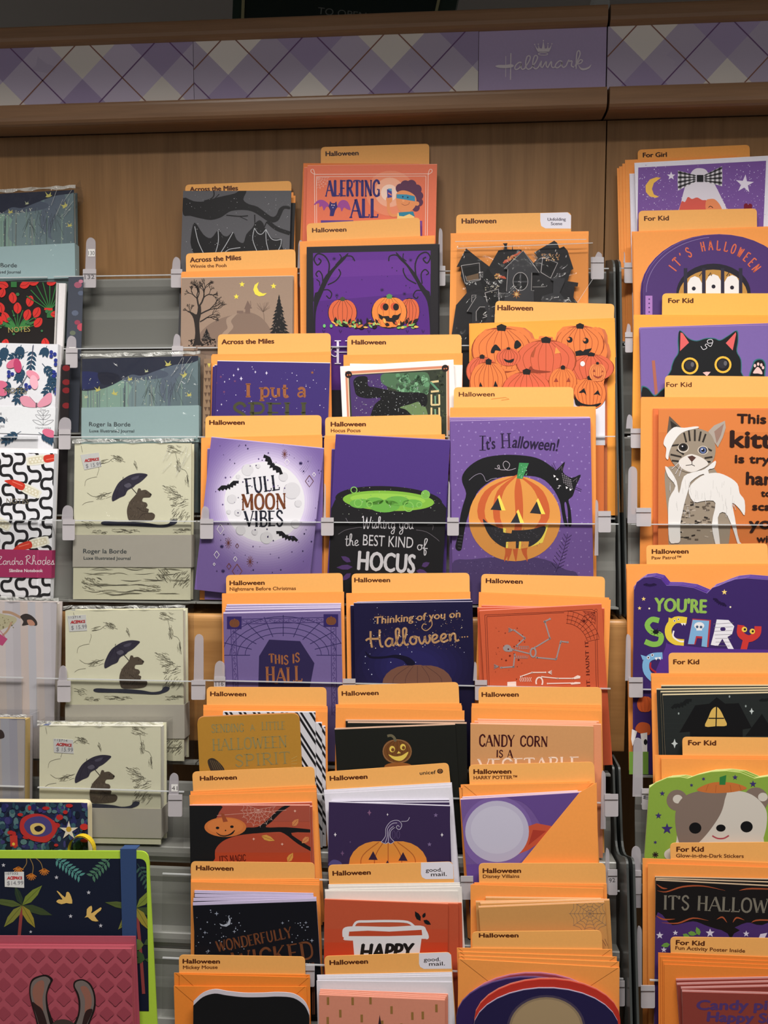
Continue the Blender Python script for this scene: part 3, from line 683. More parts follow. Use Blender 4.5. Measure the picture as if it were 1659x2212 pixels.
p.smooth([(340, 1450), (400, 1340), (440, 1300), (430, 1250), (440, 1210), (520, 1175), (500, 1200), (470, 1240), (490, 1290), (450, 1340), (400, 1400), (380, 1480)], (160, 137, 120))
p.poly([(582, 1135), (612, 1062), (650, 1130), (632, 1132), (634, 1175), (592, 1175), (592, 1135)], (120, 98, 88)); p.rect(520, 1150, 575, 1172, (124, 102, 92)); p.line([(636, 1065), (640, 1110)], 5, (120, 98, 88))
p.line([(755, 1240), (745, 1160), (710, 1110)], 7, TN, sm=True)
g = random.Random(5)
for i in range(16): p.line([(745, 1160), (745+g.uniform(-55, 60), 1100+g.uniform(-30, 30))], 3, TN, nx=False)
p.nx()
TK = (45, 38, 36)
p.smooth([(150, 1430), (165, 1340), (150, 1220), (120, 1170), (100, 1150), (140, 1165), (178, 1180), (190, 1110), (210, 1100), (215, 1170), (200, 1250), (205, 1350), (215, 1420), (250, 1440), (140, 1445)], TK, 3)
def twig(x, y, a, l, w_, d):
    x2, y2 = x+l*cos(a), y-l*sin(a); p.line([(x, y), ((x+x2)/2+g.uniform(-6, 6), (y+y2)/2+g.uniform(-6, 6)), (x2, y2)], w_, TK, nx=False)
    if d:
        for k in range(3): twig(x2, y2, a+g.uniform(-.75, .75), l*g.uniform(.6, .8), max(2.2, w_*.62), d-1)
g = random.Random(11)
twig(195, 1120, 1.75, 75, 14, 4); twig(200, 1110, 1.1, 80, 13, 4); twig(205, 1180, .45, 90, 11, 3); twig(205, 1245, .55, 70, 10, 3); twig(150, 1210, 2.1, 50, 8, 3)
p.nx()
for (tx, ty, th, tw) in ((880, 1010, 330, 95), (262, 1300, 100, 55)):
    P_ = [(tx, ty)]; m = 11
    for i in range(m):
        k = (i+1)/m; P_.append((tx+tw*k*g.uniform(.75, 1.05), ty+th*k)); P_.append((tx+tw*k*.6, ty+th*(k+.01)))
    for i in range(m-1, -1, -1):
        k = (i+1)/m; P_.append((tx-tw*k*.6, ty+th*(k+.01))); P_.append((tx-tw*k*g.uniform(.75, 1.05), ty+th*k))
    p.poly(P_, (30, 29, 30)); p.dots(tx-tw*.6, ty+th*.45, tx+tw*.6, ty+th, 26, 5, [(92, 82, 76)], 3)
p.dots(110, 1395, 340, 1450, 80, 6, [TK], 9)
YL = (240, 222, 80)
for x, y, r in ((564, 925, 26), (833, 940, 27), (515, 1030, 25)): p.star(x, y, r, YL)
p.poly([(707, 905), (672, 930), (660, 970), (675, 1010), (710, 1027), (750, 1022), (776, 1000), (740, 1003), (708, 985), (692, 950)], YL)
s.done(p)
s = Stack(3, D4, 'navy I PUT A SPELL card')
s.tab((187, 82), (1085, 72), 'Across the Miles', (218, 160), (633, 154), 38)
s.env([((136, 248), (1086, 218)), ((142, 240), (1084, 232)), ((134, 256), (1082, 246))])
p = s.cards([((146, 338), (1060, 345)), ((160, 328), (1070, 335))], ((182, 295), (1080, 312)), (62, 46, 112))
CP = (150, 92, 58)
p.serif('I put a', (405, 578), (890, 578), 100, CP, wt=.27, sl=.2); p.serif('SPELL', (300, 780), (960, 780), 150, (72, 72, 50), wt=.2, sl=.16, spikes=True)
for x, y, r in ((348, 360, 14), (312, 408, 12), (372, 434, 18), (485, 382, 12), (574, 390, 16), (240, 460, 9), (215, 640, 10), (183, 688, 8), (278, 438, 8)): spark(p, x, y, r, (214, 206, 230))
for x, y in ((210, 420), (322, 455), (236, 540), (173, 468)): p.star(x, y, 12, (120, 70, 110))
p.star(938, 386, 14, CP); p.dots(200, 330, 1060, 700, 34, 3, [(200, 194, 220)], 3)
s.done(p)
s = Stack(4, D4, 'lilac card with white full moon')
s.tab((88, 732), (1012, 725), 'Halloween', (120, 801), (398, 800), 36)
s.env([((55, 905), (1015, 880)), ((60, 906), (1015, 892)), ((54, 910), (1018, 905))])
p = s.cards([((103, 995), (1028, 1000))], ((134, 902), (1030, 992)), (118, 96, 158), leaf=(190, 176, 212))
for k in range(16): p.circ(560, 1411, 570-k*15.5, tuple(a+(b-a)*(k/15)**1.6 for a, b in zip((118, 96, 158), (212, 200, 228))), (640-k*20), n=44)
p.circ(558, 1415, 320, (226, 224, 230), n=44)
for x, y, r in ((425, 1160, 46), (350, 1215, 17), (300, 1392, 36), (778, 1325, 66), (710, 1215, 36), (828, 1428, 28), (575, 1700, 48), (348, 1500, 27), (482, 1655, 24), (275, 1495, 17), (508, 1130, 17), (370, 1640, 38), (805, 1590, 34)):
    p.circ(x, y, r, (212, 210, 216)); p.ring(x-2, y+2, r, 3, (170, 168, 176), a0=60, a1=230)
NV = (34, 36, 48)
p.serif('FULL', (410, 1350), (680, 1318), 118, NV, wt=.15, sl=.16, spikes=True); p.serif('MOON', (375, 1478), (732, 1470), 120, (116, 66, 40), wt=.19, sl=.14, spikes=True)
p.serif('VIBES', (400, 1612), (708, 1605), 120, NV, wt=.15, sl=.15, spikes=True)
bat(p, 622, 1122, 108, (24, 24, 28), 46); bat(p, 272, 1290, 92, (24, 24, 28), -22); bat(p, 735, 1692, 95, (24, 24, 28), 22)
for x, y, r in ((718, 1035, 40), (270, 1742, 46), (443, 1890, 46)):
    for a in range(0, 180, 30): p.line([(x-r*cos(radians(a))*(.6 if a != 90 else 1), y-r*sin(radians(a))), (x+r*cos(radians(a))*(.6 if a != 90 else 1), y+r*sin(radians(a)))], 3, (120, 66, 60), nx=False)
    p.nx()
def dia(x, y, r, c, w_=5): p.line([(x, y-r), (x+r*.7, y), (x, y+r), (x-r*.7, y)], w_, c, closed=True)
for a in ((737, 1100, 26, WHT), (915, 1250, 46, (96, 52, 52)), (952, 1198, 17, WHT), (207, 1632, 40, WHT), (177, 1836, 30, WHT), (325, 1870, 20, WHT), (340, 1765, 18, (110, 62, 70)), (275, 1928, 24, (120, 66, 60)), (340, 1965, 56, (130, 76, 70)), (157, 1912, 12, WHT)): dia(*a)
for x, y in ((846, 1108), (218, 1770), (228, 1965)): p.aster(x, y, 15, (52, 40, 90), 4, 8)
for k in range(4): p.ring(700, 1030, 190+k*14, 2, (168, 150, 196), a0=5, a1=45)
p.dots(150, 950, 1010, 2000, 90, 4.5, [(52, 42, 84), (88, 70, 124)], 8)
s.done(p)
s = Stack(5, E1, 'purple card with dark coffin shape')
s.tab((360, 102), (1522, 82), 'Halloween', (398, 203), (743, 198), 44, 'Nightmare Before Christmas', (398, 258), (1056, 250), 34)
s.env([((322, 285), (1535, 268)), ((320, 292), (1536, 280)), ((320, 300), (1534, 292))])
p = s.cards([((366, 408), (1505, 396)), ((358, 432), (1505, 416)), ((352, 455), (1503, 434))], ((333, 487), (1500, 460)), (108, 92, 142), leaf=(212, 200, 226), e0=-.0054, lift=.0016)
DP = (66, 52, 104); DP2 = (50, 42, 88)
for i in range(11):
    a = radians(180+18*i)
    p.line([(930+330*cos(a), 900+190*sin(a)), (930+620*cos(a), 900+400*sin(a))], 7, DP2, nx=False)
for k in range(4): p.line([(930+(380+k*75)*cos(radians(a)), 900+(220+55*k)*sin(radians(a))) for a in range(180, 361, 9)], 6, DP2, nx=False)
p.nx()
p.poly([(790, 745), (1098, 760), (1240, 980), (1180, 1300), (1100, 1700), (760, 1700), (680, 1300), (690, 910)], (44, 36, 74))
def scrollband(x0, y0, x1, y1, n, wd):
    dx, dy = (x1-x0)/n, (y1-y0)/n; l = math.hypot(dx, dy); ux, uy = dx/l, dy/l; vx, vy = -uy, ux
    for sg in (-1, 1): p.line([(x0+vx*wd*sg, y0+vy*wd*sg), (x1+vx*wd*sg, y1+vy*wd*sg)], 7, DP, nx=False)
    for i in range(n):
        cx, cy = x0+dx*(i+.5), y0+dy*(i+.5); fl = 1 if i % 2 else -1
        p.line([(cx+ux*l*(.5*(1-t/7))*cos(t*.9)+vx*wd*.7*(1-t/8)*sin(t*.9)*fl, cy+uy*l*(.5*(1-t/7))*cos(t*.9)+vy*wd*.7*(1-t/8)*sin(t*.9)*fl) for t in range(8)], 5, DP, sm=True, nx=False)
    p.nx()
scrollband(500, 565, 1340, 548, 18, 24); scrollband(432, 640, 470, 1500, 16, 24); scrollband(1430, 620, 1440, 1500, 18, 24)
for x0, y0 in ((370, 515), (1332, 492)):
    p.rect(x0, y0, x0+145, y0+125, (48, 36, 92)); pumpkin(p, x0+75, y0+68, 50, 40, (116, 70, 44), (84, 50, 50), 3, stem=(116, 70, 44))
CO = (148, 92, 58)
p.serif('THIS IS', (790, 995), (1095, 985), 85, CO, wt=.2, sl=.16, curve=-.25); p.serif('HALL', (755, 1185), (1120, 1175), 150, CO, wt=.16, sl=.18, spikes=False, curve=-.1); p.serif('OWEEN', (720, 1400), (1160, 1400), 150, CO, wt=.16, sl=.18)
s.done(p)
s = Stack(6, E1, 'short gold foil card')
s.tab((168, 1215), (1360, 1220), 'Halloween', (205, 1306), (560, 1308), 44)
s.env([((135, 1395), (1370, 1408)), ((136, 1412), (1372, 1424)), ((134, 1428), (1372, 1446)), ((136, 1446), (1370, 1466))])
def striped(tl, tr, e, lab, grp):
    o, p = s.sheet('greeting_card', lab, 'greeting card', tl, tr, e, (206, 204, 210), .0006, leaf=(225, 222, 228), group=grp)
    for k in range(-10, 10):
        x = tl[0]+k*140
        for off, wd in ((0, 27), (48, 25)):
            a = x+off; p.tris([(a, tl[1]-20), (a+wd, tl[1]-20), (a+wd+700, tl[1]+1080), (a+700, tl[1]+1080)], [(0, 1, 2, 3)], (28, 27, 30))
    p.nx(); p.build(o)
striped((430, 1606), (1348, 1612), -.0052, 'striped black and white card leaf sticking out lowest at right', None)
striped((560, 1568), (1315, 1576), -.0035, 'second striped black and white card leaf behind the gold card', None)
striped((330, 1466), (1250, 1470), -.0018, 'tallest striped black and white card leaf beside the gold card', None)
p = s.cards([], ((72, 1518), (1090, 1480)), (176, 128, 52), leaf=(214, 150, 96), r=.008, rough=.35)
FO = (142, 128, 84)
p.serif('SENDING', (215, 1670), (540, 1660), 78, FO, wt=.16, gap=.03); p.text('A', (600, 1655), (650, 1653), 68, FO); p.serif('LITTLE', (715, 1645), (950, 1638), 78, FO, wt=.13)
p.serif('HALLOWEEN', (225, 1850), (970, 1815), 112, FO, wt=.14, gap=.06); p.serif('SPIRIT', (450, 2010), (1000, 1975), 115, FO, wt=.13)
p.smooth([(180, 1945), (230, 1925), (290, 1965), (345, 2040), (300, 2090), (230, 2080), (190, 2010)], (58, 48, 40))
for k in range(5): p.line([(200+k*20, 1940+k*6), (240+k*22, 2040)], 3, (120, 100, 70), nx=False)
for a in range(4): p.line([(1010, 1935+a*24), (1070, 1905+a*38)], 3, (200, 170, 100), nx=False)
s.done(p)
s = Stack(7, E4, 'red card with pumpkin on black branch')
s.tab((213, 105), (1232, 62), 'Halloween', (280, 178), (585, 168), 36)
s.env([((198, 268), (1250, 218)), ((200, 288), (1248, 238)), ((190, 300), (1250, 270))])
p = s.cards([((212, 386), (1212, 364)), ((225, 392), (1216, 398))], ((190, 388), (1195, 388)), (172, 78, 58), leaf=(240, 190, 175), lift=.0007)
p.rect(180, 380, 1300, 520, (164, 78, 62)); p.rect(180, 620, 1300, 900, (170, 72, 50)); p.rect(180, 780, 1300, 900, (176, 68, 40))
p.smooth([(180, 380), (450, 385), (440, 440), (400, 510), (350, 520), (330, 560), (360, 620), (500, 640), (640, 575), (760, 565), (850, 500), (960, 400), (1045, 380), (960, 440), (880, 520), (830, 568), (1000, 568), (1240, 592), (1240, 612), (1040, 615), (1130, 690), (1240, 760), (1240, 785), (1100, 710), (980, 620), (900, 608), (640, 630), (520, 660), (450, 700), (405, 760), (385, 860), (180, 900)], BK, 3)
web(p, 765, 420, 150, (230, 190, 175), -10, 200, 9, 4); p.line([(420, 470), (1000, 425)], 2, (230, 190, 175))
p.circ(490, 567, 175, (204, 116, 60), 82, n=30); p.circ(490, 560, 150, (212, 124, 66), 66, n=30); p.poly([(452, 450), (478, 455), (512, 520), (472, 526)], (150, 74, 48))
p.circ(425, 574, 15, BK, 11); p.circ(545, 564, 15, BK, 11); p.circ(492, 595, 6, BK)
p.smooth([(412, 608), (450, 632), (490, 636), (530, 622), (570, 590), (550, 625), (490, 645), (440, 636)], BK)
LF = (206, 150, 70)
for x, y, l, a in ((1050, 560, 80, -50), (790, 640, 120, 20), (1190, 650, 80, 140), (1010, 860, 90, -60)): leafshape(p, x, y, l, 50, a, LF if l != 80 else (205, 130, 80)); p.line([(x, y), (x+l*.8*cos(radians(a)), y+l*.8*sin(radians(a)))], 3, (150, 80, 50))
for x, y in ((1072, 433), (727, 667), (965, 710)): p.star(x, y, 13, (230, 180, 160), 4)
p.serif("IT'S MAGIC", (440, 862), (662, 848), 52, (80, 22, 18), wt=.13, sl=.08)
s.done(p)
s = Stack(8, E4, 'black WONDERFULLY card with silver crescent')
s.tab((202, 854), (1235, 864), 'Halloween', (247, 926), (556, 930), 38)
s.env([((202, 1008), (1276, 1000)), ((204, 1012), (1274, 1016)), ((203, 1018), (1276, 1034)), ((202, 1026), (1274, 1052))])
p = s.cards([((230, 1122), (1224, 1146)), ((232, 1155), (1226, 1166)), ((222, 1188), (1250, 1178))], ((218, 1224), (1250, 1188)), (20, 21, 28), leaf=(206, 194, 226), r=.0, lift=.0028)
p.poly([(512, 1308), (535, 1340), (530, 1380), (498, 1399), (455, 1392), (440, 1372), (475, 1384), (508, 1370), (520, 1340)], (170, 176, 190))
for x, y, r in ((417, 1290, 20), (320, 1448, 16), (565, 1440, 16), (968, 1368, 14), (1163, 1365, 14), (1213, 1515, 18), (348, 1602, 16), (284, 1418, 10)): p.star(x, y, r, (150, 158, 176), 4, .3)
p.dots(240, 1250, 660, 1620, 40, 4, [(160, 168, 186)], 3); p.dots(940, 1350, 1240, 1540, 18, 4, [(160, 168, 186)], 6)
OG = (112, 66, 42)
p.serif('WONDERFULLY', (425, 1610), (1052, 1488), 88, OG, wt=.17, sl=.1, gap=.05); p.serif('WICKED', (560, 1760), (1230, 1660), 140, OG, wt=.17, sl=.1)
for x in (1170, 1195, 1215, 1228): p.line([(x, 1700), (x+8, 2212)], 5, (170, 100, 60))
s.done(p)
s = Stack(9, E4, 'black arched card at the bottom')
s.tab((102, 1634), (1156, 1650), 'Halloween', (135, 1705), (443, 1706), 36, 'Mickey Mouse', (137, 1752), (425, 1750), 28)
s.env([((62, 1785), (1196, 1800)), ((108, 1796), (1198, 1822)), ((60, 1895), (1168, 1898))], col=(240, 140, 54), flaps=True)
q = [(222, 2160), (222, 2060), (300, 1990), (400, 1960), (500, 1975), (640, 1990), (800, 1990), (930, 1985), (1060, 1998), (1150, 2060), (1190, 2140), (1192, 2170)]
p = s.cards([], ((222, 2000), (1192, 2000)), (24, 24, 26), outline=[q[0]]+catmull(q[1:-1], False, 4)+[q[-1]], leaf=(214, 206, 216), lab='black arched card with pale edge in front of the lowest left envelopes', lift=.004)
s.done(p)
s = Stack(3, C4, 'gap card')
o, p = s.sheet('greeting_card', 'kraft paper card with bunting triangles seen in the gap left of the navy card', 'greeting card', (240, 1560), (300, 1560), -.0030, (142, 116, 92), .0006)
for k in range(9):
    for m in range(2): x = 252+m*30+(k % 2)*10; y = 1600+k*62; p.poly([(x-12, y), (x+14, y), (x+1, y+36)], ((206, 190, 90) if k == 0 and m == 1 else (96, 74, 60)))
p.build(o)
s = Stack(2, C3, 'gap card')
o, p = s.sheet('greeting_card', 'dark floral card seen in the gap right of the tulip notebook', 'greeting card', (585, 862), (712, 862), -.0060, (70, 74, 86), .0006)
for x, y, r, c in ((665, 930, 34, (160, 90, 110)), (690, 1000, 26, (92, 100, 120)), (640, 1170, 30, (96, 104, 124)), (700, 1290, 44, (190, 80, 96)), (660, 1250, 26, (150, 70, 90)), (620, 1340, 26, (104, 112, 96)), (690, 900, 20, (190, 120, 140))): p.circ(x, y, r, c, r*.8, n=9)
p.build(o)
s = Stack(3, C3, 'gap card')
o, p = s.sheet('greeting_card', 'black card with dark red tulips showing in the gap below the number 22 clip', 'greeting card', (522, 1610), (596, 1610), -.0060, (34, 28, 30), .0006)
for y in (1640, 1760, 1830, 1960): p.circ(565, y, 34, (120, 34, 38), 26, n=10)
p.build(o)
# ---- column 2 -----------------------------------------------------------------------
s = Stack(1, C5, 'coral ALERTING ALL card')
s.tab((250, 130), (1352, 95), 'Halloween', (300, 222), (632, 212), 48, tc=(60, 30, 20), bold=3)
s.env([((72, 294), (1250, 300)), ((66, 385), (1405, 330))], col=(236, 132, 66))
p = s.cards([((80, 340), (1420, 322))], ((114, 320), (1432, 306)), (234, 118, 84), leaf=(246, 170, 140))
p.circ(960, 600, 250, (240, 140, 104), 230, n=32); p.circ(950, 590, 150, (246, 176, 146), n=28); p.circ(945, 595, 85, (252, 214, 196), n=24)
WL = (250, 214, 200)
p.line([(185, 400), (190, 1040)], 6, WL); p.line([(205, 430), (208, 1040)], 5, WL); p.line([(185, 408), (1350, 402)], 6, WL); p.line([(205, 432), (1320, 426)], 5, WL); p.line([(1318, 426), (1312, 1030)], 5, WL); p.line([(1340, 402), (1332, 1030)], 6, WL)
for sx, cx in ((1, 190), (-1, 1340)): p.line([(cx, 410), (cx-sx*15, 360), (cx-sx*38, 360), (cx-sx*38, 385), (cx, 410)], 6, WL, sm=True)
web(p, 215, 440, 120, WL, 0, 95, 5, 4)
IN = (46, 34, 110)
p.serif('ALERTING', (300, 628), (850, 628), 158, IN, wt=.17, sl=.13, gap=.04); p.serif('ALL', (552, 845), (832, 845), 185, IN, wt=.17, sl=.15)
PB = (160, 70, 150)
p.smooth([(178, 720), (215, 675), (270, 668), (320, 700), (345, 745), (310, 735), (280, 775), (262, 730), (235, 740), (230, 700)], PB); p.smooth([(552, 765), (525, 690), (480, 668), (440, 685), (415, 740), (445, 745), (462, 785), (485, 745), (515, 760)], PB)
p.poly([(345, 680), (362, 700), (390, 700), (408, 680), (418, 740), (395, 775), (380, 830), (360, 832), (340, 830), (345, 775), (328, 735)], IN); p.circ(362, 720, 6, WL); p.circ(384, 722, 6, WL); p.circ(373, 746, 8, (160, 160, 220), 5)
HA = (92, 44, 78); SK = (236, 148, 92)
for x, y, r in ((1060, 551, 50), (1110, 520, 52), (1170, 515, 52), (1225, 560, 50), (1245, 625, 46), (1245, 690, 44), (1215, 745, 40), (1150, 580, 90)): p.circ(x, y, r, HA)
p.nx()
p.smooth([(1020, 600), (1080, 570), (1160, 590), (1215, 640), (1215, 720), (1160, 785), (1090, 800), (1035, 760), (1015, 680)], SK); p.circ(1228, 705, 22, SK)
p.poly([(1020, 610), (1120, 612), (1205, 630), (1208, 682), (1110, 665), (1018, 650)], (48, 142, 178)); p.circ(1083, 636, 8, (30, 40, 80)); p.circ(1133, 642, 8, (30, 40, 80))
p.line([(1070, 705), (1100, 722), (1140, 712), (1150, 690)], 5, (170, 90, 60), sm=True); p.circ(1088, 676, 13, (244, 164, 110))
p.line([(935, 680), (940, 780), (975, 825), (1035, 820)], 30, SK, sm=True); p.circ(945, 660, 32, SK, 38); p.poly([(922, 560), (970, 552), (974, 640), (926, 648)], (66, 60, 150)); p.poly([(935, 590), (968, 610), (968, 625), (935, 605)], (240, 130, 100)); p.poly([(935, 552), (970, 552), (970, 582), (935, 565)], (90, 160, 200))
p.poly([(1030, 800), (1190, 790), (1210, 900), (1020, 900)], (244, 206, 130)); p.poly([(1040, 795), (1100, 790), (1190, 785), (1205, 840), (1150, 810), (1090, 835), (1045, 830)], (40, 132, 160))
p.rect(250, 875, 580, 940, (96, 58, 140)); p.rect(1255, 880, 1280, 1100, (116, 62, 150))
s.done(p)
s = Stack(2, C5, 'purple card with pumpkins between trees')
s.tab((105, 908), (1256, 846), 'Halloween', (163, 998), (508, 988), 44)
s.env([((34, 1090), (1408, 1028)), ((36, 1100), (1404, 1050))])
p = s.cards([((125, 1150), (1458, 1122))], ((105, 1150), (1442, 1118)), (30, 27, 32), leaf=(60, 56, 62))
PU = (92, 40, 136)
p.poly([(170, 1208), (1365, 1182), (1362, 2600), (195, 2600)], PU); p.poly([(172, 1700), (1365, 1600), (1362, 2600), (195, 2600)], (80, 34, 122)); p.poly([(170, 1290), (1366, 1270), (1366, 1420), (172, 1460)], (100, 46, 142))
TB = (26, 22, 32)
p.smooth([(180, 1660), (220, 1600), (250, 1530), (290, 1450), (330, 1400), (520, 1210), (500, 1265), (400, 1370), (340, 1460), (300, 1540), (270, 1610), (210, 1760), (195, 1900), (195, 2100), (180, 2100)], TB, 3)
p.smooth([(1365, 1650), (1320, 1580), (1260, 1500), (1200, 1400), (1020, 1200), (1040, 1260), (1120, 1340), (1170, 1420), (1220, 1500), (1260, 1580), (1330, 1700), (1355, 1900), (1362, 2100), (1368, 2100)], TB, 3)
for q, wd in (([(325, 1420), (335, 1320), (290, 1240), (220, 1215), (180, 1270), (215, 1330), (252, 1290), (225, 1262)], 15), ([(270, 1500), (262, 1430), (230, 1390), (200, 1420), (218, 1450)], 13), ([(320, 1530), (400, 1490), (450, 1420), (430, 1370)], 13),
              ([(400, 1330), (480, 1250), (560, 1240), (595, 1290)], 13), ([(250, 1590), (320, 1580), (360, 1620), (340, 1670), (305, 1640)], 12), ([(440, 1220), (458, 1250), (440, 1290)], 11), ([(205, 1475), (235, 1500), (238, 1540)], 10),
              ([(1215, 1430), (1210, 1320), (1250, 1230), (1320, 1200), (1362, 1250), (1330, 1310), (1290, 1270), (1320, 1250)], 15), ([(1280, 1520), (1270, 1420), (1310, 1375), (1345, 1410), (1320, 1430)], 13), ([(1220, 1520), (1130, 1470), (1090, 1400), (1090, 1360)], 13),
              ([(1100, 1300), (1020, 1230), (950, 1240), (940, 1290)], 13), ([(1280, 1590), (1220, 1590), (1190, 1640), (1220, 1670), (1240, 1650)], 12), ([(1090, 1210), (1085, 1260), (1120, 1290)], 10)):
    p.line(q, wd, TB, sm=True)
for x, y in ((385, 1265), (1162, 1280), (872, 1582), (412, 1638), (1100, 1622)): p.aster(x, y, 20, (40, 26, 66), 4, 8)
p.dots(250, 1250, 1330, 1900, 22, 5, [(50, 30, 80)], 3)
OL = (30, 22, 24)
pumpkin(p, 470, 1815, 142, 135, (214, 100, 62), (90, 44, 34), 3, stem=(60, 70, 50), out=OL, w_=4); pumpkin(p, 1150, 1800, 100, 128, (214, 100, 62), (90, 44, 34), 3, stem=None, out=OL, w_=4)
pumpkin(p, 945, 1810, 175, 155, (232, 134, 62), (160, 84, 40), 3, stem=(84, 140, 80), out=OL, w_=4)
for x in (905, 1010): p.circ(x-14, 1752, 38, (206, 84, 52), 40); p.circ(x+4, 1756, 30, OL, 36)
p.poly([(832, 1822), (880, 1850), (935, 1846), (958, 1865), (990, 1836), (1030, 1838), (1066, 1815), (1040, 1880), (985, 1908), (930, 1905), (880, 1895), (845, 1870)], OL); p.poly([(942, 1846), (975, 1846), (972, 1866), (950, 1866)], (232, 134, 62)); p.poly([(870, 1895), (880, 1872), (905, 1876), (915, 1902)], (232, 134, 62))
g = random.Random(4); LC = [(208, 120, 60), (228, 180, 90), (120, 176, 92), (196, 84, 52), (150, 190, 110)]
for i in range(46):
    x = 380+840*g.random(); y = 1945+28*g.uniform(-1, 1); leafshape(p, x, y, g.uniform(45, 80), g.uniform(22, 38), g.uniform(-160, 20), OL, False); p.nx(); leafshape(p, x, y, g.uniform(36, 66), g.uniform(16, 30), g.uniform(-160, 20), LC[i % 5])
for x in (285, 355): p.circ(x, 1948, 14, (110, 190, 110), 18)
for x in (280, 450, 740, 1130, 1290): p.line([(x-14, 1985), (x, 2015), (x+12, 1990)], 4, TB)
p.serif('HAPPY', (390, 2330), (1240, 2330), 230, (226, 214, 236), wt=.1, sl=.2); p.line([(440, 2180), (370, 2170), (350, 2230), (400, 2260), (420, 2220), (390, 2210)], 10, (226, 214, 236), sm=True)
s.done(p)
s = Stack(3, D5, 'white bordered card with glitter cat')
s.tab((222, 92), (1132, 82), 'Halloween', (258, 162), (528, 161), 36)
s.env([((192, 246), (1140, 232)), ((192, 256), (1138, 242))])
p = s.cards([((243, 320), (1140, 332))], ((165, 342), (1068, 288)), (236, 232, 230), leaf=(246, 242, 240))
p.poly([(205, 378), (1032, 330), (1040, 1200), (240, 1200)], (206, 134, 104)); p.poly([(222, 398), (1018, 350), (1022, 1200), (254, 1200)], (228, 200, 170)); p.poly([(232, 405), (1010, 358), (1014, 1200), (262, 1200)], (50, 56, 44))
p.poly([(240, 410), (520, 394), (560, 640), (640, 800), (262, 800)], (72, 50, 104)); p.smooth([(500, 400), (620, 392), (760, 385), (860, 390), (880, 480), (850, 560), (760, 560), (600, 520), (500, 470)], (76, 108, 78))
p.dots(620, 400, 860, 560, 60, 16, [(96, 142, 104), (120, 168, 128), (60, 84, 62)], 3); p.smooth([(640, 660), (760, 620), (840, 650), (860, 800), (700, 800)], (104, 128, 86)); p.rect(890, 380, 1010, 800, (52, 58, 46)); p.dots(890, 380, 1005, 760, 60, 10, [(66, 74, 54), (44, 50, 40)], 6)
CK = (22, 22, 24)
p.smooth([(272, 450), (310, 418), (380, 422), (388, 490), (450, 505), (640, 540), (820, 548), (860, 590), (850, 650), (815, 655), (790, 620), (720, 640), (640, 665), (700, 690), (760, 800), (430, 800), (430, 660), (490, 590), (380, 592), (300, 570), (278, 510)], CK, 4)
p.dots(280, 440, 840, 760, 260, 2.6, [(180, 184, 188), (90, 92, 96)], 5)
for (x, y) in ((232, 402), (1002, 352)): p.circ(x, y, 28, (34, 26, 26)); p.circ(x-8, y+4, 6, (200, 110, 70)); p.circ(x+10, y+2, 6, (200, 110, 70))
GD = (214, 190, 140)
for k, (y0, ch) in enumerate(((455, 'N'), (560, 'E'), (665, 'E'), (770, 'W'))):
    o_ = [(885, y0), (950, y0-4), (956, y0+88), (890, y0+92)]
    if ch == 'N': p.line([(950, y0), (886, y0+8)], 16, GD); p.line([(886, y0+8), (952, y0+78)], 16, (90, 140, 110)); p.line([(952, y0+78), (888, y0+84)], 16, GD)
    else: p.line([(890, y0+84), (955, y0+82)], 14, GD); p.line([(892, y0), (892, y0+84)], 14, GD); p.line([(922, y0+12), (924, y0+78)], 12, (120, 160, 130)); p.line([(954, y0), (956, y0+84)], 14, GD)
s.done(p)
s = Stack(4, D5, 'cauldron card with green brew')
s.tab((45, 742), (970, 720), 'Halloween', (92, 815), (368, 813), 36, 'Hocus Pocus', (92, 862), (327, 860), 28)
s.env([((40, 888), (1000, 878)), ((42, 895), (1002, 888)), ((40, 905), (1000, 898)), ((38, 915), (1000, 908))])
p = s.cards([((98, 1000), (1030, 1015))], ((130, 880), (1042, 926)), (74, 50, 122), leaf=(150, 130, 180))
p.poly([(125, 1400), (975, 1420), (1040, 1500), (1040, 2500), (60, 2500), (90, 1480)], (30, 29, 32))
p.circ(552, 1404, 426, (30, 29, 32), 112, n=44, rot=.05); p.circ(550, 1408, 364, (126, 178, 66), 80, n=40, rot=.04); p.circ(545, 1398, 300, (146, 196, 78), 48, n=36, rot=.04)
for x, y, r in ((330, 1430, 90), (440, 1410, 70), (620, 1410, 95), (740, 1430, 80), (520, 1450, 120)): p.circ(x, y, r, (104, 168, 72), r*.42, nx=False)
p.nx()
for x, y, r in ((308, 1425, 30), (400, 1436, 22), (710, 1455, 38), (795, 1440, 20), (275, 1322, 24), (845, 1358, 32)): p.ring(x, y, r, 7, (132, 190, 92)); 
p.circ(845, 1358, 30, (116, 172, 76)); p.dots(160, 1300, 960, 1520, 60, 2.6, [(190, 200, 180), (110, 120, 110)], 8)
WS = (214, 210, 216)
p.script('Wishing you', (340, 1625), (750, 1632), 92, 6, WS, gap=.0); p.script('the', (205, 1765), (315, 1765), 92, 7, WS)
p.text('BEST KIND', (345, 1762), (745, 1785), 88, WS); p.script('of', (775, 1800), (862, 1800), 90, 7, WS)
p.text('HOCUS', (305, 1955), (755, 1985), 150, WS, bold=6); p.text('POCUS', (305, 2140), (755, 2160), 150, WS, bold=6)
for q in ([(150, 1675), (210, 1640), (310, 1620), (340, 1622)], [(770, 1640), (850, 1655), (920, 1700), (955, 1730)], [(210, 1545), (240, 1590), (300, 1585)], [(860, 1600), (905, 1600), (900, 1640)]): p.line(q, 4, (110, 104, 112), sm=True)
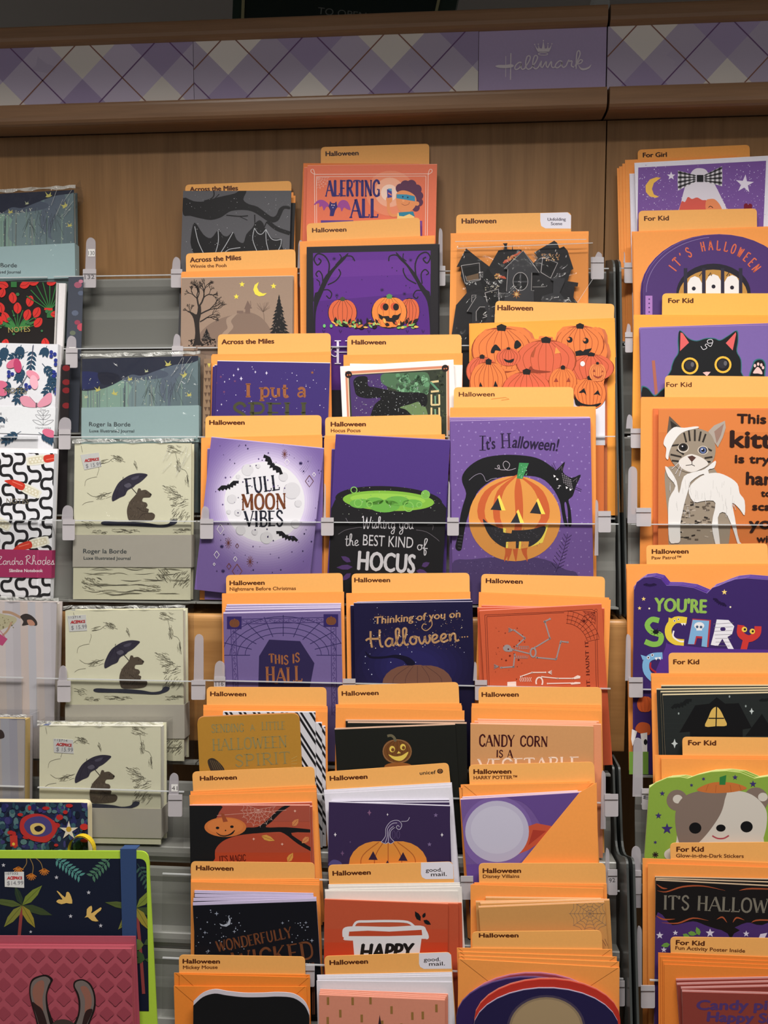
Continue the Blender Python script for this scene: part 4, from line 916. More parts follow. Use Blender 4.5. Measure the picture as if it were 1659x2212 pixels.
for x, y, l, a in ((250, 1895, 90, 210), (265, 1935, 130, 178), (250, 1985, 90, 140), (815, 1930, 70, -25), (770, 1965, 90, 10)): leafshape(p, x, y, l, 44, a, (84, 58, 112))
s.done(p)
s = Stack(5, E2, 'navy card with gold glitter script')
s.tab((275, 88), (1448, 80), 'Halloween', (303, 173), (656, 172), 44)
s.env([((222, 282), (1456, 268)), ((220, 290), (1454, 276)), ((220, 300), (1456, 288))])
p = s.cards([((262, 408), (1440, 395)), ((325, 374), (1463, 346))], ((295, 383), (1478, 368)), (26, 22, 56), leaf=(206, 198, 224), lift=.0006)
for k in range(6): p.circ(880, 1010, 560-k*60, (28+k*2, 24+k*2, 60+k*5), 360-k*40, n=36)
GL = (172, 132, 92)
p.text('Thinking of you on', (500, 590), (1355, 522), 72, GL, bold=3.0, shear=.12); p.line([(1060, 520), (1075, 600), (1020, 655), (975, 630), (990, 590), (1020, 595)], 9, GL, sm=True)
p.script('Halloween', (445, 828), (1345, 755), 165, 20, GL, gap=.02)
for x, y in ((1375, 720), (1400, 718), (1428, 716)): p.circ(x, y, 7, GL)
p.dots(450, 480, 1380, 840, 150, 3, [(255, 236, 200), (120, 84, 56)], 4); p.rect(0, 0, 1, 1, GL)
p.smooth([(410, 860), (470, 910), (600, 910), (720, 895), (840, 920), (905, 975), (880, 1010), (830, 1000), (780, 950), (680, 925), (560, 935), (450, 925)], (18, 15, 38))
pumpkin(p, 930, 1190, 350, 195, (112, 76, 62), (84, 54, 50), 3, stem=None, w_=5); p.dots(380, 420, 1420, 1100, 22, 4, [(190, 196, 220)], 12)
s.done(p)
s = Stack(6, E2, 'black card with smiling pumpkin')
s.tab((135, 1202), (1338, 1168), 'Halloween', (178, 1303), (541, 1295), 44)
s.env([((115, 1390), (1366, 1380)), ((116, 1402), (1372, 1400)), ((118, 1412), (1374, 1418)), ((116, 1420), (1398, 1452))])
p = s.cards([((215, 1556), (1400, 1560)), ((235, 1576), (1420, 1584))], ((105, 1642), (1305, 1594)), (28, 29, 26), leaf=(226, 186, 160), lift=.0014)
pumpkin(p, 728, 1858, 146, 118, (112, 70, 36), (86, 52, 30), 3, stem=None, w_=5); p.ring(728, 1858, 140, 10, (140, 100, 66), ry=116)
p.line([(630, 1705), (670, 1700), (700, 1725), (712, 1760)], 26, (104, 96, 74), sm=True)
YE = (222, 192, 88)
for x in (678, 785): p.circ(x, 1835 if x < 700 else 1815, 28, YE, 32); p.circ(x+6, 1842 if x < 700 else 1822, 16, (112, 70, 36), 18)
p.poly([(725, 1880), (742, 1855), (765, 1876)], YE); p.smooth([(642, 1888), (700, 1908), (770, 1900), (838, 1862), (815, 1915), (770, 1950), (720, 1948), (675, 1925)], YE); p.circ(740, 2010, 140, (148, 90, 44), 42, n=26)
s.done(p)
s = Stack(7, E5, 'dark purple card with orange pumpkin')
s.tab((165, 105), (1195, 30), 'Halloween', (205, 179), (516, 162), 38)
s.tp.text('unicef', (955, 130), (1088, 122), 30, (44, 40, 36), bold=.8); s.tp.circ(1124, 100, 25, (44, 40, 36), 20); s.tp.ring(1124, 100, 12, 2.5, (190, 120, 60)); s.tp.line([(1100, 100), (1148, 98)], 2.5, (190, 120, 60)); s.tp.line([(1124, 80), (1124, 120)], 2.5, (190, 120, 60))
s.env([((152, 256), (1222, 194)), ((154, 270), (1220, 212)), ((158, 286), (1222, 232))], col=(226, 222, 232), cname='white')
p = s.cards([((215, 354), (1200, 344)), ((225, 368), (1202, 362))], ((194, 360), (1208, 394)), (56, 42, 78), leaf=(230, 226, 240), lift=.0008)
pumpkin(p, 690, 880, 328, 202, (222, 142, 62), (176, 98, 46), 3, stem=None, w_=8)
for x, y in ((565, 810), (815, 818)): p.poly([(x-40, y+30), (x, y-42), (x+38, y+32)], (52, 36, 60))
p.poly([(670, 870), (684, 845), (698, 868)], (52, 36, 60))
p.smooth([(632, 692), (670, 640), (680, 570), (720, 518), (770, 512), (802, 545), (795, 585), (765, 580), (770, 555), (740, 560), (712, 600), (710, 650), (740, 688), (712, 705), (690, 695), (668, 705)], (66, 50, 90))
for q in ([(632, 692), (668, 640), (672, 575), (715, 520), (775, 512), (804, 548), (785, 588), (758, 572), (770, 552), (784, 565)], [(665, 700), (684, 640), (686, 580), (725, 538), (765, 532)], [(690, 700), (695, 640), (702, 590), (735, 560)], [(740, 688), (708, 650), (712, 600), (745, 570)], [(800, 520), (850, 515), (868, 485)], [(632, 692), (668, 706), (690, 696), (712, 706), (740, 688)]):
    p.line(q, 3.6, (206, 200, 220), sm=True)
for x, y, a in ((725, 660, -70), (762, 660, -30)): p.ring(x+12, y-30, 12, 2.5, (110, 92, 136), ry=32)
for x, y, r, c in ((685, 462, 12, WHT), (248, 630, 18, WHT), (1140, 632, 18, WHT), (533, 447, 26, (130, 92, 128)), (308, 786, 24, (110, 80, 120)), (373, 692, 10, (110, 90, 130))): spark(p, x, y, r, c)
for x, y, r in ((1088, 468, 20), (1035, 712, 20)): p.star(x, y, r, (122, 104, 146))
p.smooth([(195, 870), (230, 840), (280, 850), (300, 880), (200, 890)], (84, 76, 130))
s.done(p)
s = Stack(8, E5, 'rust red card with white cup')
def goodmail(x0, y0, x1, y1, a):
    s.tp.poly([(x0, y0), (x1-30, y0-8), (x1, y0+16), (x1+4, y1), (x0+40, y1+2), (x0+10, y1-14), (x0, y1-40)], (226, 222, 232))
    s.tp.text('good.', (a[0], a[1]), (a[0]+138, a[1]-4), 32, (52, 46, 46), bold=.9); s.tp.text('mail.', (a[0]+44, a[1]+36), (a[0]+176, a[1]+32), 32, (52, 46, 46), bold=.9)
s.tab((188, 884), (1232, 856), 'Halloween', (228, 972), (543, 962), 38)
goodmail(964, 864, 1232, 1000, (1004, 942))
s.env([((190, 1046), (1290, 1030)), ((200, 1062), (1292, 1048)), ((160, 1088), (1304, 1066)), ((165, 1100), (1274, 1100))], col=(236, 230, 224), cname='white')
p = s.cards([((300, 1190), (1305, 1205)), ((250, 1185), (1275, 1210))], ((158, 1172), (1190, 1212)), (190, 84, 56), leaf=(234, 150, 120), lift=.0004)
p.rect(150, 1520, 1200, 2300, (200, 70, 40)); p.rect(150, 1420, 1200, 1530, (194, 78, 50))
CW = (226, 222, 226)
p.poly([(395, 1500), (970, 1490), (930, 1800), (420, 1800)], CW); p.smooth([(320, 1410), (420, 1395), (700, 1400), (960, 1390), (1010, 1430), (1030, 1490), (1000, 1508), (960, 1500), (380, 1515), (320, 1490), (308, 1470)], CW)
p.line([(400, 1400), (430, 1360), (520, 1355), (700, 1352), (850, 1360), (910, 1400)], 20, CW, sm=True); p.poly([(365, 1440), (520, 1432), (700, 1440), (970, 1425), (975, 1470), (700, 1478), (360, 1478)], (190, 74, 46))
p.text('HAPPY', (458, 1670), (890, 1665), 128, (28, 26, 26), bold=8, shear=.15)
leafshape(p, 960, 1350, 92, 44, -120, BK); leafshape(p, 980, 1325, 48, 30, -65, BK); leafshape(p, 985, 1345, 72, 38, 30, BK)
s.done(p)
s = Stack(9, E5, 'peach card with gold dashes')
s.tab((155, 1645), (1216, 1612), 'Halloween', (203, 1718), (520, 1706), 38)
goodmail(948, 1618, 1216, 1750, (988, 1690))
s.env([((95, 1802), (1224, 1778)), ((97, 1815), (1224, 1796)), ((98, 1830), (1224, 1812)), ((92, 1850), (1222, 1862))], col=(228, 224, 232), cname='white')
p = s.cards([((120, 1928), (1190, 1968)), ((118, 1942), (1180, 1984)), ((116, 1956), (1170, 1998))], ((112, 1970), (1165, 2014)), (218, 142, 118), leaf=(240, 176, 156), e0=-.005, lift=.0004)
for x, y in ((187, 2020), (393, 2022), (542, 2015), (290, 2125), (718, 2095), (469, 2165), (892, 2145), (979, 2140), (1093, 2080), (185, 2185), (640, 2215), (800, 2240)): p.line([(x, y-32), (x+1, y+32)], 20, (150, 112, 60))
p.poly([(590, 2330), (620, 2135), (650, 2330)], (50, 34, 44))
s.done(p)
# ---- column 3 -----------------------------------------------------------------------
s = Stack(2, C6, 'cut-out haunted houses in clear packet')
s.tab((180, 132), (1160, 112), 'Halloween', (228, 208), (520, 205), 42)
s.tp.poly([(897, 120), (1130, 113), (1160, 140), (1158, 252), (940, 250), (905, 230), (897, 190)], (232, 228, 240)); s.tp.text('Unfolding', (960, 186), (1114, 184), 26, (70, 60, 80), bold=.9); s.tp.text('Scene', (988, 222), (1083, 222), 26, (70, 60, 80), bold=.9)
s.env([((132, 292), (1310, 274)), ((134, 300), (1306, 290))])
HK = (38, 37, 40); HK2 = (62, 62, 66)
o, _ = s.sheet('greeting_card', 'cut-out black haunted houses unfolding card inside a clear packet', 'greeting card', (150, 1000), (1230, 1000), -.003, HK, .0008,
    outline=[(140, 1160), (178, 905), (270, 800), (262, 740), (250, 720), (218, 655), (228, 575), (183, 578), (264, 420), (350, 490), (462, 575), (540, 438), (590, 430), (590, 392), (578, 378), (618, 376), (612, 392), (614, 428), (655, 430), (658, 388), (664, 430), (735, 430), (742, 452), (752, 440), (840, 545), (880, 500), (845, 455), (1016, 355), (1040, 372), (1060, 420), (1098, 403), (1130, 440), (1180, 595), (1160, 605), (1130, 700), (1222, 714), (1216, 745), (1190, 745), (1180, 840), (1225, 900), (1240, 1160)])
pl = TP[2]
def cut(name, pts, e, col): return prism(name, [pl.hit(C6[0]+x/C6[2], C6[1]+y/C6[2], e) for x, y in pts], -pl.n*.0005, paper(col), o)
cut('cut_out_house', [(590, 860), (608, 785), (620, 600), (585, 595), (750, 440), (892, 630), (822, 628), (818, 780), (840, 782), (846, 960), (560, 960)], -.0008, HK2)
cut('cut_out_house', [(270, 960), (300, 880), (310, 818), (355, 820), (400, 830), (530, 985), (515, 960), (505, 1150), (310, 1150), (315, 968)], -.0013, (50, 50, 54))
cut('cut_out_house', [(910, 830), (1005, 800), (1010, 700), (988, 690), (988, 672), (1105, 675), (1105, 700), (1062, 800), (1120, 870), (1150, 960), (900, 960)], -.0014, (56, 56, 60))
p = Pen(pl, -.0030, C6)
SL = (196, 190, 190); IO = (214, 100, 70)
bat(p, 630, 515, 60, IO, -35); bat(p, 560, 660, 50, IO, 25); bat(p, 700, 470, 40, IO, -30)
for q in ([(222, 568), (378, 545), (385, 690), (256, 720)], [(902, 625), (918, 495), (1045, 545), (985, 675)], [(425, 800), (540, 768), (548, 905), (455, 930)], [(258, 655), (408, 622), (405, 680), (270, 700)]): p.line(q, 5, SL, closed=True)
p.poly([(240, 590), (365, 565), (372, 640), (262, 665)], (20, 20, 22)); p.poly([(265, 660), (370, 632), (372, 680), (275, 700)], (120, 96, 74)); p.poly([(920, 520), (1030, 555), (985, 650), (912, 612)], (22, 22, 24)); p.poly([(440, 812), (530, 785), (535, 890), (465, 915)], (20, 20, 22))
p.poly([(380, 700), (450, 590), (550, 730), (415, 770)], (24, 23, 26))
for x, y in ((240, 465), (250, 485), (445, 700), (458, 710), (1030, 430), (1040, 455), (1120, 480)): p.line([(x, y), (x-5, y+18)], 6, SL)
p.dots(905, 465, 1060, 525, 40, 5, [(190, 130, 80), (230, 190, 140)], 4); p.dots(620, 480, 700, 520, 22, 5, [(210, 160, 90)], 5); p.dots(510, 640, 560, 680, 22, 5, [(210, 160, 90)], 6); p.dots(415, 740, 550, 800, 26, 4, [(200, 190, 170)], 9); p.dots(262, 700, 350, 730, 18, 4, [(200, 200, 200)], 2)
p.line([(830, 750), (940, 748)], 3, SL); p.build(o)
p = Pen(pl, -.00078, C6)
p.line([(590, 595), (752, 440), (888, 628)], 3.5, SL); p.line([(620, 600), (608, 785)], 3.5, SL); p.line([(825, 628), (820, 780), (845, 782)], 3.5, SL)
p.circ(728, 703, 62, (26, 26, 28), 76, n=30); p.line([(728, 628), (728, 780)], 13, (70, 70, 74)); p.line([(666, 705), (790, 705)], 13, (70, 70, 74)); p.ring(728, 703, 63, 4, SL, ry=77, n=30)
p.star(694, 812, 42, (170, 110, 60), 8, .4); p.star(694, 812, 22, (236, 196, 130), 8, .4); p.build(o, 'foil_print')
p = Pen(pl, -.00128, C6); p.line([(350, 1040), (350, 960), (380, 920), (425, 920)], 4, SL); p.circ(400, 990, 45, (24, 24, 26), 65); p.line([(440, 960), (410, 985), (440, 1000), (405, 1015)], 4, SL, sm=True); p.line([(312, 880), (314, 820), (352, 820)], 3.5, SL); p.line([(272, 960), (350, 835)], 3.5, SL); p.build(o, 'foil_print')
q = [pl.hit(C6[0]+x/C6[2], C6[1]+y/C6[2], .0004) for x, y in ((185, 395), (1345, 372), (1340, 680), (1215, 875), (1200, 1200), (175, 1200))]
prism('clear_packet', q, pl.n*.0002, M_FILM, o)
for a, b in (((190, 418), (1345, 372)), ((170, 360), (1290, 342)), ((1345, 680), (1215, 880))):
    A = pl.hit(C6[0]+a[0]/C6[2], C6[1]+a[1]/C6[2], .0007); B = pl.hit(C6[0]+b[0]/C6[2], C6[1]+b[1]/C6[2], .0007)
    prism('packet_seam', [A, B, B+DOWN*.0007, A+DOWN*.0007], pl.n*.0003, M_EDGE, o)
s.endtab()
s = Stack(3, C6, 'cut-out card of many jack-o-lanterns')
s.tab((515, 868), (1530, 895), 'Halloween', (533, 948), (833, 951), 44)
s.env([((292, 1062), (1532, 1015)), ((290, 1062), (1530, 1040)), ((296, 1070), (1534, 1048))], col=(252, 164, 66))
PO, PR_, PD = (228, 124, 66), (214, 100, 70), (150, 66, 36)
ol = [(312, 1700), (318, 1500), (296, 1560), (300, 1500), (330, 1400), (316, 1340), (320, 1250), (370, 1160), (430, 1110), (520, 1095), (640, 1085), (740, 1095), (800, 1140), (822, 1190), (880, 1195), (890, 1168), (975, 1172), (980, 1200), (1025, 1200), (1040, 1140), (1090, 1090), (1160, 1080), (1240, 1082), (1245, 1072), (1318, 1090), (1320, 1105), (1370, 1090), (1420, 1110), (1442, 1160), (1442, 1220), (1455, 1240), (1470, 1300), (1450, 1400), (1458, 1500), (1440, 1560), (1440, 1700)]
ol2 = [(x+28, y+4) for x, y in ol]
p = s.cards([((312, 1200), (1442, 1200))], ((312, 1200), (1442, 1200)), PO, outline=ol, bout=[ol2], bcol=(200, 110, 70), leaf=(226, 222, 232), lift=0)
def jack(x, y, rx, ry, c, st=True, w_=4): pumpkin(p, x, y, rx, ry, c, PD, 4, stem=(30, 26, 26) if st else None, out=PD, w_=w_)
p.rect(300, 1640, 1450, 2100, (222, 220, 230))
jack(565, 1290, 245, 185, PO); jack(1235, 1240, 200, 150, PO); jack(1330, 1440, 190, 110, PR_); jack(400, 1470, 130, 120, PR_); jack(945, 1380, 250, 170, PR_); jack(625, 1350, 98, 72, PR_)
p.smooth([(475, 1310), (485, 1270), (515, 1240), (545, 1265), (560, 1295), (515, 1290), (505, 1312)], BK); p.smooth([(675, 1270), (680, 1220), (705, 1205), (735, 1245), (700, 1275)], BK); p.smooth([(585, 1362), (625, 1375), (672, 1362), (655, 1395), (605, 1390)], BK)
for x, y in ((1148, 1200), (1285, 1208)): p.circ(x, y, 25, BK); p.circ(x-10, y-6, 12, PO)
p.poly([(1195, 1300), (1240, 1288), (1262, 1300), (1275, 1285), (1338, 1272), (1300, 1330), (1200, 1338)], BK); p.poly([(815, 1345), (850, 1265), (862, 1262), (840, 1350)], (170, 80, 48)); p.poly([(1020, 1320), (1030, 1262), (1070, 1312)], (234, 150, 74)); p.smooth([(795, 1470), (815, 1425), (850, 1455), (980, 1470), (960, 1480), (860, 1485)], (140, 60, 40)); p.circ(1258, 1405, 20, (236, 226, 228), 22)
jack(455, 1560, 155, 165, PO); jack(780, 1640, 205, 160, PR_); jack(1090, 1560, 115, 118, PO, w_=3); jack(1320, 1660, 135, 130, PO); jack(1385, 1480, 72, 76, (232, 134, 78), w_=3)
p.poly([(375, 1600), (385, 1560), (405, 1600)], BK); p.poly([(497, 1600), (514, 1548), (535, 1600)], BK); p.poly([(1012, 1560), (1032, 1522), (1052, 1560)], (150, 66, 46)); p.poly([(1120, 1560), (1138, 1520), (1155, 1560)], (150, 66, 46))
p.poly([(1225, 1650), (1272, 1612), (1292, 1675), (1268, 1650), (1240, 1655)], BK); p.poly([(1350, 1670), (1390, 1628), (1412, 1680), (1388, 1665)], BK); p.smooth([(1190, 1660), (1205, 1700), (1250, 1740), (1330, 1755), (1418, 1740), (1370, 1775), (1270, 1765), (1200, 1755)], BK)
p.poly([(1345, 1475), (1358, 1448), (1368, 1475)], (150, 66, 46)); p.poly([(1415, 1480), (1425, 1458), (1438, 1475)], (150, 66, 46)); p.smooth([(1350, 1500), (1390, 1515), (1430, 1500), (1400, 1530), (1365, 1522)], (150, 66, 46))
s.done(p)
s = Stack(4, D6, 'purple card with cat over pumpkin')
s.tab((85, 68), (1158, 66), 'Halloween', (130, 151), (448, 149), 40, bold=1.8)
s.tp.line([(420, 175), (500, 165), (545, 160), (580, 175), (510, 185)], 5, (214, 128, 56)); s.env([((52, 250), (1356, 240)), ((50, 262), (1352, 256))])
p = s.cards([((48, 342), (1300, 336)), ((48, 356), (1306, 340))], ((52, 372), (1308, 345)), (112, 84, 150), leaf=(206, 180, 216), lift=.0006)
g = random.Random(2)
for iy in range(20):
    for ix in range(16):
        x = 90+ix*78+(iy % 2)*39+g.uniform(-16, 16); y = 390+iy*70+g.uniform(-16, 16)
        p.circ(x, y, g.uniform(5, 9), (146, 122, 182), n=8, nx=False)
p.nx()
p.smooth([(60, 1660), (250, 1610), (600, 1585), (900, 1610), (1080, 1700), (1200, 1760), (1200, 2100), (40, 2100)], (78, 62, 108)); p.dots(120, 1630, 1080, 1760, 120, 3, [(120, 104, 150), (60, 46, 88)], 3)
p.serif('I', (325, 632), (360, 632), 126, (40, 28, 58), wt=.12, sl=.4); p.text("t's", (375, 630), (455, 618), 105, (40, 28, 58), bold=3, shear=.1); p.serif('H', (505, 612), (600, 608), 126, (40, 28, 58), wt=.12, sl=.2); p.text('alloween!', (605, 608), (1010, 640), 108, (40, 28, 58), bold=3, shear=.12)
CB = (26, 26, 29)
p.smooth([(160, 920), (165, 850), (230, 770), (340, 705), (480, 678), (620, 674), (780, 690), (880, 725), (975, 790), (1005, 808), (1080, 735), (1062, 828), (1140, 880), (1222, 852), (1180, 950), (1150, 1040), (1112, 1080), (1130, 1160), (1140, 1300), (1110, 1305), (1105, 1180), (1090, 1100), (1075, 1110), (1085, 1200), (1105, 1305), (1075, 1300), (1050, 1180), (1030, 1080), (960, 960), (860, 880), (700, 860), (480, 880), (330, 970), (270, 1060), (235, 1150), (190, 1300), (165, 1450), (150, 1525), (115, 1530), (98, 1490), (125, 1380), (140, 1240), (165, 1130), (195, 1020)], CB, 3)
OP, OS = (218, 148, 74), (196, 94, 52)
p.circ(630, 1245, 412, OP, 382, n=44)
def stripe(xt, xm, xb, w1): p.smooth([(650+xt-8, 868), (650+xt+8, 868), (630+xm*.8+w1, 1000), (630+xm+w1, 1240), (630+xb*.85+w1*.8, 1480), (630+xb+6, 1615), (630+xb-6, 1615), (630+xb*.85-w1*.8, 1480), (630+xm-w1, 1240), (630+xm*.8-w1, 1000)], OS)
stripe(-28, -295, -90, 32); stripe(-14, -160, -60, 30); stripe(10, 40, 10, 34); stripe(30, 270, 110, 38)
p.poly([(670, 745), (757, 748), (700, 890), (648, 885)], (62, 140, 84)); p.dots(665, 750, 740, 880, 24, 4, [(120, 190, 140)], 2)
YG = (236, 214, 90); GK = (46, 45, 50)
for a, b, c_, d in (((412, 1165), (480, 1060), (512, 1172), 28), ((765, 1195), (828, 1090), (868, 1205), 28), ((592, 1285), (650, 1190), (680, 1290), 24)):
    p.poly([(b[0]-5, b[1]-5), (b[0]+12, b[1]-28), (c_[0]+36, c_[1]), c_], YG); p.poly([a, b, c_], GK)
p.poly([(900, 1310), (936, 1295), (880, 1460), (770, 1500), (860, 1420)], YG); p.smooth([(345, 1250), (400, 1290), (520, 1335), (640, 1350), (780, 1340), (905, 1315), (880, 1400), (820, 1465), (740, 1500), (560, 1508), (450, 1450), (380, 1360)], GK)
p.poly([(525, 1325), (608, 1340), (600, 1378), (530, 1370)], OP); p.poly([(525, 1325), (552, 1335), (550, 1374), (528, 1368)], YG)
p.poly([(552, 1455), (640, 1450), (640, 1520), (550, 1510)], OP); p.poly([(668, 1450), (758, 1450), (750, 1505), (664, 1520)], OP); p.poly([(555, 1455), (572, 1453), (568, 1510), (550, 1508)], YG); p.poly([(672, 1450), (688, 1450), (682, 1518), (666, 1518)], YG)
p.dots(400, 1330, 860, 1490, 90, 2.4, [(110, 108, 116)], 7)
p.line([(220, 902), (270, 860), (320, 842), (350, 862), (375, 912), (420, 890), (470, 882)], 4, (150, 140, 160), sm=True); p.line([(450, 795), (490, 800), (490, 768), (475, 775), (500, 805), (560, 805), (585, 760), (550, 730), (525, 760), (560, 812), (640, 795)], 4, (190, 180, 190), sm=True)
for x, y, sg in ((985, 865, 1), (1010, 892, 1), (1095, 968, 1), (1128, 985, 1)): p.poly([(x-8, y-12), (x+14, y), (x-4, y+12)], (236, 232, 236))
p.line([(1010, 972), (1022, 975), (1035, 945), (1020, 950), (1045, 952)], 4, (230, 226, 230))
for k in range(5):
    for m in range(6): p.line([(1052+k*19+m*3-8*k*.2, 840+k*13+m*16), (1060+k*19+m*3, 848+k*13+m*16)], 3, (200, 190, 200), nx=False)
for q in ([(1025, 808), (1050, 775), (1055, 815)], [(1150, 912), (1190, 880), (1182, 920)]): p.line(q, 4, (120, 110, 120))
for q in ([(960, 760), (990, 805)], [(975, 745), (1000, 800)], [(1165, 975), (1225, 1000)], [(1170, 960), (1230, 985)]): p.line(q, 3, (60, 40, 80))
for k in range(5): p.line([(120+k*2-6, 1395+k*28), (165-k*4, 1400+k*28)], 4, (90, 90, 96))
for k in range(9):
    t = k/8; x, y = 1010+90*t, 1690-270*t; p.line([(x-8, y), (x-50+20*t, y-50+10*t)], 3, (54, 38, 80)); p.line([(x, y), (x+60-20*t, y-30)], 3, (54, 38, 80))
p.line([(1000, 1720), (1060, 1560), (1105, 1380)], 3, (54, 38, 80), sm=True)
s.done(p)
s = Stack(5, E3, 'rust orange card with skeletons')
s.tab((178, 88), (1376, 115), 'Halloween', (223, 175), (576, 183), 44, bold=2.6, tc=(66, 26, 22))
s.env([((155, 264), (1416, 318)), ((158, 275), (1432, 338))], e0=-.0093, e1=-.0069)
p = s.cards([((182, 398), (1370, 425)), ((140, 420), (1290, 405))], ((160, 448), (1343, 384)), (196, 88, 56), leaf=(236, 150, 130), lift=.0008)
LN = (92, 30, 24)
for d in (0, 18): p.line([(212+d, 487+d*.8), (980, 452+d*.6)], 4, LN); p.line([(212+d, 487+d), (250+d, 1500)], 4, LN); p.line([(1300-d, 730), (1318-d, 1500)], 4, LN)
p.line([(980, 450), (1250, 432), (1270, 445), (1300, 460), (1298, 730)], 4, LN); p.ring(1289, 441, 12, 3, LN); p.line([(980, 450), (985, 475), (1300, 735)], .1, LN)
for rr, a0 in ((300, 0), (262, 0), (225, 0), (345, 0)): p.line([(985+(rr*1.0)*sin(radians(a)), 790-rr*cos(radians(a))) for a in range(4, 84, 8)], 3.5, LN, nx=False)
for a in range(6, 84, 9): p.line([(985+225*sin(radians(a)), 790-225*cos(radians(a))), (985+345*sin(radians(a)), 790-345*cos(radians(a)))], 3, LN, nx=False)
p.nx(); p.poly([(1165, 455), (1230, 450), (1290, 500), (1290, 550), (1240, 510)], (170, 72, 48)); web(p, 1280, 460, 120, LN, 90, 185, 4, 3, 3); p.circ(1172, 545, 13, LN)
for a in range(0, 360, 45): p.line([(1172, 545), (1172+30*cos(radians(a+20)), 545+30*sin(radians(a+20)))], 3, LN, nx=False)
SKL = (152, 140, 140)
def bones(L, c, w_):
    for a, b in L: p.line([a, b], w_, c, nx=False); p.circ(a[0], a[1], w_*.8, c, nx=False, n=8); p.circ(b[0], b[1], w_*.8, c, nx=False, n=8)
    p.nx()
p.circ(428, 808, 40, SKL, 34); p.poly([(440, 790), (485, 815), (480, 838), (440, 845)], SKL); p.circ(440, 818, 8, LN)
bones([((480, 820), (650, 862)), ((520, 785), (598, 712)), ((598, 708), (500, 635)), ((502, 870), (490, 985)), ((490, 988), (370, 996)), ((700, 800), (840, 715)), ((842, 712), (795, 555)), ((715, 898), (895, 915)), ((905, 910), (945, 755)), ((790, 550), (842, 525)), ((950, 742), (1015, 750))], SKL, 13)
for k in range(7): p.ring(520+k*18, 818, 12, 3.5, SKL, ry=30, a0=180, a1=360); p.ring(510+k*18, 880, 12, 3.5, SKL, ry=26, a0=0, a1=180)
p.ring(680, 850, 26, 16, SKL, ry=42)
for cx, cy, sg in ((470, 632, -1), (330, 985, -1)):
    for k in range(5): p.line([(cx+20, cy), (cx-30, cy-22+k*11)], 4, SKL, nx=False)
WB = (236, 214, 204)
p.poly([(430, 1135), (515, 1130), (518, 1200), (430, 1200)], WB); bones([((560, 1082), (665, 1045)), ((670, 1043), (800, 1042)), ((765, 1085), (915, 1100)), ((920, 1100), (1060, 1100)), ((820, 1150), (1060, 1145))], WB, 10)
p.poly([(1060, 1098), (1110, 1070), (1138, 1078), (1135, 1100), (1080, 1108)], WB); p.poly([(1040, 1150), (1090, 1135), (1138, 1138), (1138, 1152), (1050, 1160)], WB); p.ring(740, 1135, 32, 14, WB, ry=44, a0=150, a1=400)
for k in range(7): p.line([(560+k*17, 1090), (552+k*17, 1112), (560+k*17, 1132)], 5, WB, sm=True)
for k in range(5): p.line([(820, 1042), (862, 1022+k*10)], 4, WB, nx=False)
p.serif('LIVE IT. HAUNT IT.', (1238, 1360), (1212, 720), 30, (76, 22, 22), wt=.2, sl=.14)
p.dots(300, 580, 640, 1110, 26, 4, [LN, (120, 44, 34)], 7)
for x, y in ((418, 925), (540, 920), (455, 880)): p.star(x, y, 12, LN, 4)
s.done(p)
s = Stack(6, E3, 'tan CANDY CORN card')
s.tab((150, 1182), (1343, 1186), 'Halloween', (183, 1278), (538, 1276), 44)
s.env([((86, 1342), (1334, 1358)), ((86, 1354), (1340, 1380)), ((84, 1368), (1342, 1402)), ((82, 1384), (1346, 1416))])
p = s.cards([((143, 1500), (1318, 1522)), ((112, 1520), (1296, 1534)), ((150, 1536), (1340, 1550))], ((73, 1542), (1265, 1567)), (206, 150, 100), bcol=(226, 148, 108), leaf=(244, 190, 162), lift=.0007)
CR = (66, 24, 26)
p.serif('CANDY', (155, 1755), (498, 1760), 108, CR, wt=.17, sl=.1); p.serif('CORN', (552, 1755), (822, 1762), 96, CR, wt=.18, sl=.1); p.serif('IS', (320, 1862), (388, 1864), 66, CR, wt=.2, sl=.14); p.serif('A', (430, 1870), (480, 1870), 76, CR, wt=.18, sl=.14)
p.serif('VEGETABLE', (150, 2010), (1130, 1985), 125, (240, 216, 196), wt=.17, sl=.12)
s.done(p)
s = Stack(7, E6, 'purple card with big pale moon')
s.tab((203, 48), (1250, 22), 'Halloween', (245, 122), (557, 119), 38, 'HARRY POTTER\u2122', (245, 168), (607, 163), 28)
s.env([((136, 212), (1218, 185)), ((122, 238), (1240, 200)), ((150, 216), (1250, 196))], flaps=True)
p = s.cards([((150, 325), (1115, 270))], ((134, 340), (1210, 275)), (112, 86, 148), leaf=(244, 214, 220), e0=-.0045, e1=-.0015, lift=.0010)
p.smooth([(560, 330), (650, 360), (730, 430), (820, 560), (900, 560), (1200, 500), (1200, 240), (560, 300)], (98, 72, 138)); p.circ(440, 620, 300, (124, 98, 162), 310, n=36)
p.poly([(770, 535), (900, 560), (880, 640), (700, 760), (600, 800), (700, 560)], (196, 84, 58)); p.poly([(740, 590), (850, 600), (700, 720)], (170, 60, 46))
p.circ(440, 603, 266, (186, 180, 204), 256, n=44); p.circ(440, 590, 220, (196, 192, 212), 200, n=40); p.poly([(170, 880), (700, 860), (660, 1100), (180, 1100)], (104, 74, 148))
s.done(p)
fr = [(1272, 200), (1130, 278), (890, 570), (650, 862), (560, 970), (1290, 970)]
o, _ = s.sheet('envelope', 'orange envelope folded diagonally over the moon card', 'envelope', (560, 900), (1290, 900), .0004, ORE, .0004, outline=[(x, y) for x, y in [(300, 1280), (560, 970), (650, 862), (890, 570), (1130, 278), (1272, 196), (1284, 862), (1290, 970)]])
s = Stack(8, E6, 'tan card with faint spider web')
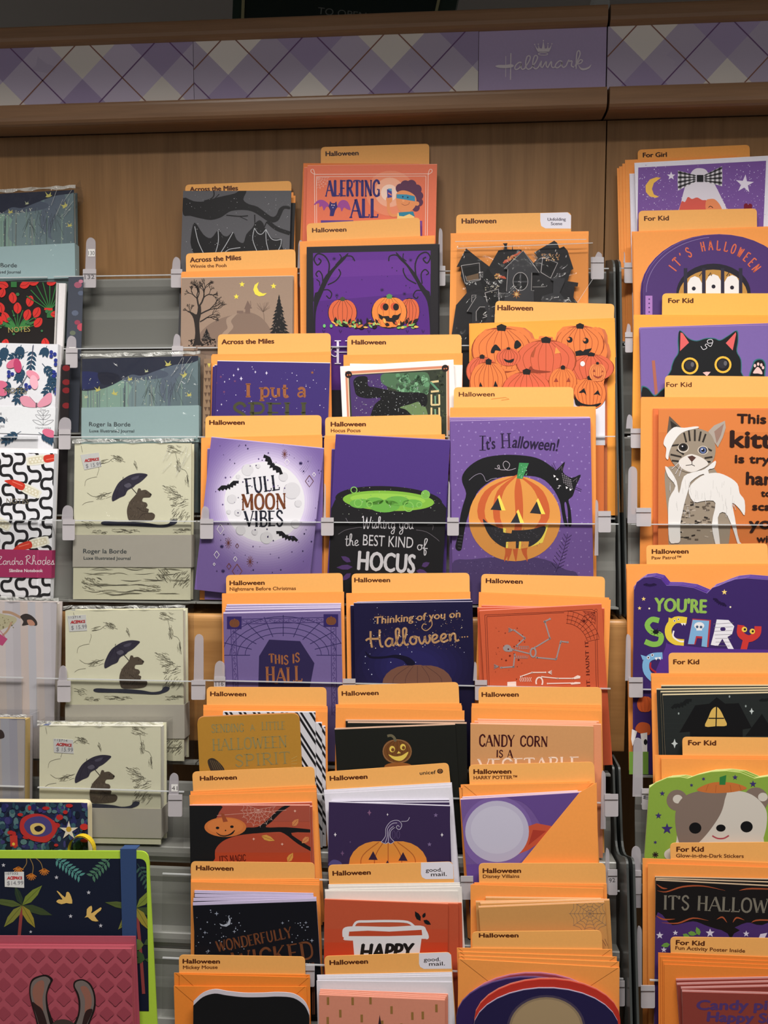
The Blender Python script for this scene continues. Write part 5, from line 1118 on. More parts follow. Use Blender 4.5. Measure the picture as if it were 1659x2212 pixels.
s.tab((285, 870), (1345, 868), 'Halloween', (322, 950), (638, 948), 38, 'Disney Villains', (322, 992), (625, 990), 28)
s.env([((250, 1030), (1356, 1042)), ((235, 1040), (1330, 1056)), ((218, 1048), (1326, 1082))])
p = s.cards([((345, 1160), (1310, 1172)), ((262, 1196), (1380, 1180)), ((300, 1210), (1330, 1178))], ((285, 1240), (1336, 1196)), (206, 150, 88), leaf=(244, 196, 150), e0=-.005, lift=.001)
web(p, 1215, 1290, 175, (150, 120, 96), 0, 360, 10, 5, 3.5)
for q in ([(1320, 1510), (1350, 1560)], [(1340, 1500), (1375, 1580)]): p.line(q, 4, (130, 90, 70))
s.done(p)
s = Stack(9, E6, 'navy and red oval cards')
s.tab((228, 1442), (1312, 1430), 'Halloween', (290, 1488), (617, 1487), 34)
s.env([((104, 1576), (1400, 1588)), ((118, 1608), (1440, 1650)), ((125, 1640), (1460, 1692)), ((118, 1668), (1463, 1742))], flaps=True)
def arc(cx, cy, rx, ry): return [(cx+rx*cos(radians(a)), cy+ry*sin(radians(a))) for a in range(180, 361, 12)]
o1, _ = s.sheet('greeting_card', 'rear oval card with pink edge in the lowest orange envelope', 'greeting card', (110, 2000), (1400, 2000), -.0050, (150, 60, 72), .0006, outline=arc(740, 2150, 610, 360), leaf=(200, 130, 160))
o1, _ = s.sheet('greeting_card', 'dark indigo oval card second from the back of the lowest pile', 'greeting card', (110, 2000), (1400, 2000), -.0034, (48, 34, 86), .0006, outline=arc(700, 2160, 600, 336), leaf=(120, 90, 140))
o1, _ = s.sheet('greeting_card', 'bright red oval card just behind the navy oval one', 'greeting card', (110, 2000), (1400, 2000), -.0018, (190, 52, 40), .0006, outline=arc(860, 2180, 610, 342), leaf=(220, 130, 110))
p = s.cards([], ((150, 2000), (1450, 2000)), (38, 32, 72), outline=arc(850, 2260, 610, 345), leaf=(196, 180, 200), lab='navy oval card with tan moon glow in the lowest middle pile', lift=.0006)
p.circ(850, 2250, 330, (70, 60, 84), 280, n=36); p.circ(850, 2250, 310, (146, 126, 100), 262, n=36); p.circ(850, 2250, 290, (168, 144, 110), 245, n=36)
s.done(p)
# ---- column 4 (kids) ---------------------------------------------------------------
s = Stack(1, C7, 'gnome card with gingham bow')
s.tab((358, 108), (1476, 58), 'For Girl', (412, 184), (648, 178), 46, col=(244, 166, 84), tc=(60, 34, 24))
s.env([((152, 292), (1300, 240)), ((172, 275), (1310, 225)), ((205, 247), (1330, 195)), ((232, 210), (1350, 165))])
p = s.cards([((278, 352), (1700, 290))], ((327, 244), (1790, 165)), (232, 228, 240), leaf=(240, 236, 246))
p.poly([(364, 286), (1640, 218), (1600, 1200), (350, 1200)], (122, 84, 158)); p.dots(370, 260, 1630, 980, 520, 3.6, [(214, 200, 236), (168, 138, 196), (240, 236, 250)], 4, 5)
p.poly([(590, 388), (545, 382), (480, 405), (436, 465), (440, 530), (478, 575), (540, 588), (572, 578), (520, 555), (500, 500), (520, 440)], (238, 186, 84)); p.star(692, 370, 44, (232, 222, 240)); p.star(1425, 450, 95, (232, 222, 240), 5, .38, -84)
p.smooth([(890, 340), (930, 300), (980, 292), (1040, 310), (1080, 380), (1130, 460), (1200, 600), (1250, 720), (1250, 900), (750, 900), (790, 640), (840, 450)], (222, 214, 226)); p.smooth([(790, 640), (830, 630), (860, 580), (900, 600), (950, 585), (1000, 610), (1060, 640), (1060, 900), (760, 900)], (214, 90, 78)); p.smooth([(1040, 620), (1080, 600), (1130, 605), (1180, 660), (1190, 720), (1050, 720)], (232, 140, 92))
p.line([(1065, 685), (1085, 672), (1110, 688)], 7, BK, sm=True); p.circ(1440, 665, 22, (120, 20, 44)); p.circ(1480, 668, 22, (120, 20, 44)); p.rect(1418, 670, 1500, 720, (120, 20, 44))
BL, BQ = (222, 218, 224), (30, 28, 32)
for sg in (-1, 1):
    cx = 980; f = lambda u, v: (cx+sg*(40+u*180), 395-sg*u*22+v*(34+u*66))
    p.tris([f(0, -1), f(.5, -1), f(1, -1.0), f(1.02, 0), f(1, 1.0), f(.5, .95), f(0, 1)], [(0, 1, 2, 3, 4, 5, 6)], BL); p.nx()
    for k in range(4):
        u0 = .05+k*.25; p.tris([f(u0, -1), f(u0+.12, -1), f(u0+.12, .95), f(u0, .95)], [(0, 1, 2, 3)], (120, 116, 122))
    p.nx()
    for k in range(4):
        v0 = -.95+k*.5; p.tris([f(0, v0), f(1, v0), f(1, v0+.24), f(0, v0+.24)], [(0, 1, 2, 3)], (70, 66, 72))
    p.nx()
    for k in range(4):
        for m in range(4):
            u0 = .05+k*.25; v0 = -.95+m*.5; p.tris([f(u0, v0), f(u0+.12, v0), f(u0+.12, v0+.24), f(u0, v0+.24)], [(0, 1, 2, 3)], BQ)
    p.nx()
p.rect(948, 360, 1015, 430, BQ)
s.done(p)
s = Stack(2, C7, "arched card with barred window")
s.tab((368, 718), (1548, 694), 'For Kid', (425, 817), (668, 812), 46)
s.env([((298, 925), (1800, 868)), ((310, 935), (1800, 885))])
def arch(cx, cy, rx, ry, n=20): return [(cx+rx*cos(radians(180+180*i/n)), cy+ry*sin(radians(180+180*i/n))) for i in range(n+1)]
o1, _ = s.sheet('greeting_card', 'rear purple arched card leaf behind the cell window card', 'greeting card', (390, 1500), (1800, 1500), -.0045, (74, 48, 116), .0006, outline=arch(1140, 1530, 752, 578), leaf=(170, 140, 190), lift=.0003)
p = s.cards([], ((410, 1500), (1850, 1500)), (78, 52, 112), outline=arch(1172, 1530, 762, 578), leaf=(150, 120, 176), lift=.0005)
p.ring(1172, 1530, 728, 4, (150, 130, 180), ry=552, a0=180, a1=262); p.rect(436, 1565, 505, 1900, (170, 122, 190))
for y in (1600, 1642, 1684, 1728): p.circ(473, y, 8, (80, 50, 110))
for i, ch in enumerate("IT'S HALLOWEEN"):
    a = radians(-62+124*i/13); 
    if ch == ' ': continue
    cx, cy = 1125+430*sin(a), 1505-395*cos(a); ux, uy = cos(a*.85), sin(a*.85)
    p.serif(ch, (cx-21*ux, cy-21*uy), (cx+21*ux, cy+21*uy), 96, (214, 104, 74), wt=.13, sans=True)
DW = (38, 34, 46)
p.circ(1115, 1545, 372, DW, 300, n=36); p.circ(1110, 1570, 345, (190, 140, 70), 265, n=36)
for x, y, w_ in ((928, 1480, 72), (1115, 1460, 76), (1300, 1470, 76)):
    p.poly([(x-w_, 1700), (x-w_, y-40), (x-w_*.6, y-92), (x, y-110), (x+w_*.6, y-92), (x+w_, y-40), (x+w_, 1700)], (236, 230, 228)); p.circ(x-10 if x < 1000 else x, y+14, 20, DW)
for x in (975, 1065, 1245): p.line([(x, 1370), (x+22, 1335), (x+30, 1368)], 9, DW)
for x in (835, 1017, 1205, 1385): p.rect(x-17, 1290, x+18, 1720, (48, 44, 62))
s.done(p)
s = Stack(3, C8, 'purple card with waving black cat')
s.tab((422, 52), (1560, 52), 'For Kid', (472, 130), (676, 130), 38, col=(248, 182, 86))
s.env([((185, 228), (1600, 232)), ((188, 244), (1600, 246))], col=(252, 168, 70))
p = s.cards([((232, 335), (1600, 290))], ((240, 340), (1600, 306)), (120, 96, 162), leaf=(176, 140, 190), r=.002, lift=.0006)
TE, CK = (50, 110, 116), (26, 27, 30)
def catshape(k, c): p.smooth([(560+k*.3, 365-k), (590, 375-k), (640, 425-k), (705, 445-k), (780, 425-k), (850, 425-k), (900, 440-k), (970, 400-k), (1035+k, 362-k), (1045+k, 440), (1035+k, 530), (1068+k, 600), (1070+k, 700), (1060+k, 780), (505-k, 780), (497-k, 680), (520-k, 600), (555-k, 540), (553-k, 440)], c, 4)
catshape(5, TE); catshape(-2, CK)
p.poly([(572, 375), (590, 380), (642, 458), (568, 528)], (218, 96, 96)); p.poly([(1028, 372), (1030, 390), (1002, 522), (945, 462)], (218, 96, 96))
p.line([(740, 488), (760, 515), (790, 500), (775, 480), (790, 470), (820, 490), (838, 450), (825, 432), (795, 440), (800, 462), (835, 460)], 4.5, (226, 222, 228), sm=True)
for x, y in ((650, 650), (922, 640)): p.circ(x, y, 70, (234, 182, 66)); p.circ(x, y, 53, (30, 28, 32)); p.circ(x-4, y-6, 36, (48, 46, 52)); p.circ(x+20, y-12, 14, (96, 94, 100), 20)
p.poly([(755, 705), (785, 698), (820, 700), (790, 735)], (240, 186, 180))
p.smooth([(1165, 640), (1180, 605), (1215, 590), (1255, 600), (1275, 640), (1272, 700), (1255, 780), (1130, 780)], TE); p.smooth([(1172, 650), (1190, 612), (1220, 600), (1250, 608), (1266, 645), (1262, 700), (1250, 780), (1140, 780)], CK)
PK = (238, 190, 186); p.smooth([(1170, 710), (1185, 680), (1210, 658), (1240, 690), (1245, 718), (1210, 712)], PK)
for x, y in ((1185, 648), (1212, 635), (1238, 642), (1252, 664)): p.circ(x, y, 10, PK, 14)
p.line([(348, 605), (375, 900)], 26, (170, 100, 84)); p.smooth([(250, 830), (270, 815), (310, 835), (360, 890), (420, 840), (480, 820), (480, 960), (260, 960)], TE); p.smooth([(256, 840), (275, 825), (310, 845), (360, 900), (420, 850), (480, 830), (480, 960), (262, 960)], CK)
s.done(p)
s = Stack(4, C8, 'orange card with gauze wrapped kitten')
s.tab((445, 728), (1560, 740), 'For Kid', (456, 822), (663, 822), 38, bold=1.6)
s.env([((250, 906), (1600, 905)), ((246, 914), (1600, 918))])
p = s.cards([((348, 1002), (1600, 1000))], ((392, 1008), (1600, 1010)), (206, 118, 62), bcol=(216, 116, 66), leaf=(240, 150, 100), lift=.0003)
p.rect(300, 1000, 1600, 1200, (212, 124, 66)); g = random.Random(12)
FU, FU2, FU3, GZ, GZ2 = (150, 136, 120), (96, 84, 74), (48, 42, 38), (224, 220, 218), (198, 194, 192)
p.smooth([(450, 1500), (560, 1480), (700, 1500), (820, 1470), (880, 1540), (960, 1640), (1000, 1760), (990, 1900), (960, 2150), (880, 2160), (800, 2150), (560, 2150), (480, 2150), (470, 1900), (450, 1700)], FU)
for i in range(60):
    x = g.uniform(560, 860); y = g.uniform(1650, 2100); p.line([(x-14, y+g.uniform(-8, 8)), (x+16, y)], g.uniform(8, 16), FU3 if i % 3 == 0 else (176, 162, 148) if i % 3 == 1 else FU2)
p.nx()
p.poly([(462, 1200), (480, 1062), (560, 1140), (600, 1180), (520, 1260)], FU2); p.poly([(488, 1100), (545, 1142), (500, 1180)], FU3); p.poly([(800, 1190), (850, 1140), (938, 1102), (945, 1160), (920, 1240), (880, 1320), (840, 1260)], (170, 158, 148)); p.poly([(850, 1190), (930, 1125), (905, 1220), (870, 1290)], (150, 120, 108))
p.smooth([(480, 1240), (560, 1180), (680, 1160), (800, 1195), (850, 1270), (860, 1360), (830, 1450), (760, 1490), (660, 1530), (560, 1500), (490, 1420), (465, 1320)], FU)
for q in ([(600, 1200), (620, 1280)], [(640, 1180), (650, 1270)], [(690, 1175), (690, 1270)], [(740, 1190), (725, 1270)], [(780, 1210), (755, 1280)], [(480, 1310), (560, 1300)], [(490, 1380), (580, 1400)], [(500, 1430), (590, 1440)], [(830, 1350), (790, 1330)], [(835, 1400), (770, 1410)], [(820, 1440), (760, 1440)], [(540, 1340), (600, 1380)]): p.line(q, 15, FU3)
p.smooth([(560, 1430), (640, 1380), (700, 1385), (770, 1420), (800, 1460), (740, 1500), (660, 1525), (580, 1490)], (220, 212, 206)); p.circ(595, 1325, 46, (208, 196, 184), 40); p.circ(757, 1345, 44, (208, 196, 184), 36)
p.circ(595, 1320, 39, FU3, 34); p.circ(595, 1320, 24, (24, 24, 26)); p.circ(757, 1345, 36, FU3, 30); p.circ(757, 1345, 27, (92, 106, 150)); p.circ(757, 1345, 13, (20, 20, 26)); p.circ(588, 1312, 6, WHT); p.circ(750, 1336, 6, WHT)
p.poly([(630, 1398), (668, 1388), (700, 1405), (665, 1442)], (84, 56, 50)); p.line([(665, 1440), (663, 1462), (615, 1470)], 5, FU3, sm=True); p.line([(663, 1462), (690, 1475)], 5, FU3)
for q in ([(560, 1445), (500, 1500)], [(575, 1460), (530, 1540)], [(590, 1465), (560, 1560)]): p.line(q, 3, WHT)
p.smooth([(432, 1290), (455, 1220), (520, 1155), (600, 1160), (700, 1148), (720, 1160), (620, 1185), (560, 1220), (510, 1290), (480, 1360), (470, 1420), (450, 1400), (455, 1330)], GZ)
p.smooth([(445, 1480), (480, 1500), (540, 1600), (560, 1700), (600, 1560), (700, 1520), (770, 1500), (860, 1430), (850, 1490), (800, 1510), (840, 1600), (910, 1740), (860, 1740), (790, 1600), (760, 1540), (660, 1600), (640, 1660), (600, 1800), (570, 1960), (570, 2090), (530, 2110), (480, 2090), (470, 1880), (480, 1740), (530, 1640), (470, 1560)], GZ, 3)
p.smooth([(640, 1660), (740, 1560), (860, 1530), (960, 1560), (1040, 1620), (1060, 1700), (1100, 1760), (1100, 1880), (1060, 1830), (1000, 1780), (1020, 1900), (1060, 2100), (1140, 2150), (1060, 2150), (1000, 1980), (940, 1860), (880, 1900), (900, 2150), (870, 2150), (830, 1960), (860, 1780), (780, 1760), (680, 1770)], GZ, 3)
for i in range(40):
    x = g.uniform(480, 1020); y = g.uniform(1560, 1860); p.line([(x, y), (x+g.uniform(-8, 16), y+g.uniform(30, 80))], 3, GZ2, nx=False)
p.nx()
TXK = (44, 24, 20)
for t_, a, b, h in (('This cat', (1040, 1118), (1490, 1128), 74), ('kitten', (985, 1315), (1560, 1325), 135), ('is trying', (1022, 1445), (1470, 1452), 66), ('hard', (1115, 1622), (1390, 1630), 100), ('to', (1235, 1722), (1320, 1724), 52), ('scare', (1165, 1835), (1420, 1840), 60), ('you', (1140, 1990), (1400, 1985), 92), ('with', (1200, 2100), (1370, 2105), 56)):
    p.text(t_, a, b, h, TXK, bold=h*.06)
s.done(p)
s = Stack(5, D7, "scalloped purple YOU'RE SCARY card")
s.tab((310, 72), (1385, 55), 'Halloween', (362, 148), (684, 145), 40, 'Paw Patrol\u2122', (360, 198), (620, 194), 28)
s.env([((133, 240), (1600, 236)), ((140, 252), (1600, 252))])
sc_ = [(195, 1240), (205, 470), (230, 400), (290, 360), (370, 352), (440, 370), (490, 430), (600, 432), (730, 450), (850, 500), (900, 450), (960, 430), (1030, 400), (1100, 375), (1200, 365), (1400, 380), (1700, 400), (1700, 1240)]
bo = [[(x+(0 if x < 220 else 36-6*k)*1.0, y-30+10*k) for x, y in sc_] for k in range(3)]
p = s.cards([((300, 400), (1600, 400))]*3, ((205, 470), (1600, 470)), (58, 38, 98), bcol=(84, 50, 140), outline=sc_, bout=bo, leaf=(150, 130, 190), lift=.0003)
GR = (140, 178, 82)
p.text("YOU'RE", (385, 655), (840, 672), 118, GR, bold=7)
for x, y, r in ((288, 548, 20), (252, 630, 18), (1003, 488, 26)): p.star(x, y, r, (240, 206, 120))
p.circ(338, 633, 8, (230, 220, 190)); p.circ(1056, 620, 8, (230, 220, 190)); bat(p, 345, 425, 60, (34, 20, 60)); bat(p, 960, 580, 70, (34, 20, 60), 30)
p.line([(425, 740), (360, 730), (320, 780), (360, 840), (440, 870), (430, 935), (370, 950), (300, 925)], 48, (130, 182, 80), sm=True); p.circ(396, 840, 26, BK, 20)
for a in range(0, 360, 45): p.line([(396, 840), (396+48*cos(radians(a+20)), 840+34*sin(radians(a+20)))], 4, BK, nx=False)
p.nx(); YC = (226, 196, 66)
p.line([(670, 740), (570, 735), (510, 800), (515, 880), (570, 925), (645, 935)], 60, YC, sm=True); p.poly([(505, 770), (510, 712), (560, 730)], YC); p.line([(555, 830), (550, 880), (600, 920), (645, 925)], 14, (236, 230, 230), sm=True); p.poly([(615, 762), (632, 785), (640, 765), (655, 785), (662, 762)], (236, 230, 230))
for x, y in ((562, 742), (596, 728)): p.circ(x, y, 10, WHT); p.circ(x, y, 6, BK)
p.poly([(720, 722), (885, 735), (862, 975), (810, 970), (812, 900), (762, 895), (745, 952), (680, 950)], (176, 54, 62)); p.poly([(722, 732), (868, 742), (848, 975), (800, 968), (808, 880), (752, 876), (735, 950), (680, 948)], (126, 172, 212)); p.circ(780, 785, 45, (228, 226, 230), 32); p.rect(755, 800, 805, 828, (228, 226, 230)); p.circ(762, 795, 12, (70, 90, 120)); p.circ(796, 797, 12, (70, 90, 120))
p.poly([(935, 730), (1040, 735), (1090, 790), (1070, 860), (1030, 885), (1088, 995), (1040, 998), (985, 900), (945, 965), (882, 955), (910, 850)], (228, 226, 234)); p.circ(990, 815, 24, (58, 38, 98), 18)
for k in range(7): p.line([(905+k*4, 770+k*32), (1085-k*6, 760+k*34)], 3.5, (120, 116, 130), nx=False)
p.nx(); RY = (200, 56, 52)
p.line([(1150, 780), (1148, 860), (1220, 900), (1290, 860), (1300, 790)], 62, RY, sm=True); p.line([(1200, 890), (1165, 1030)], 56, RY)
for x, y in ((1180, 818), (1250, 835)): p.circ(x, y, 24, (230, 196, 80)); p.circ(x+4, y, 10, BK)
p.smooth([(480, 980), (540, 955), (900, 985), (1500, 1000), (1700, 1000), (1700, 1500), (430, 1500)], (84, 50, 134))
BC = (122, 172, 214)
p.line([(455, 1050), (360, 1060), (310, 1110), (320, 1200), (400, 1280)], 60, BC, sm=True); p.poly([(280, 1090), (262, 1042), (320, 1060)], BC); p.line([(350, 1110), (350, 1160), (400, 1200)], 16, (170, 44, 54), sm=True); p.poly([(385, 1068), (400, 1092), (415, 1066), (438, 1090), (440, 1062)], (236, 232, 236))
for x, y in ((330, 1068), (365, 1045)): p.circ(x, y, 13, WHT); p.circ(x, y, 7, BK)
pumpkin(p, 300, 1480, 70, 70, (206, 92, 44), (150, 60, 36), 2, stem=None); p.smooth([(215, 1690), (260, 1640), (340, 1660), (340, 1750), (240, 1730)], (196, 90, 46)); p.poly([(185, 1700), (230, 1720), (215, 1780), (190, 1850), (178, 1790)], (230, 226, 226)); p.poly([(260, 1740), (320, 1730), (320, 2000), (290, 1990)], (230, 226, 226)); p.circ(305, 1815, 16, BK, 26); p.rect(160, 1900, 330, 2100, (110, 150, 60))
s.done(p)
s = Stack(6, D7, 'dark card with yellow arched window')
s.tab((508, 1025), (1640, 1025), 'For Kid', (552, 1125), (778, 1125), 42)
s.env([((352, 1206), (1640, 1206)), ((356, 1218), (1640, 1222)), ((358, 1234), (1640, 1242))])
p = s.cards([((446, 1322), (1640, 1318)), ((404, 1352), (1640, 1338)), ((440, 1376), (1640, 1358))], ((458, 1402), (1640, 1378)), (38, 42, 42), leaf=(226, 208, 170), lift=.0012)
HB = (20, 20, 22)
for k in range(9): p.line([(440, 1430+k*44), (1640, 1425+k*44)], 1.5, (52, 58, 56), nx=False)
p.nx(); p.poly([(605, 1730), (745, 1490), (870, 1475), (935, 1418), (1010, 1475), (1130, 1470), (1245, 1690), (1165, 1702), (1165, 1900), (700, 1900), (698, 1722)], HB); p.poly([(1190, 1760), (1335, 1565), (1460, 1760)], HB)
WY = (214, 176, 92)
p.smooth([(832, 1676), (860, 1600), (890, 1530), (930, 1503), (965, 1530), (1000, 1600), (1023, 1668), (930, 1674)], WY, 3); p.line([(934, 1500), (928, 1680)], 10, HB); p.line([(862, 1605), (1000, 1605)], 10, HB)
bat(p, 625, 1480, 100, (24, 26, 27), -22); bat(p, 1370, 1440, 60, (24, 26, 27), -10)
for x, y, r in ((562, 1828, 42), (1244, 1542, 30)): spark(p, x, y, r, (196, 204, 204))
for x, y in ((1048, 1412), (1192, 1497), (598, 1562)): p.circ(x, y, 7, (150, 160, 158), 10)
s.done(p)
s = Stack(7, D8, 'green scalloped card with bear face')
s.tab((556, -30), (1500, -22), 'For Kid', (603, 34), (818, 36), 38)
s.env([((340, 112), (1500, 120)), ((388, 126), (1500, 136)), ((392, 138), (1500, 152))])
gr_ = [(262, 900), (300, 370), (350, 330), (440, 292), (540, 285), (600, 296), (680, 268), (780, 245), (900, 238), (1010, 250), (1120, 296), (1230, 280), (1400, 300), (1400, 900)]
bo = [[(x+(0 if x < 310 else 44-22*k), y-14+6*k) for x, y in gr_] for k in range(2)]
p = s.cards([((300, 400), (1400, 400))]*2, ((300, 400), (1400, 400)), (136, 166, 66), outline=gr_, bout=bo, leaf=(214, 220, 150), lift=.0004)
BG, BW = (128, 110, 100), (206, 198, 188)
for x, y, rx in ((515, 465, 82), (1130, 462, 98)): p.circ(x, y, rx, BG, rx)
p.circ(520, 456, 38, BW, 34); p.circ(1185, 440, 38, BW, 34)
p.smooth([(500, 600), (520, 500), (580, 430), (700, 392), (880, 385), (1040, 400), (1140, 450), (1210, 540), (1215, 650), (1190, 760), (1150, 860), (560, 860), (515, 740)], BW)
p.smooth([(500, 600), (520, 500), (580, 430), (700, 392), (890, 385), (888, 460), (860, 560), (800, 660), (720, 760), (640, 830), (560, 850), (515, 740)], BG)
p.smooth([(670, 380), (760, 335), (860, 322), (980, 335), (1060, 372), (960, 400), (820, 410), (720, 402)], (196, 112, 56)); p.poly([(848, 285), (900, 268), (892, 345), (845, 345)], (48, 120, 62))
for q in ([(760, 340), (740, 395)], [(820, 345), (815, 405)], [(930, 345), (938, 400)], [(1000, 345), (1015, 385)]): p.line(q, 3, (160, 84, 44))
p.circ(657, 682, 48, HB, 44); p.circ(1058, 672, 48, HB, 44); p.circ(857, 682, 37, HB, 28); p.line([(790, 742), (830, 762), (880, 762), (920, 740)], 11, (168, 74, 84), sm=True)
NP = (62, 48, 110)
for x, y, r in ((400, 412, 22), (722, 298, 16), (628, 347, 15), (968, 286, 22), (1108, 338, 28), (370, 585, 26), (437, 688, 45), (345, 793, 15)): p.star(x, y, r, NP, 5 if r > 20 else 6)
p.aster(346, 890, 24, (50, 36, 40), 7, 8); p.smooth([(415, 880), (440, 850), (500, 830), (500, 930), (430, 920)], BW)
s.done(p)
s = Stack(8, D8, "black banner IT'S HALLOWEEN card")
s.tab((460, 798), (1560, 790), 'For Kid', (512, 866), (722, 865), 38, 'Glow-in-the-Dark Stickers', (508, 910), (1035, 914), 28)
s.env([((246, 918), (1500, 962)), ((286, 960), (1500, 1000))])
p = s.cards([((345, 1068), (1500, 1092)), ((352, 1082), (1500, 1118))], ((350, 1094), (1500, 1152)), (26, 23, 24), leaf=(206, 180, 150), lift=.0008)
p.smooth([(340, 1400), (480, 1440), (640, 1410), (760, 1450), (900, 1480), (1060, 1420), (1180, 1440), (1500, 1400), (1500, 2400), (330, 2400)], (74, 48, 108)); SO = (170, 84, 52)
for q in ([(355, 1120), (400, 1150), (440, 1155)], [(360, 1170), (430, 1180), (560, 1140), (720, 1135), (890, 1170)], [(1000, 1170), (1100, 1155), (1400, 1165)], [(350, 1365), (410, 1395), (500, 1392)], [(395, 1420), (520, 1425), (640, 1385), (760, 1405)], [(825, 1395), (870, 1378), (905, 1420)], [(950, 1420), (980, 1382), (1040, 1400)], [(1095, 1420), (1160, 1400), (1400, 1410)]): p.line(q, 12, SO, sm=True, taper=2)
p.serif("IT'S", (405, 1315), (610, 1318), 105, (122, 116, 104), wt=.17, sl=.15, spikes=False); p.serif('HALLOWEEN', (668, 1322), (1480, 1358), 108, (122, 116, 104), wt=.17, sl=.13)
p.star(935, 1480, 70, (26, 23, 24), 4, .5)
for x, y, r in ((380, 1520, 30), (502, 1500, 22), (773, 1502, 36), (1055, 1508, 26), (412, 1632, 24)): p.star(x, y, r, (214, 206, 226))
p.poly([(1220, 1500), (1165, 1510), (1145, 1560), (1200, 1600), (1260, 1600), (1190, 1560)], (214, 206, 226))
for x, y, a in ((460, 1590, 170), (560, 1510, 30), (690, 1520, -110), (600, 1500, 10)): leafshape(p, x, y, 70, 40, a, (110, 156, 70))
s.done(p)
s = Stack(9, D8, 'dark red card with purple lettering')
s.tab((462, 1532), (1560, 1545), 'For Kid', (507, 1592), (728, 1600), 36, 'Fun Activity Poster Inside', (502, 1630), (1045, 1654), 28)
s.env([((368, 1655), (1500, 1700)), ((386, 1686), (1500, 1732)), ((404, 1716), (1500, 1760)), ((416, 1746), (1500, 1792))], col=(240, 138, 58))
p = s.cards([((510, 1874), (1500, 1852)), ((516, 1908), (1500, 1880)), ((548, 1938), (1500, 1916))], ((556, 1962), (1500, 1988)), (140, 62, 54), leaf=(216, 160, 156), e0=-.0052, lift=.0014)
p.text('Candy piles,', (668, 2100), (1420, 2100), 74, (84, 56, 110), bold=6, shear=.1); p.text('Happy Smiles', (750, 2190), (1500, 2210), 74, (84, 56, 110), bold=6, shear=.1)
s.done(p)
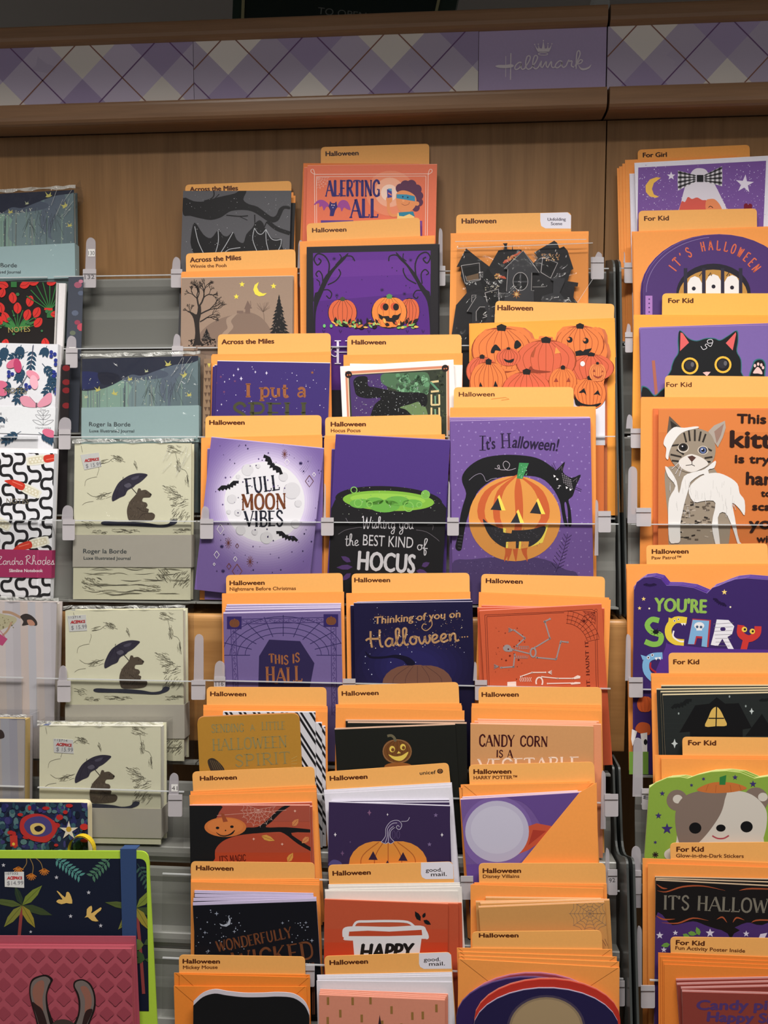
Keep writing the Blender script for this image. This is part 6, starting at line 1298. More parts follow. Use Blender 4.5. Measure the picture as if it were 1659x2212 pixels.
# ---------------------------------------------------------------- journals and notebooks at left
def book(t, label, cs, tl, tr, thick, ef, cover, back=None, page=(240, 238, 228), band=None, bandcol=None, wrap=False, rnd=.0, inset=.0022, grp=None, spine=True, softpage=0.0, zoff=0, noback=False, endp=False):
    pl = TP[t]; zb = BZ[t]+.0008+zoff; q, u, d = rect3(pl, ef, tl, tr, zb, cs); n = pl.n
    org = (q[2]+q[3])/2-n*thick/2; r = empty('journal' if not softpage else 'notebook', org)
    ct = .0016
    out = rprof(q, [rnd]*2+[0, 0], 6) if rnd else q
    if not softpage:
        fc = prism('front_cover', out, -n*ct, paper(cover, .5), r)
    else:
        fc = prism('front_cover', [v for v in out], -n*.0008, paper(cover, .5), r); ct = .0008
    pq = [q[0]+d*inset+u*.001, q[1]+d*inset-u*inset, q[2]-d*inset-u*inset, q[3]-d*inset+u*.001]
    if softpage: pq = q
    pq = rprof(pq, [rnd*.8, rnd*.8, 0, 0], 6) if rnd else pq
    g = softpage*.35
    prism('page_block', [p-n*(ct+.0001) for p in pq], -n*(thick-2*ct-.0004), paper(page, .8), r)
    if not noback: prism('back_cover', [p-n*(thick-ct) for p in out], -n*ct, paper(back or cover, .5), r)
    if spine: prism('spine', [q[0]-n*ct*1.05, q[0]-n*ct*1.05+u*.0012, q[3]-n*ct*1.05+u*.0012, q[3]-n*ct*1.05], -n*(thick-2.1*ct), paper(back or cover, .5), r)
    clipq = [proj(v) for v in q]
    pen = Pen(pl, ef, cs, clipq)
    bo = None; bpn = None
    if band:
        (x0, y0, x1, y1) = band
        A = pl.hit(cs[0]+x0/cs[2], cs[1]+y0/cs[2], ef); B = pl.hit(cs[0]+x1/cs[2], cs[1]+y1/cs[2], ef)
        def along(P): k = (P-q[0]).dot(d); return k
        k0, k1 = along(A), along(B); a = q[0]+d*k0-u*.0004; b = q[1]+d*k0+u*.0006; c = q[1]+d*k1+u*.0006; e_ = q[0]+d*k1-u*.0004
        bo = prism('paper_band', [v+n*.0007 for v in (a, b, c, e_)], -n*.0003, paper(bandcol, .6), r)
        prism('band_side', [b+n*.0006, b+n*.0006+u*.0003, c+n*.0006+u*.0003, c+n*.0006], -n*(thick+.001), paper(bandcol, .6), bo)
        bpn = Pen(pl, ef+.00075, cs, None)
    if wrap:
        w_ = .0035; f = [q[0]-u*.002-d*.004, q[1]+u*.003-d*.004, q[2]+u*.003, q[3]-u*.002]
        prism('cellophane_wrap', [v+n*.0010 for v in f], n*.0002, M_FILM, r)
        prism('cellophane_side', [f[1]+n*.001, f[1]-n*(thick+.001)+u*.003, f[2]-n*(thick+.001)+u*.003, f[2]+n*.001], u*.0002, M_FILM, r)
        top = [f[0]+n*.001, f[1]+n*.001, f[1]-n*thick+u*.004-d*.002, f[0]-n*thick-d*.001]
        prism('cellophane_fold', top, -d*.0002, M_FILM, r)
        m = 18; vs = []; g_ = random.Random(int(tl[0]*7+t)); L_ = (f[1]-f[0])
        for i in range(m+1):
            a = f[0]+L_*(i/m); vs.append(a+n*(.0010+.0005*g_.random())-d*(.0002+.0016*g_.random())); vs.append(a+n*(.0011+.0005*g_.random())+d*(.0012+.0028*g_.random()))
        mesh('crinkled_seam', vs, [(2*i, 2*i+1, 2*i+3, 2*i+2) for i in range(m)], M_FILMEDGE, r)
        if t == 1: prism('crinkled_corner', [f[1]+n*.0014, f[1]+n*.0014+u*.006-d*.007, f[1]+n*.0014+u*.010+d*.020, f[1]+n*.0014+d*.028], -n*.0003, M_FILM, r)
    if wrap and t in (1, 3, 4):
        g2 = random.Random(t)
        for i in range(7):
            a = f[1]-u*g2.uniform(.002, .03)+d*g2.uniform(.004, .03)+n*.0015; b = a-u*g2.uniform(.003, .012)+d*g2.uniform(.008, .022)
            prism('crease_glint', [a, a+u*.0003, b+u*.0003, b], n*.0002, M_FILMEDGE, r)  # pale raised strips stand in for glints on the crumpled film
    if endp: prism('endpaper', [q[0]+u*.0012-n*(ct+.0002)+d*.0008, q[0]+u*.006-n*(ct+.0002)+d*.0008, q[0]+u*.004-n*(thick-ct-.0002)+d*.0008, q[0]+u*.0012-n*(thick-ct-.0002)+d*.0008], d*.0014, paper((84, 100, 158)), r)
    tag(r, label, 'journal' if not softpage else 'notebook', grp)
    return r, pen, bo, bpn, fc
def sticker(r, t, e, cs, quad, tilt, line1, price):
    pl = TP[t]; P = [pl.hit(cs[0]+x/cs[2], cs[1]+y/cs[2], e) for x, y in quad]
    o = prism('price_sticker', P, pl.n*.0002, paper((222, 222, 220), .5), r)
    p = Pen(pl, e+.0003, cs); (x0, y0), (x1, y1), (x2, y2), (x3, y3) = quad
    L = lambda u, v: (x0+(x1-x0)*u+(x3-x0)*v, y0+(y1-y0)*u+(y3-y0)*v)
    if line1: p.text(line1, L(.06, .17), L(.70, .17), 17, (130, 128, 130))
    p.text('ACE', L(.12, .50), L(.47, .50), 24, (200, 56, 60), bold=2.2, shear=.25); p.text('PRICE', L(.50, .50), L(.90, .50), 22, (200, 56, 60), bold=1.6)
    p.text(price, L(.12, .88), L(.96, .86), 32, (150, 150, 156)); p.build(o, 'sticker_print')
C3 = (0, 380, 3.95); B1 = (0, 900, 3.770); B2 = (0, 1280, 3.770); B3 = (0, 1680, 3.770)
FC = (100, 116, 118)
def forest(p, ox, oy, k, sk=0.0):
    """misty night wood with yellow birds; ox, oy the cover's upper left reading"""
    f = lambda x, y: (ox+x*k, oy+y*k+sk*x*k); g = random.Random(6)
    p.poly([f(-20, -20), f(1000, -20), f(1000, 520), f(-20, 520)], (120, 140, 146))
    for x, y, w_, h, c in ((120, 330, 150, 160, (140, 170, 152)), (330, 360, 170, 170, (144, 176, 162)), (520, 330, 120, 150, (130, 152, 156)), (800, 200, 120, 240, (104, 116, 132)), (900, 330, 130, 200, (110, 128, 134)), (450, 130, 300, 60, (92, 102, 120))):
        p.smooth([f(x+w_*.98*cos(t)*(1+.15*sin(3*t)), y+h*sin(t)) for t in (0, .7, 1.4, 2.1, 2.8, 3.5, 4.2, 4.9, 5.6)], c)
    for i in range(26): x = g.uniform(60, 900); p.line([f(x, g.uniform(150, 260)), f(x+g.uniform(-6, 6), 480)], g.uniform(4, 14)*k, [(132, 156, 148), (118, 138, 144), (138, 150, 148), (112, 130, 138)][i % 4], nx=False)
    p.nx()
    p.smooth([f(-30, -30), f(980, -30), f(960, 40), f(800, 60), f(640, 110), f(520, 150), f(430, 140), f(340, 190), f(250, 235), f(150, 262), f(-30, 250)], (50, 54, 72))
    p.smooth([f(-30, 120), f(140, 120), f(170, 190), f(120, 250), f(-30, 252)], (48, 54, 100)); p.smooth([f(150, 120), f(300, 130), f(330, 180), f(240, 225), f(170, 210)], (42, 44, 60))
    for i in range(30): x = g.uniform(560, 820); y = g.uniform(160, 300); p.line([f(x, y), f(x+g.uniform(-60, 60), y+g.uniform(40, 170))], 2.4*k, (66, 74, 76), nx=False)
    p.nx()
    for i in range(70): x, y = g.uniform(20, 940), g.uniform(170, 470); c = f(x, y); p.circ(c[0], c[1], g.uniform(2, 5)*k, (206, 214, 190), n=6, nx=False)
    for i in range(26): a = g.random(); c = f(300+a*330+g.uniform(-8, 8), 225-a*75+g.uniform(-8, 18)); p.circ(c[0], c[1], 4*k, (226, 232, 214), n=6, nx=False)
    p.nx()
    for x, y, s_, a in ((745, 50, 34, 0), (880, 145, 34, -30), (925, 315, 26, 0), (145, 262, 30, -10), (290, 295, 32, 30), (45, 325, 22, 0), (420, 175, 26, 10), (560, 110, 20, 0)):
        c = f(x, y); ca, sa = cos(radians(a)), sin(radians(a)); h = lambda u, v: (c[0]+k*s_*(u*ca-v*sa), c[1]+k*s_*(u*sa+v*ca))
        p.poly([h(-.9, -.9), h(-.3, -.2), (h(.1, -.1)), h(.6, -.8), h(.5, .0), h(.9, .1), h(.4, .45), h(-.2, .6), h(-.8, .5), h(-.5, .1)], (214, 206, 118) if s_ > 22 else (206, 210, 170))
    # gnarled swirls in the dark canopy
    pass
CY, CYB = (238, 235, 206), (206, 200, 188)
def bear(p, T):
    """bear with umbrella on a floating feather; T maps readings of the upper journal"""
    g = random.Random(3); P = lambda L: [T(x, y) for x, y in L]; k = T(1, 0)[0]-T(0, 0)[0]
    SK1, SK2 = (150, 146, 124), (104, 100, 86)
    def scrib(cx, cy, w_, h, n, a=0.0):
        for i in range(n):
            x = cx+g.uniform(-w_, w_); y = cy+g.uniform(-h, h); l = g.uniform(12, 34)
            p.line(P([(x, y), (x+l*cos(a)+g.uniform(-8, 8), y+l*sin(a)*.8+g.uniform(-8, 8)), (x+l*1.6*cos(a), y+l*1.6*sin(a))]), g.uniform(1.6, 4.2)*k, SK1 if i % 3 else SK2, sm=True, nx=False, seg=3)
        p.nx()
    for a in ((940, 335, 40, 22, 26, .5), (1405, 262, 50, 32, 30, .3), (1445, 380, 16, 50, 18, 1.3), (1520, 500, 18, 30, 18, 1.4), (1360, 590, 45, 30, 26, .4), (1400, 640, 40, 30, 16, .3), (1430, 700, 60, 40, 34, -.4), (1480, 790, 70, 45, 44, 2.2), (820, 650, 45, 26, 26, -.3), (1095, 385, 10, 22, 6, 1.2), (690, 870, 40, 30, 14, .4), (830, 372, 30, 14, 9, -.2), (1000, 930, 90, 18, 26, .05), (780, 940, 60, 12, 12, .0), (1460, 930, 60, 22, 20, .1)):
        scrib(*a)
    for q in ([(690, 565), (700, 520), (740, 500), (790, 490)], [(790, 480), (805, 430), (800, 410)], [(820, 385), (880, 370), (930, 340), (1020, 370)], [(1430, 300), (1450, 380), (1470, 420), (1510, 440), (1535, 490)], [(670, 720), (700, 700), (760, 690)], [(710, 620), (760, 650), (830, 640)], [(1400, 600), (1440, 640), (1490, 650)], [(660, 235), (672, 290)], [(1095, 355), (1100, 395), (1118, 415)]): p.line(P(q), 2.4*k, SK2, sm=True)
    for y in (1240, 1280, 1330, 1370, 1420, 1445):
        for i in range(7): x = g.uniform(660, 1400); p.line(P([(x, y+g.uniform(-14, 14)), (x+90, y+g.uniform(-10, 10)), (x+170, y+g.uniform(-10, 10))]), g.uniform(2, 8)*k, SK1 if i % 2 else SK2, sm=True, nx=False, taper=2)
    p.nx(); scrib(730, 1350, 70, 50, 34, .4); scrib(1310, 1270, 50, 50, 34, .9); scrib(1490, 1310, 60, 60, 40, 2.3); scrib(1200, 1400, 80, 30, 24, .1)
    UM = (58, 54, 70); p.smooth(P([(915, 688), (912, 650), (935, 590), (965, 540), (1002, 508), (1060, 475), (1130, 460), (1200, 470), (1180, 500), (1140, 535), (1105, 555), (1085, 575), (1040, 600), (1018, 640), (975, 660), (940, 680)]), UM, 4)
    for q in ([(1002, 508), (960, 600), (945, 675)], [(1002, 508), (1010, 580), (1018, 635)], [(1002, 508), (1060, 540), (1085, 572)], [(1002, 508), (1100, 500), (1195, 472)]): p.line(P(q), 2.5*k, (36, 32, 44), sm=True)
    p.smooth(P([(1010, 560), (1050, 540), (1070, 560), (1040, 580)]), (96, 92, 108)); p.smooth(P([(1070, 500), (1130, 480), (1120, 505), (1080, 515)]), (84, 80, 98))
    p.line(P([(1000, 505), (1004, 490)]), 4*k, (36, 32, 44)); p.line(P([(1072, 580), (1125, 640)]), 5*k, (40, 36, 38))
    BE, BD = (92, 80, 68), (66, 56, 48)
    p.smooth(P([(1120, 600), (1128, 584), (1146, 588), (1150, 600), (1185, 596), (1215, 615), (1233, 632), (1222, 655), (1190, 658), (1165, 662), (1160, 690), (1190, 700), (1202, 722), (1190, 742), (1212, 755), (1208, 780), (1240, 782), (1262, 802), (1250, 835), (1205, 850), (1120, 854), (1055, 848), (1036, 800), (1036, 745), (1058, 690), (1092, 650), (1112, 625)]), BE, 4)
    for i in range(70): x = g.uniform(1050, 1190); y = g.uniform(680, 840); p.line(P([(x, y), (x+g.uniform(-4, 8), y+14)]), 3*k, BD if i % 2 else (112, 98, 84), nx=False)
    p.nx(); p.line(P([(1120, 740), (1160, 770), (1205, 775)]), 5*k, BD, sm=True); p.line(P([(1130, 830), (1170, 790), (1240, 790)]), 4*k, BD, sm=True); c = T(1228, 634); p.circ(c[0], c[1], 7*k, (30, 28, 28)); c = T(1190, 622); p.circ(c[0], c[1], 4*k, (30, 28, 28))
    p.smooth(P([(822, 868), (850, 852), (960, 856), (1100, 858), (1220, 868), (1300, 882), (1370, 872), (1392, 845), (1420, 838), (1444, 850), (1430, 872), (1390, 890), (1330, 902), (1180, 896), (1020, 888), (860, 885)]), (60, 62, 78), 4)
    for i in range(8): p.line(P([(1385+i*8, 850), (1390+i*7, 828)]), 3*k, (50, 52, 66), nx=False)
    p.nx()
def bandtext(bp, x, y, s_=1.0, top='Roger la Borde', sub='Luxe Illustrated Journal', c=(70, 78, 82)):
    bp.text(top, (x, y), (x+352*s_, y+2), 36*s_, c, bold=.7); bp.text(sub, (x+4, y+52*s_), (x+384*s_, y+54*s_), 25*s_, c, bold=.6)
def spare(t, lab, cs, tl, tr, ef, th):
    book(t, lab, cs, tl, tr, th, ef, (226, 222, 224), softpage=.001, spine=False, page=(236, 232, 228), inset=.001)
spare(2, 'spare notebook whose white page edge shows right of the tulip cover', C3, (-200, 905), (560, 916), -.0066, .0035)
spare(3, 'spare notebook whose white page edge shows right of the butterfly cover', C3, (-200, 1428), (524, 1452), -.0066, .0035)
spare(4, 'spare notebook whose white page edge shows right of the squiggle cover', B1, (-200, 250), (470, 262), -.0076, .0028)
# column of wrapped journals
r, p, bo, bp, fc = book(1, 'misty forest journal in cellophane at the top left corner', C3, (-300, 168), (628, 118), .0105, 0, FC, band=(0, 606, 0, 900), bandcol=(176, 204, 208), wrap=True)
forest(p, -330, 150, 1.0, -.05); p.build(fc); bandtext(bp, -208, 778); bp.build(bo)
r, p, bo, bp, fc = book(3, 'second misty forest journal in cellophane above the bear journals', C3, (700, 1560), (1690, 1535), .009, 0, FC, band=(720, 1978, 720, 2290), bandcol=(164, 190, 192), wrap=True)
forest(p, 690, 1560, 1.0, -.01); p.build(fc); bandtext(bp, 760, 2135); bp.build(bo)
def bj(t, lab, cs, tl, tr, th, ef, band, T, st, l1, price='$ 15.99', txt=None, page=(240, 238, 226)):
    r, p, bo, bp, fc = book(t, lab, cs, tl, tr, th, ef, CY, band=band, bandcol=CYB, wrap=True, page=page, endp=t in (5, 6))
    bear(p, T); p.build(fc)
    if txt: bandtext(bp, *txt)
    bp.build(bo); sticker(r, t, ef+.0001, cs, st, 0, l1, price)
bj(4, 'bear with umbrella journal, topmost of the three cream ones, showing its whole cover', B1, (608, 222), (1560, 215), .0105, 0, (640, 962, 640, 1224), lambda x, y: (x, y), [(655, 312), (805, 292), (828, 405), (688, 434)], None, txt=(678, 1112))
bj(5, 'bear with umbrella journal, middle one of the three cream ones', B2, (532, 146), (1490, 138), .0170, .0065, (560, 912, 560, 1186), lambda x, y: (x-62, y-72), [(548, 190), (700, 180), (710, 310), (566, 318)], '112714')
bj(6, 'bear with umbrella journal, lowest and most shaded of the three cream ones', B2, (322, 1084), (1308, 1092), .019, .004, (760, 1752, 760, 1990), lambda x, y: ((x-608)*1.0+320-.03*(y-222), y+862), [(435, 1188), (596, 1198), (600, 1312), (440, 1302)], '112714')
# far left notebooks
def nb(t, lab, cs, tl, tr, th, ef, cover, **k): return book(t, lab, cs, tl, tr, th, ef, cover, softpage=0.001, spine=False, **k)
r, p, bo, bp, fc = nb(2, 'notebook covered in red tulips on black', C3, (-330, 900), (478, 905), .006, 0, (34, 30, 30), page=(232, 228, 224))
GNN, RD = (52, 110, 60), (206, 52, 48)
def tulip(x, y, s_, a):
    c, d_ = cos(radians(a)), sin(radians(a)); f = lambda u, v: (x+s_*(u*c-v*d_), y+s_*(u*d_+v*c))
    p.smooth([f(0, 48), f(-30, 20), f(-34, -20), f(-10, -50), f(14, -46), f(34, -10), f(28, 26)], RD); p.line([f(-6, -44), f(6, -10), f(-4, 40)], 4, (120, 30, 34), sm=True)
def bouquet(cx, cy):
    for a in (-70, -50, -32, -14, 0, 14, 32, 50, 70): p.line([(cx, cy), (cx+70*sin(radians(a)), cy-100*cos(radians(a))), (cx+190*sin(radians(a)), cy-190*cos(radians(a)))], 8, GNN, sm=True)
    for a in (-62, -40, 40, 62): leafshape(p, cx, cy-10, 190, 34, a-90, (62, 124, 66))
    for a, rr in ((-58, 190), (-35, 250), (-8, 290), (22, 280), (45, 230), (66, 190), (-40, 160), (30, 165), (0, 200)): tulip(cx+rr*sin(radians(a)), cy-rr*cos(radians(a)), .95, a*.6)
bouquet(150, 1330); bouquet(428, 1720); bouquet(-60, 1700)
for a in (-60, -45, -30, -15, 0, 15, 30, 42): p.line([(425, 1150), (425+230*sin(radians(a)), 1150-250*cos(radians(a)))], 9, GNN)
p.rect(400, 1140, 452, 1210, GNN); p.line([(378, 1135), (448, 1138)], 20, RD); p.line([(118, 900), (118, 950)], 50, GNN)
for x, y in ((30, 930), (210, 930), (290, 905), (440, 905)): tulip(x, y, .9, 70 if x > 100 else -70)
for x, y, a in ((20, 1000, 20), (500, 1090, 10), (470, 1180, 90)): tulip(x, y, .8, a)
p.dots(0, 1000, 500, 1350, 12, 12, [(60, 112, 70)], 3); p.text('NOTES', (72, 1338), (258, 1328), 46, (170, 150, 90)); p.build(fc)
r, p, bo, bp, fc = nb(3, 'white notebook with navy leaves and a pink butterfly', C3, (-330, 1418), (496, 1436), .006, 0, (226, 226, 232), band=(0, 1965, 0, 2195), bandcol=(226, 228, 232), page=(236, 236, 240))
NL, PKF = (44, 72, 96), (214, 110, 140)
def sprig(x, y, a, l, m=4):
    c, d_ = cos(radians(a)), sin(radians(a)); p.line([(x, y), (x+l*c, y+l*d_)], 5, NL)
    for i in range(m):
        t_ = .25+.2*i
        for sg in (-1, 1): leafshape(p, x+l*c*t_, y+l*d_*t_, 62, 26, a+sg*42, NL)
    leafshape(p, x+l*c*.95, y+l*d_*.95, 50, 26, a, NL)
for a in ((280, 1450, 95, 190), (240, 1500, 160, 150), (400, 1450, 110, 60), (60, 1440, 110, 110), (200, 1620, 110, 120), (360, 1600, 50, 150), (480, 1700, 120, 180), (70, 1720, 100, 140), (200, 1760, 110, 170), (40, 1560, 150, 120), (180, 1440, 100, 60), (60, 2000, 120, 80), (400, 1680, 60, 160), (180, 2180, 150, 160), (330, 2190, 30, 130)): sprig(*a)
p.line([(285, 1440), (270, 1560), (240, 1680), (160, 1800), (0, 1900)], 6, (90, 90, 110), sm=True)
for x, y, a, c in ((110, 1600, -30, PKF), (150, 1620, 80, (190, 70, 110)), (280, 1700, 30, (232, 150, 170)), (290, 1760, 80, (240, 180, 196)), (0, 1780, 0, PKF), (0, 1840, 20, PKF), (420, 2195, 200, PKF)): p.circ(x, y, 62, c, 34, rot=radians(a))
for x, y in ((447, 1520), (470, 1690), (85, 1690), (232, 1800), (485, 1590), (490, 1840)):
    for a in range(3): p.circ(x+20*cos(a*2.1), y+20*sin(a*2.1), 16, (46, 58, 140))
p.smooth([(170, 1890), (240, 1880), (310, 1945), (300, 1975), (200, 1960)], (222, 150, 170)); p.smooth([(320, 1945), (400, 1860), (440, 1860), (430, 1940), (340, 1975)], (222, 150, 170)); p.line([(310, 1975), (312, 1935)], 14, (110, 90, 100)); p.line([(305, 1940), (250, 1880)], 3, (90, 80, 90))
p.text('NOTES', (40, 1852), (228, 1856), 46, (120, 110, 80)); p.build(fc)
bp.text('Dee', (345, 2005), (390, 2005), 20, (150, 150, 156)); bp.text('Hardwicke', (305, 2158), (436, 2158), 18, (150, 150, 156)); bp.line([(368, 2010), (368, 2130)], 3, (120, 120, 126))
for y, l in ((2045, 50), (2080, 66), (2125, 90)):
    for sg in (-1, 1): bp.line([(368, y), (368+sg*l*.5, y-6), (368+sg*l, y-42), (368+sg*l*.4, y-34), (368, y)], 2.6, (120, 120, 126), sm=True)
bp.text('Deluxe', (-90, 2040), (15, 2040), 32, (110, 112, 120)); bp.text('Notebook', (-100, 2096), (68, 2096), 38, (110, 112, 120)); bp.text('96 pages', (-90, 2145), (38, 2145), 26, (150, 150, 156)); bp.build(bo)
r, p, bo, bp, fc = nb(4, 'white notebook with black squiggles and red lipsticks', B1, (-330, 290), (442, 298), .007, 0, (230, 230, 236), band=(0, 1080, 0, 1306), bandcol=(166, 52, 98), page=(234, 234, 240))
g = random.Random(9)
for k in range(6):     # wandering thick squiggles
    x = -50+k*108; ph = k*1.3; pts = []
    for q_ in range(240):
        t_ = q_*.22; y = 180+t_*25-15*sin(2*t_+ph)
        if y > 1620: break
        pts.append((x+44*sin(t_+ph*.5)+12*sin(t_*.37+k), y))
    p.line(pts, 24, (38, 37, 40))
def lips(x, y, a):
    c, d_ = cos(radians(a)), sin(radians(a)); f = lambda u, v: (x+u*c-v*d_, y+u*d_+v*c)
    p.smooth([f(-5, -34), f(140, -34), f(150, 0), f(140, 34), f(-5, 34)], (230, 228, 214)); p.poly([f(0, -26), f(130, -26), f(136, 0), f(130, 26), f(0, 26)], (214, 206, 180))
    for i in range(8): q_ = f(20+i*14, -10+20*(i % 2)); p.circ(q_[0], q_[1], 9, (236, 232, 216), nx=False); 
    p.nx(); p.smooth([f(0, -28), f(-90, -24), f(-150, 6), f(-158, 20), f(-100, 26), f(0, 28)], (204, 60, 46)); p.line([f(-100, -4), f(-10, -8)], 7, (232, 120, 100))
lips(190, 575, 25); lips(365, 345, 172); lips(250, 1040, -14); lips(-50, 830, 30); lips(470, 380, 0) if False else None
p.text('NOTES', (52, 706), (232, 712), 42, (120, 112, 96)); p.build(fc)
bp.script('Zandra', (-20, 1205), (190, 1205), 66, 5, (236, 216, 224)); bp.script('Rhodes', (205, 1205), (445, 1205), 74, 5, (236, 216, 224)); bp.text('Slimline Notebook', (75, 1266), (348, 1266), 26, (240, 222, 230), bold=1); bp.build(bo)
ST = (214, 206, 208)
def stripes(p, x0, y0, x1, y1, cols, wd):
    i = 0; x = x0
    while x < x1: p.tris([(x, y0), (x+wd, y0), (x+wd+20, y1), (x+20, y1)], [(0, 1, 2, 3)], cols[i % len(cols)]); x += wd; i += 1
    p.nx()
r, p, bo, bp, fc = book(5, 'pale striped journal with a bending woman in a spotted dress', B2, (-500, 62), (462, 80), .014, .004, (214, 204, 202), wrap=True, page=(236, 228, 220))
stripes(p, -520, 40, 520, 1100, [(206, 200, 206), (220, 204, 198), (208, 206, 214), (224, 212, 210), (214, 208, 214)], 62)
p.smooth([(-60, 170), (40, 180), (130, 205), (120, 250), (20, 300), (-60, 320)], (200, 192, 158)); p.dots(-20, 190, 110, 290, 22, 5, [(150, 142, 110)], 2); p.line([(20, 158), (90, 165), (170, 205)], 22, (196, 160, 132), sm=True)
p.line([(95, 240), (60, 310), (20, 350)], 16, (196, 160, 132), sm=True); p.smooth([(165, 195), (210, 172), (260, 190), (300, 235), (296, 270), (240, 262), (180, 270), (190, 235)], (64, 56, 54)); p.smooth([(220, 225), (262, 225), (285, 262), (240, 268)], (206, 150, 126)); p.line([(255, 268), (272, 300)], 4, (210, 200, 200))
p.poly([(-60, 340), (-10, 330), (62, 378), (20, 434), (-60, 400)], (204, 84, 132)); p.line([(-20, 340), (0, 310), (40, 360)], 5, (204, 84, 132)); p.build(fc)
r, p, bo, bp, fc = book(6, 'second striped journal, greyer, with yellow page edge', B2, (-700, 1020), (200, 1030), .018, .004, (176, 172, 178), wrap=True, page=(214, 184, 120))
stripes(p, -720, 1000, 260, 1900, [(170, 168, 180), (186, 178, 176), (176, 176, 186)], 66); p.smooth([(-40, 1120), (10, 1118), (34, 1150), (30, 1185), (-30, 1188)], (64, 52, 50)); p.build(fc)
r, p, bo, bp, fc = nb(7, 'cream edged notebook with painted poppies on blue', B3, (-560, 196), (712, 205), .011, .006, (36, 42, 68), page=(222, 208, 172), rnd=.007, back=(226, 214, 182))
g = random.Random(8)
for i in range(300): p.circ(g.uniform(-40, 720), g.uniform(210, 720), g.uniform(10, 30), [(58, 92, 104), (40, 44, 90), (60, 56, 110), (26, 30, 46), (86, 116, 120), (44, 70, 84)][i % 6], ry=g.uniform(12, 40), n=8, nx=(i % 3 == 0))
for i in range(14): p.circ(g.uniform(0, 700), g.uniform(215, 560), g.uniform(14, 36), (178, 44, 44), ry=g.uniform(12, 26), n=9)
p.smooth([(160, 400), (180, 330), (260, 295), (350, 300), (430, 345), (470, 400), (440, 470), (380, 525), (300, 520), (250, 505), (180, 460)], (182, 50, 50)); p.smooth([(195, 390), (240, 330), (340, 315), (410, 360), (420, 440), (340, 480), (240, 460)], (74, 66, 122))
p.smooth([(245, 400), (280, 372), (340, 375), (370, 410), (340, 455), (270, 460)], (214, 184, 110)); p.smooth([(280, 405), (320, 390), (350, 415), (320, 440), (290, 432)], (34, 28, 40)); p.star(560, 430, 80, (216, 206, 190), 5, .35); p.circ(560, 420, 22, (190, 150, 50)); p.circ(685, 400, 34, (186, 50, 46), 26)
p.poly([(80, 470), (140, 470), (145, 560), (85, 560)], (186, 54, 50)); p.circ(110, 540, 12, (220, 180, 70)); p.build(fc)
# yellow tassel ribbon standing between the poppy notebook and the lime one
pl = TP[8]
nbk, p, bo, bp, fc = nb(8, 'lime edged notebook with palms, gold birds and a blue strap', B3, (-520, 655), (1192, 660), .0095, .005, (24, 30, 48), page=(172, 206, 64), rnd=.008, back=(172, 206, 64), noback=False)
q = [pl.hit(B3[0]+x/B3[2], B3[1]+y/B3[2], .0048) for x, y in ((-540, 592), (1208, 598), (1300, 2400), (-540, 2400))]
prism('lime_border', rprof(q, [.009, .009, 0, 0], 6), -pl.n*.0016, paper((176, 210, 66), .6), nbk)
TL_, OLV = (84, 142, 136), (104, 118, 58)
def frond(x, y, a, l, n, c, wd):
    cA, sA = cos(radians(a)), sin(radians(a)); p.line([(x, y), (x+l*cA, y+l*sA)], 4, c)
    for i in range(n):
        t_ = (i+1)/n
        for sg in (-1, 1): leafshape(p, x+l*cA*t_, y+l*sA*t_, 58, wd, a+sg*58, c, nx=False)
    p.nx()
frond(440, 650, 36, 250, 8, TL_, 22); frond(900, 655, 135, 200, 6, (78, 120, 96), 24); frond(1120, 700, 62, 180, 5, (60, 90, 80), 20)
for q_, (fx, fy) in (([(215, 650), (215, 700), (180, 750)], (150, 745)), ([(240, 650), (270, 720), (262, 790)], (255, 800)), ([(285, 650), (330, 690), (350, 750)], (360, 760))):
    p.line(q_, 6, (150, 120, 70), sm=True)
    for a in range(7): p.line([(fx, fy-20), (fx+44*cos(radians(20+a*24)), fy-10+46*sin(radians(20+a*24)))], 8, (204, 122, 48), nx=False)
    p.nx()
for cx, cy in ((180, 1040), (1110, 1060)):
    p.line([(cx, cy), (cx-14, cy+140), (cx-30, cy+320)] if cx < 500 else [(cx, cy), (cx+30, cy+300), (cx+60, cy+700)], 26, (142, 64, 62), sm=True)
    for a, l, w_, c in ((-45, 230, 74, (118, 132, 56)), (18, 260, 70, (60, 74, 46)), (-170, 260, 60, (84, 98, 52)), (130, 230, 74, (128, 130, 60)), (60, 210, 74, (150, 136, 54)), (-110, 170, 60, (44, 60, 46))): leafshape(p, cx, cy, l, w_, a, c); p.line([(cx, cy), (cx+l*.9*cos(radians(a)), cy+l*.9*sin(radians(a)))], 3, (70, 82, 40))
GB = (222, 184, 104)
p.smooth([(458, 1010), (480, 990), (510, 990), (462, 925), (480, 930), (530, 975), (540, 935), (560, 932), (580, 970), (588, 1025), (540, 1020), (500, 1030)], GB, 2); p.smooth([(688, 1140), (705, 1120), (708, 1070), (745, 1042), (750, 1080), (745, 1105), (820, 1055), (820, 1080), (770, 1125), (802, 1168), (750, 1165), (715, 1135)], GB, 2)
for x, y, r_ in ((28, 712, 18), (460, 812, 18), (722, 935, 18), (575, 1128, 18), (820, 1205, 18), (250, 1255, 14)): p.star(x, y, r_, (196, 196, 206))
for a, c in ((-30, (60, 80, 50)), (160, OLV), (200, OLV)): leafshape(p, 1170, 1360, 130, 60, a, c)
for a in (10, 170, 220): leafshape(p, 1180, 1480, 120, 54, a, (60, 84, 50))
p.build(fc); sticker(nbk, 8, .0052, B3, [(38, 768), (195, 766), (197, 896), (40, 888)], 0, '107332', '$14.99')
q = [pl.hit(B3[0]+x/B3[2], B3[1]+y/B3[2], .0062) for x, y in ((978, 580), (1108, 580), (1112, 1500), (1000, 1500))]
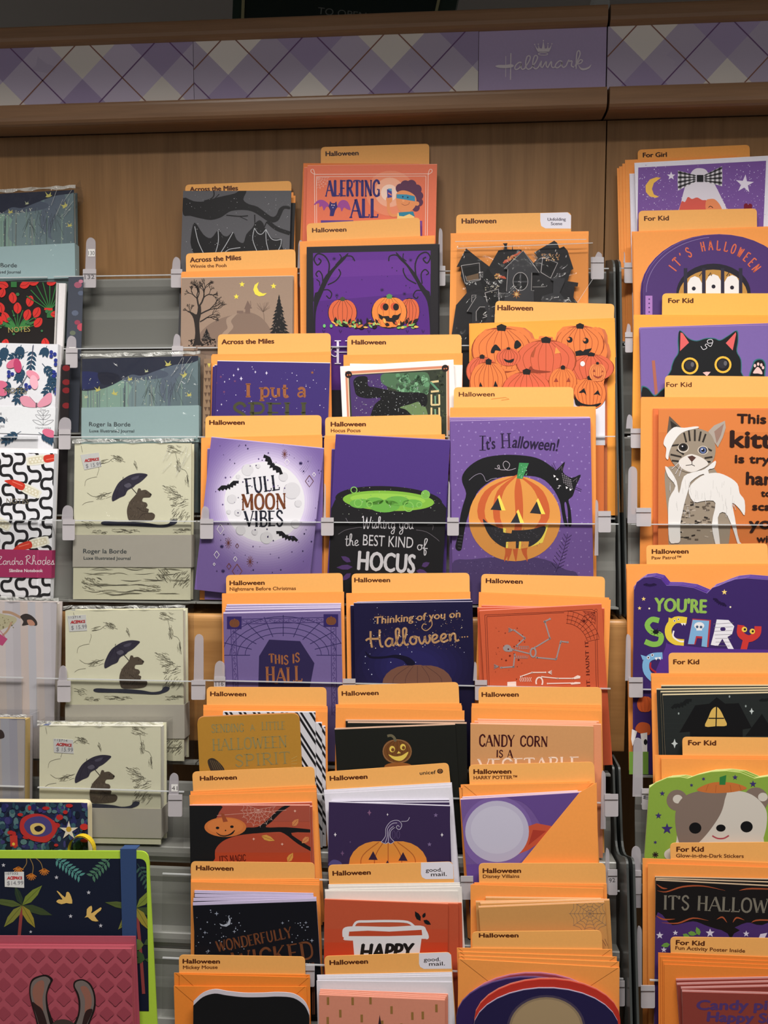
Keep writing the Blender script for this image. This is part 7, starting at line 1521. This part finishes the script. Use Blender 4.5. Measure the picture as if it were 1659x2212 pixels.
prism('elastic_strap', q, -pl.n*.0009, paper((48, 70, 112), .8), nbk)
T0 = pl.hit(B3[0]+980/B3[2], B3[1]+590/B3[2], .0062); T1 = pl.hit(B3[0]+1106/B3[2], B3[1]+590/B3[2], .0062)
prism('elastic_strap', [T0, T1, T1-pl.n*.0112, T0-pl.n*.0112], Vector((0, 0, .0009)), paper((54, 78, 122), .8), nbk)
# yellow ribbon loop
A = pl.hit(B3[0]+560/B3[2], B3[1]+592/B3[2], -.004); B = pl.hit(B3[0]+770/B3[2], B3[1]+592/B3[2], -.004); vs = []; m = 16
for i in range(m+1):
    a = pi*i/m; c = (A+B)/2-(B-A)/2*cos(a)+Vector((0, 0, .0165*sin(a))); vs += [c+pl.n*.003, c-pl.n*.004]
mesh('ribbon_loop', vs+[v+Vector((0, 0, -.0012)) for v in vs], [(2*i, 2*i+1, 2*i+3, 2*i+2) for i in range(m)]+[(2*i+2*m+2, 2*i+2*m+4, 2*i+2*m+5, 2*i+2*m+3) for i in range(m)], paper((214, 184, 40), .6), nbk)
r, p, bo, bp, fc = book(9, 'dusty pink journal with trellis pattern and animal ears at the bottom left', B3, (-540, 1385), (1070, 1395), .0085, .004, (178, 84, 98), page=(232, 224, 220), wrap=False, inset=.003)
g = random.Random(3)
for i in range(-3, 9):
    for j in range(-1, 8):
        x = 30+i*140+(j % 2)*70; y = 1450+j*118; c = (158, 70, 84)
        p.smooth([(x, y-58), (x+26, y-34), (x+58, y), (x+26, y+34), (x, y+58), (x-26, y+34), (x-58, y), (x-26, y-34)], c, 3)
EA, EB, EC = (120, 108, 104), (150, 100, 86), (52, 34, 34)
p.smooth([(245, 1800), (240, 1700), (262, 1640), (320, 1612), (380, 1605), (430, 1640), (415, 1680), (385, 1760), (392, 1860), (420, 1950), (470, 2100), (330, 2100), (290, 1960)], (34, 26, 26), 4); p.smooth([(255, 1800), (250, 1705), (272, 1652), (325, 1625), (375, 1620), (410, 1650), (390, 1700), (372, 1780), (378, 1880), (400, 1980), (420, 2080), (340, 2080), (300, 1960)], EA, 4)
p.smooth([(268, 1780), (270, 1710), (310, 1660), (355, 1655), (360, 1720), (345, 1800), (350, 1900), (310, 1900)], EB, 4); p.smooth([(262, 1830), (300, 1850), (350, 1900), (390, 2050), (340, 2080), (300, 1950)], EC, 4)
p.smooth([(598, 1700), (610, 1655), (670, 1640), (730, 1670), (765, 1730), (780, 1810), (770, 1900), (730, 2000), (700, 2100), (560, 2100), (630, 1940), (640, 1840), (625, 1760)], (34, 26, 26), 4); p.smooth([(610, 1700), (620, 1665), (670, 1652), (720, 1680), (752, 1735), (766, 1810), (756, 1895), (715, 2000), (680, 2090), (600, 2080), (645, 1940), (655, 1840), (640, 1760)], EA, 4)
p.smooth([(655, 1710), (700, 1700), (738, 1760), (745, 1850), (700, 1960), (690, 1900), (690, 1800)], EB, 4); p.smooth([(700, 1900), (755, 1890), (710, 2000), (660, 2090), (670, 2000)], EC, 4)
p.smooth([(360, 2120), (420, 2010), (480, 1970), (560, 1975), (620, 2020), (680, 2120)], (70, 58, 54)); p.build(fc)
pl = TP[9]
q = [pl.hit(B3[0]+x/B3[2], B3[1]+y/B3[2], -.0047) for x, y in ((-540, 1285), (1104, 1292), (1150, 2300), (-540, 2300))]
prism('back_board', q, -pl.n*.001, paper((170, 80, 96), .5), r)
# a patterned box seen in the gap beside the lilac moon card
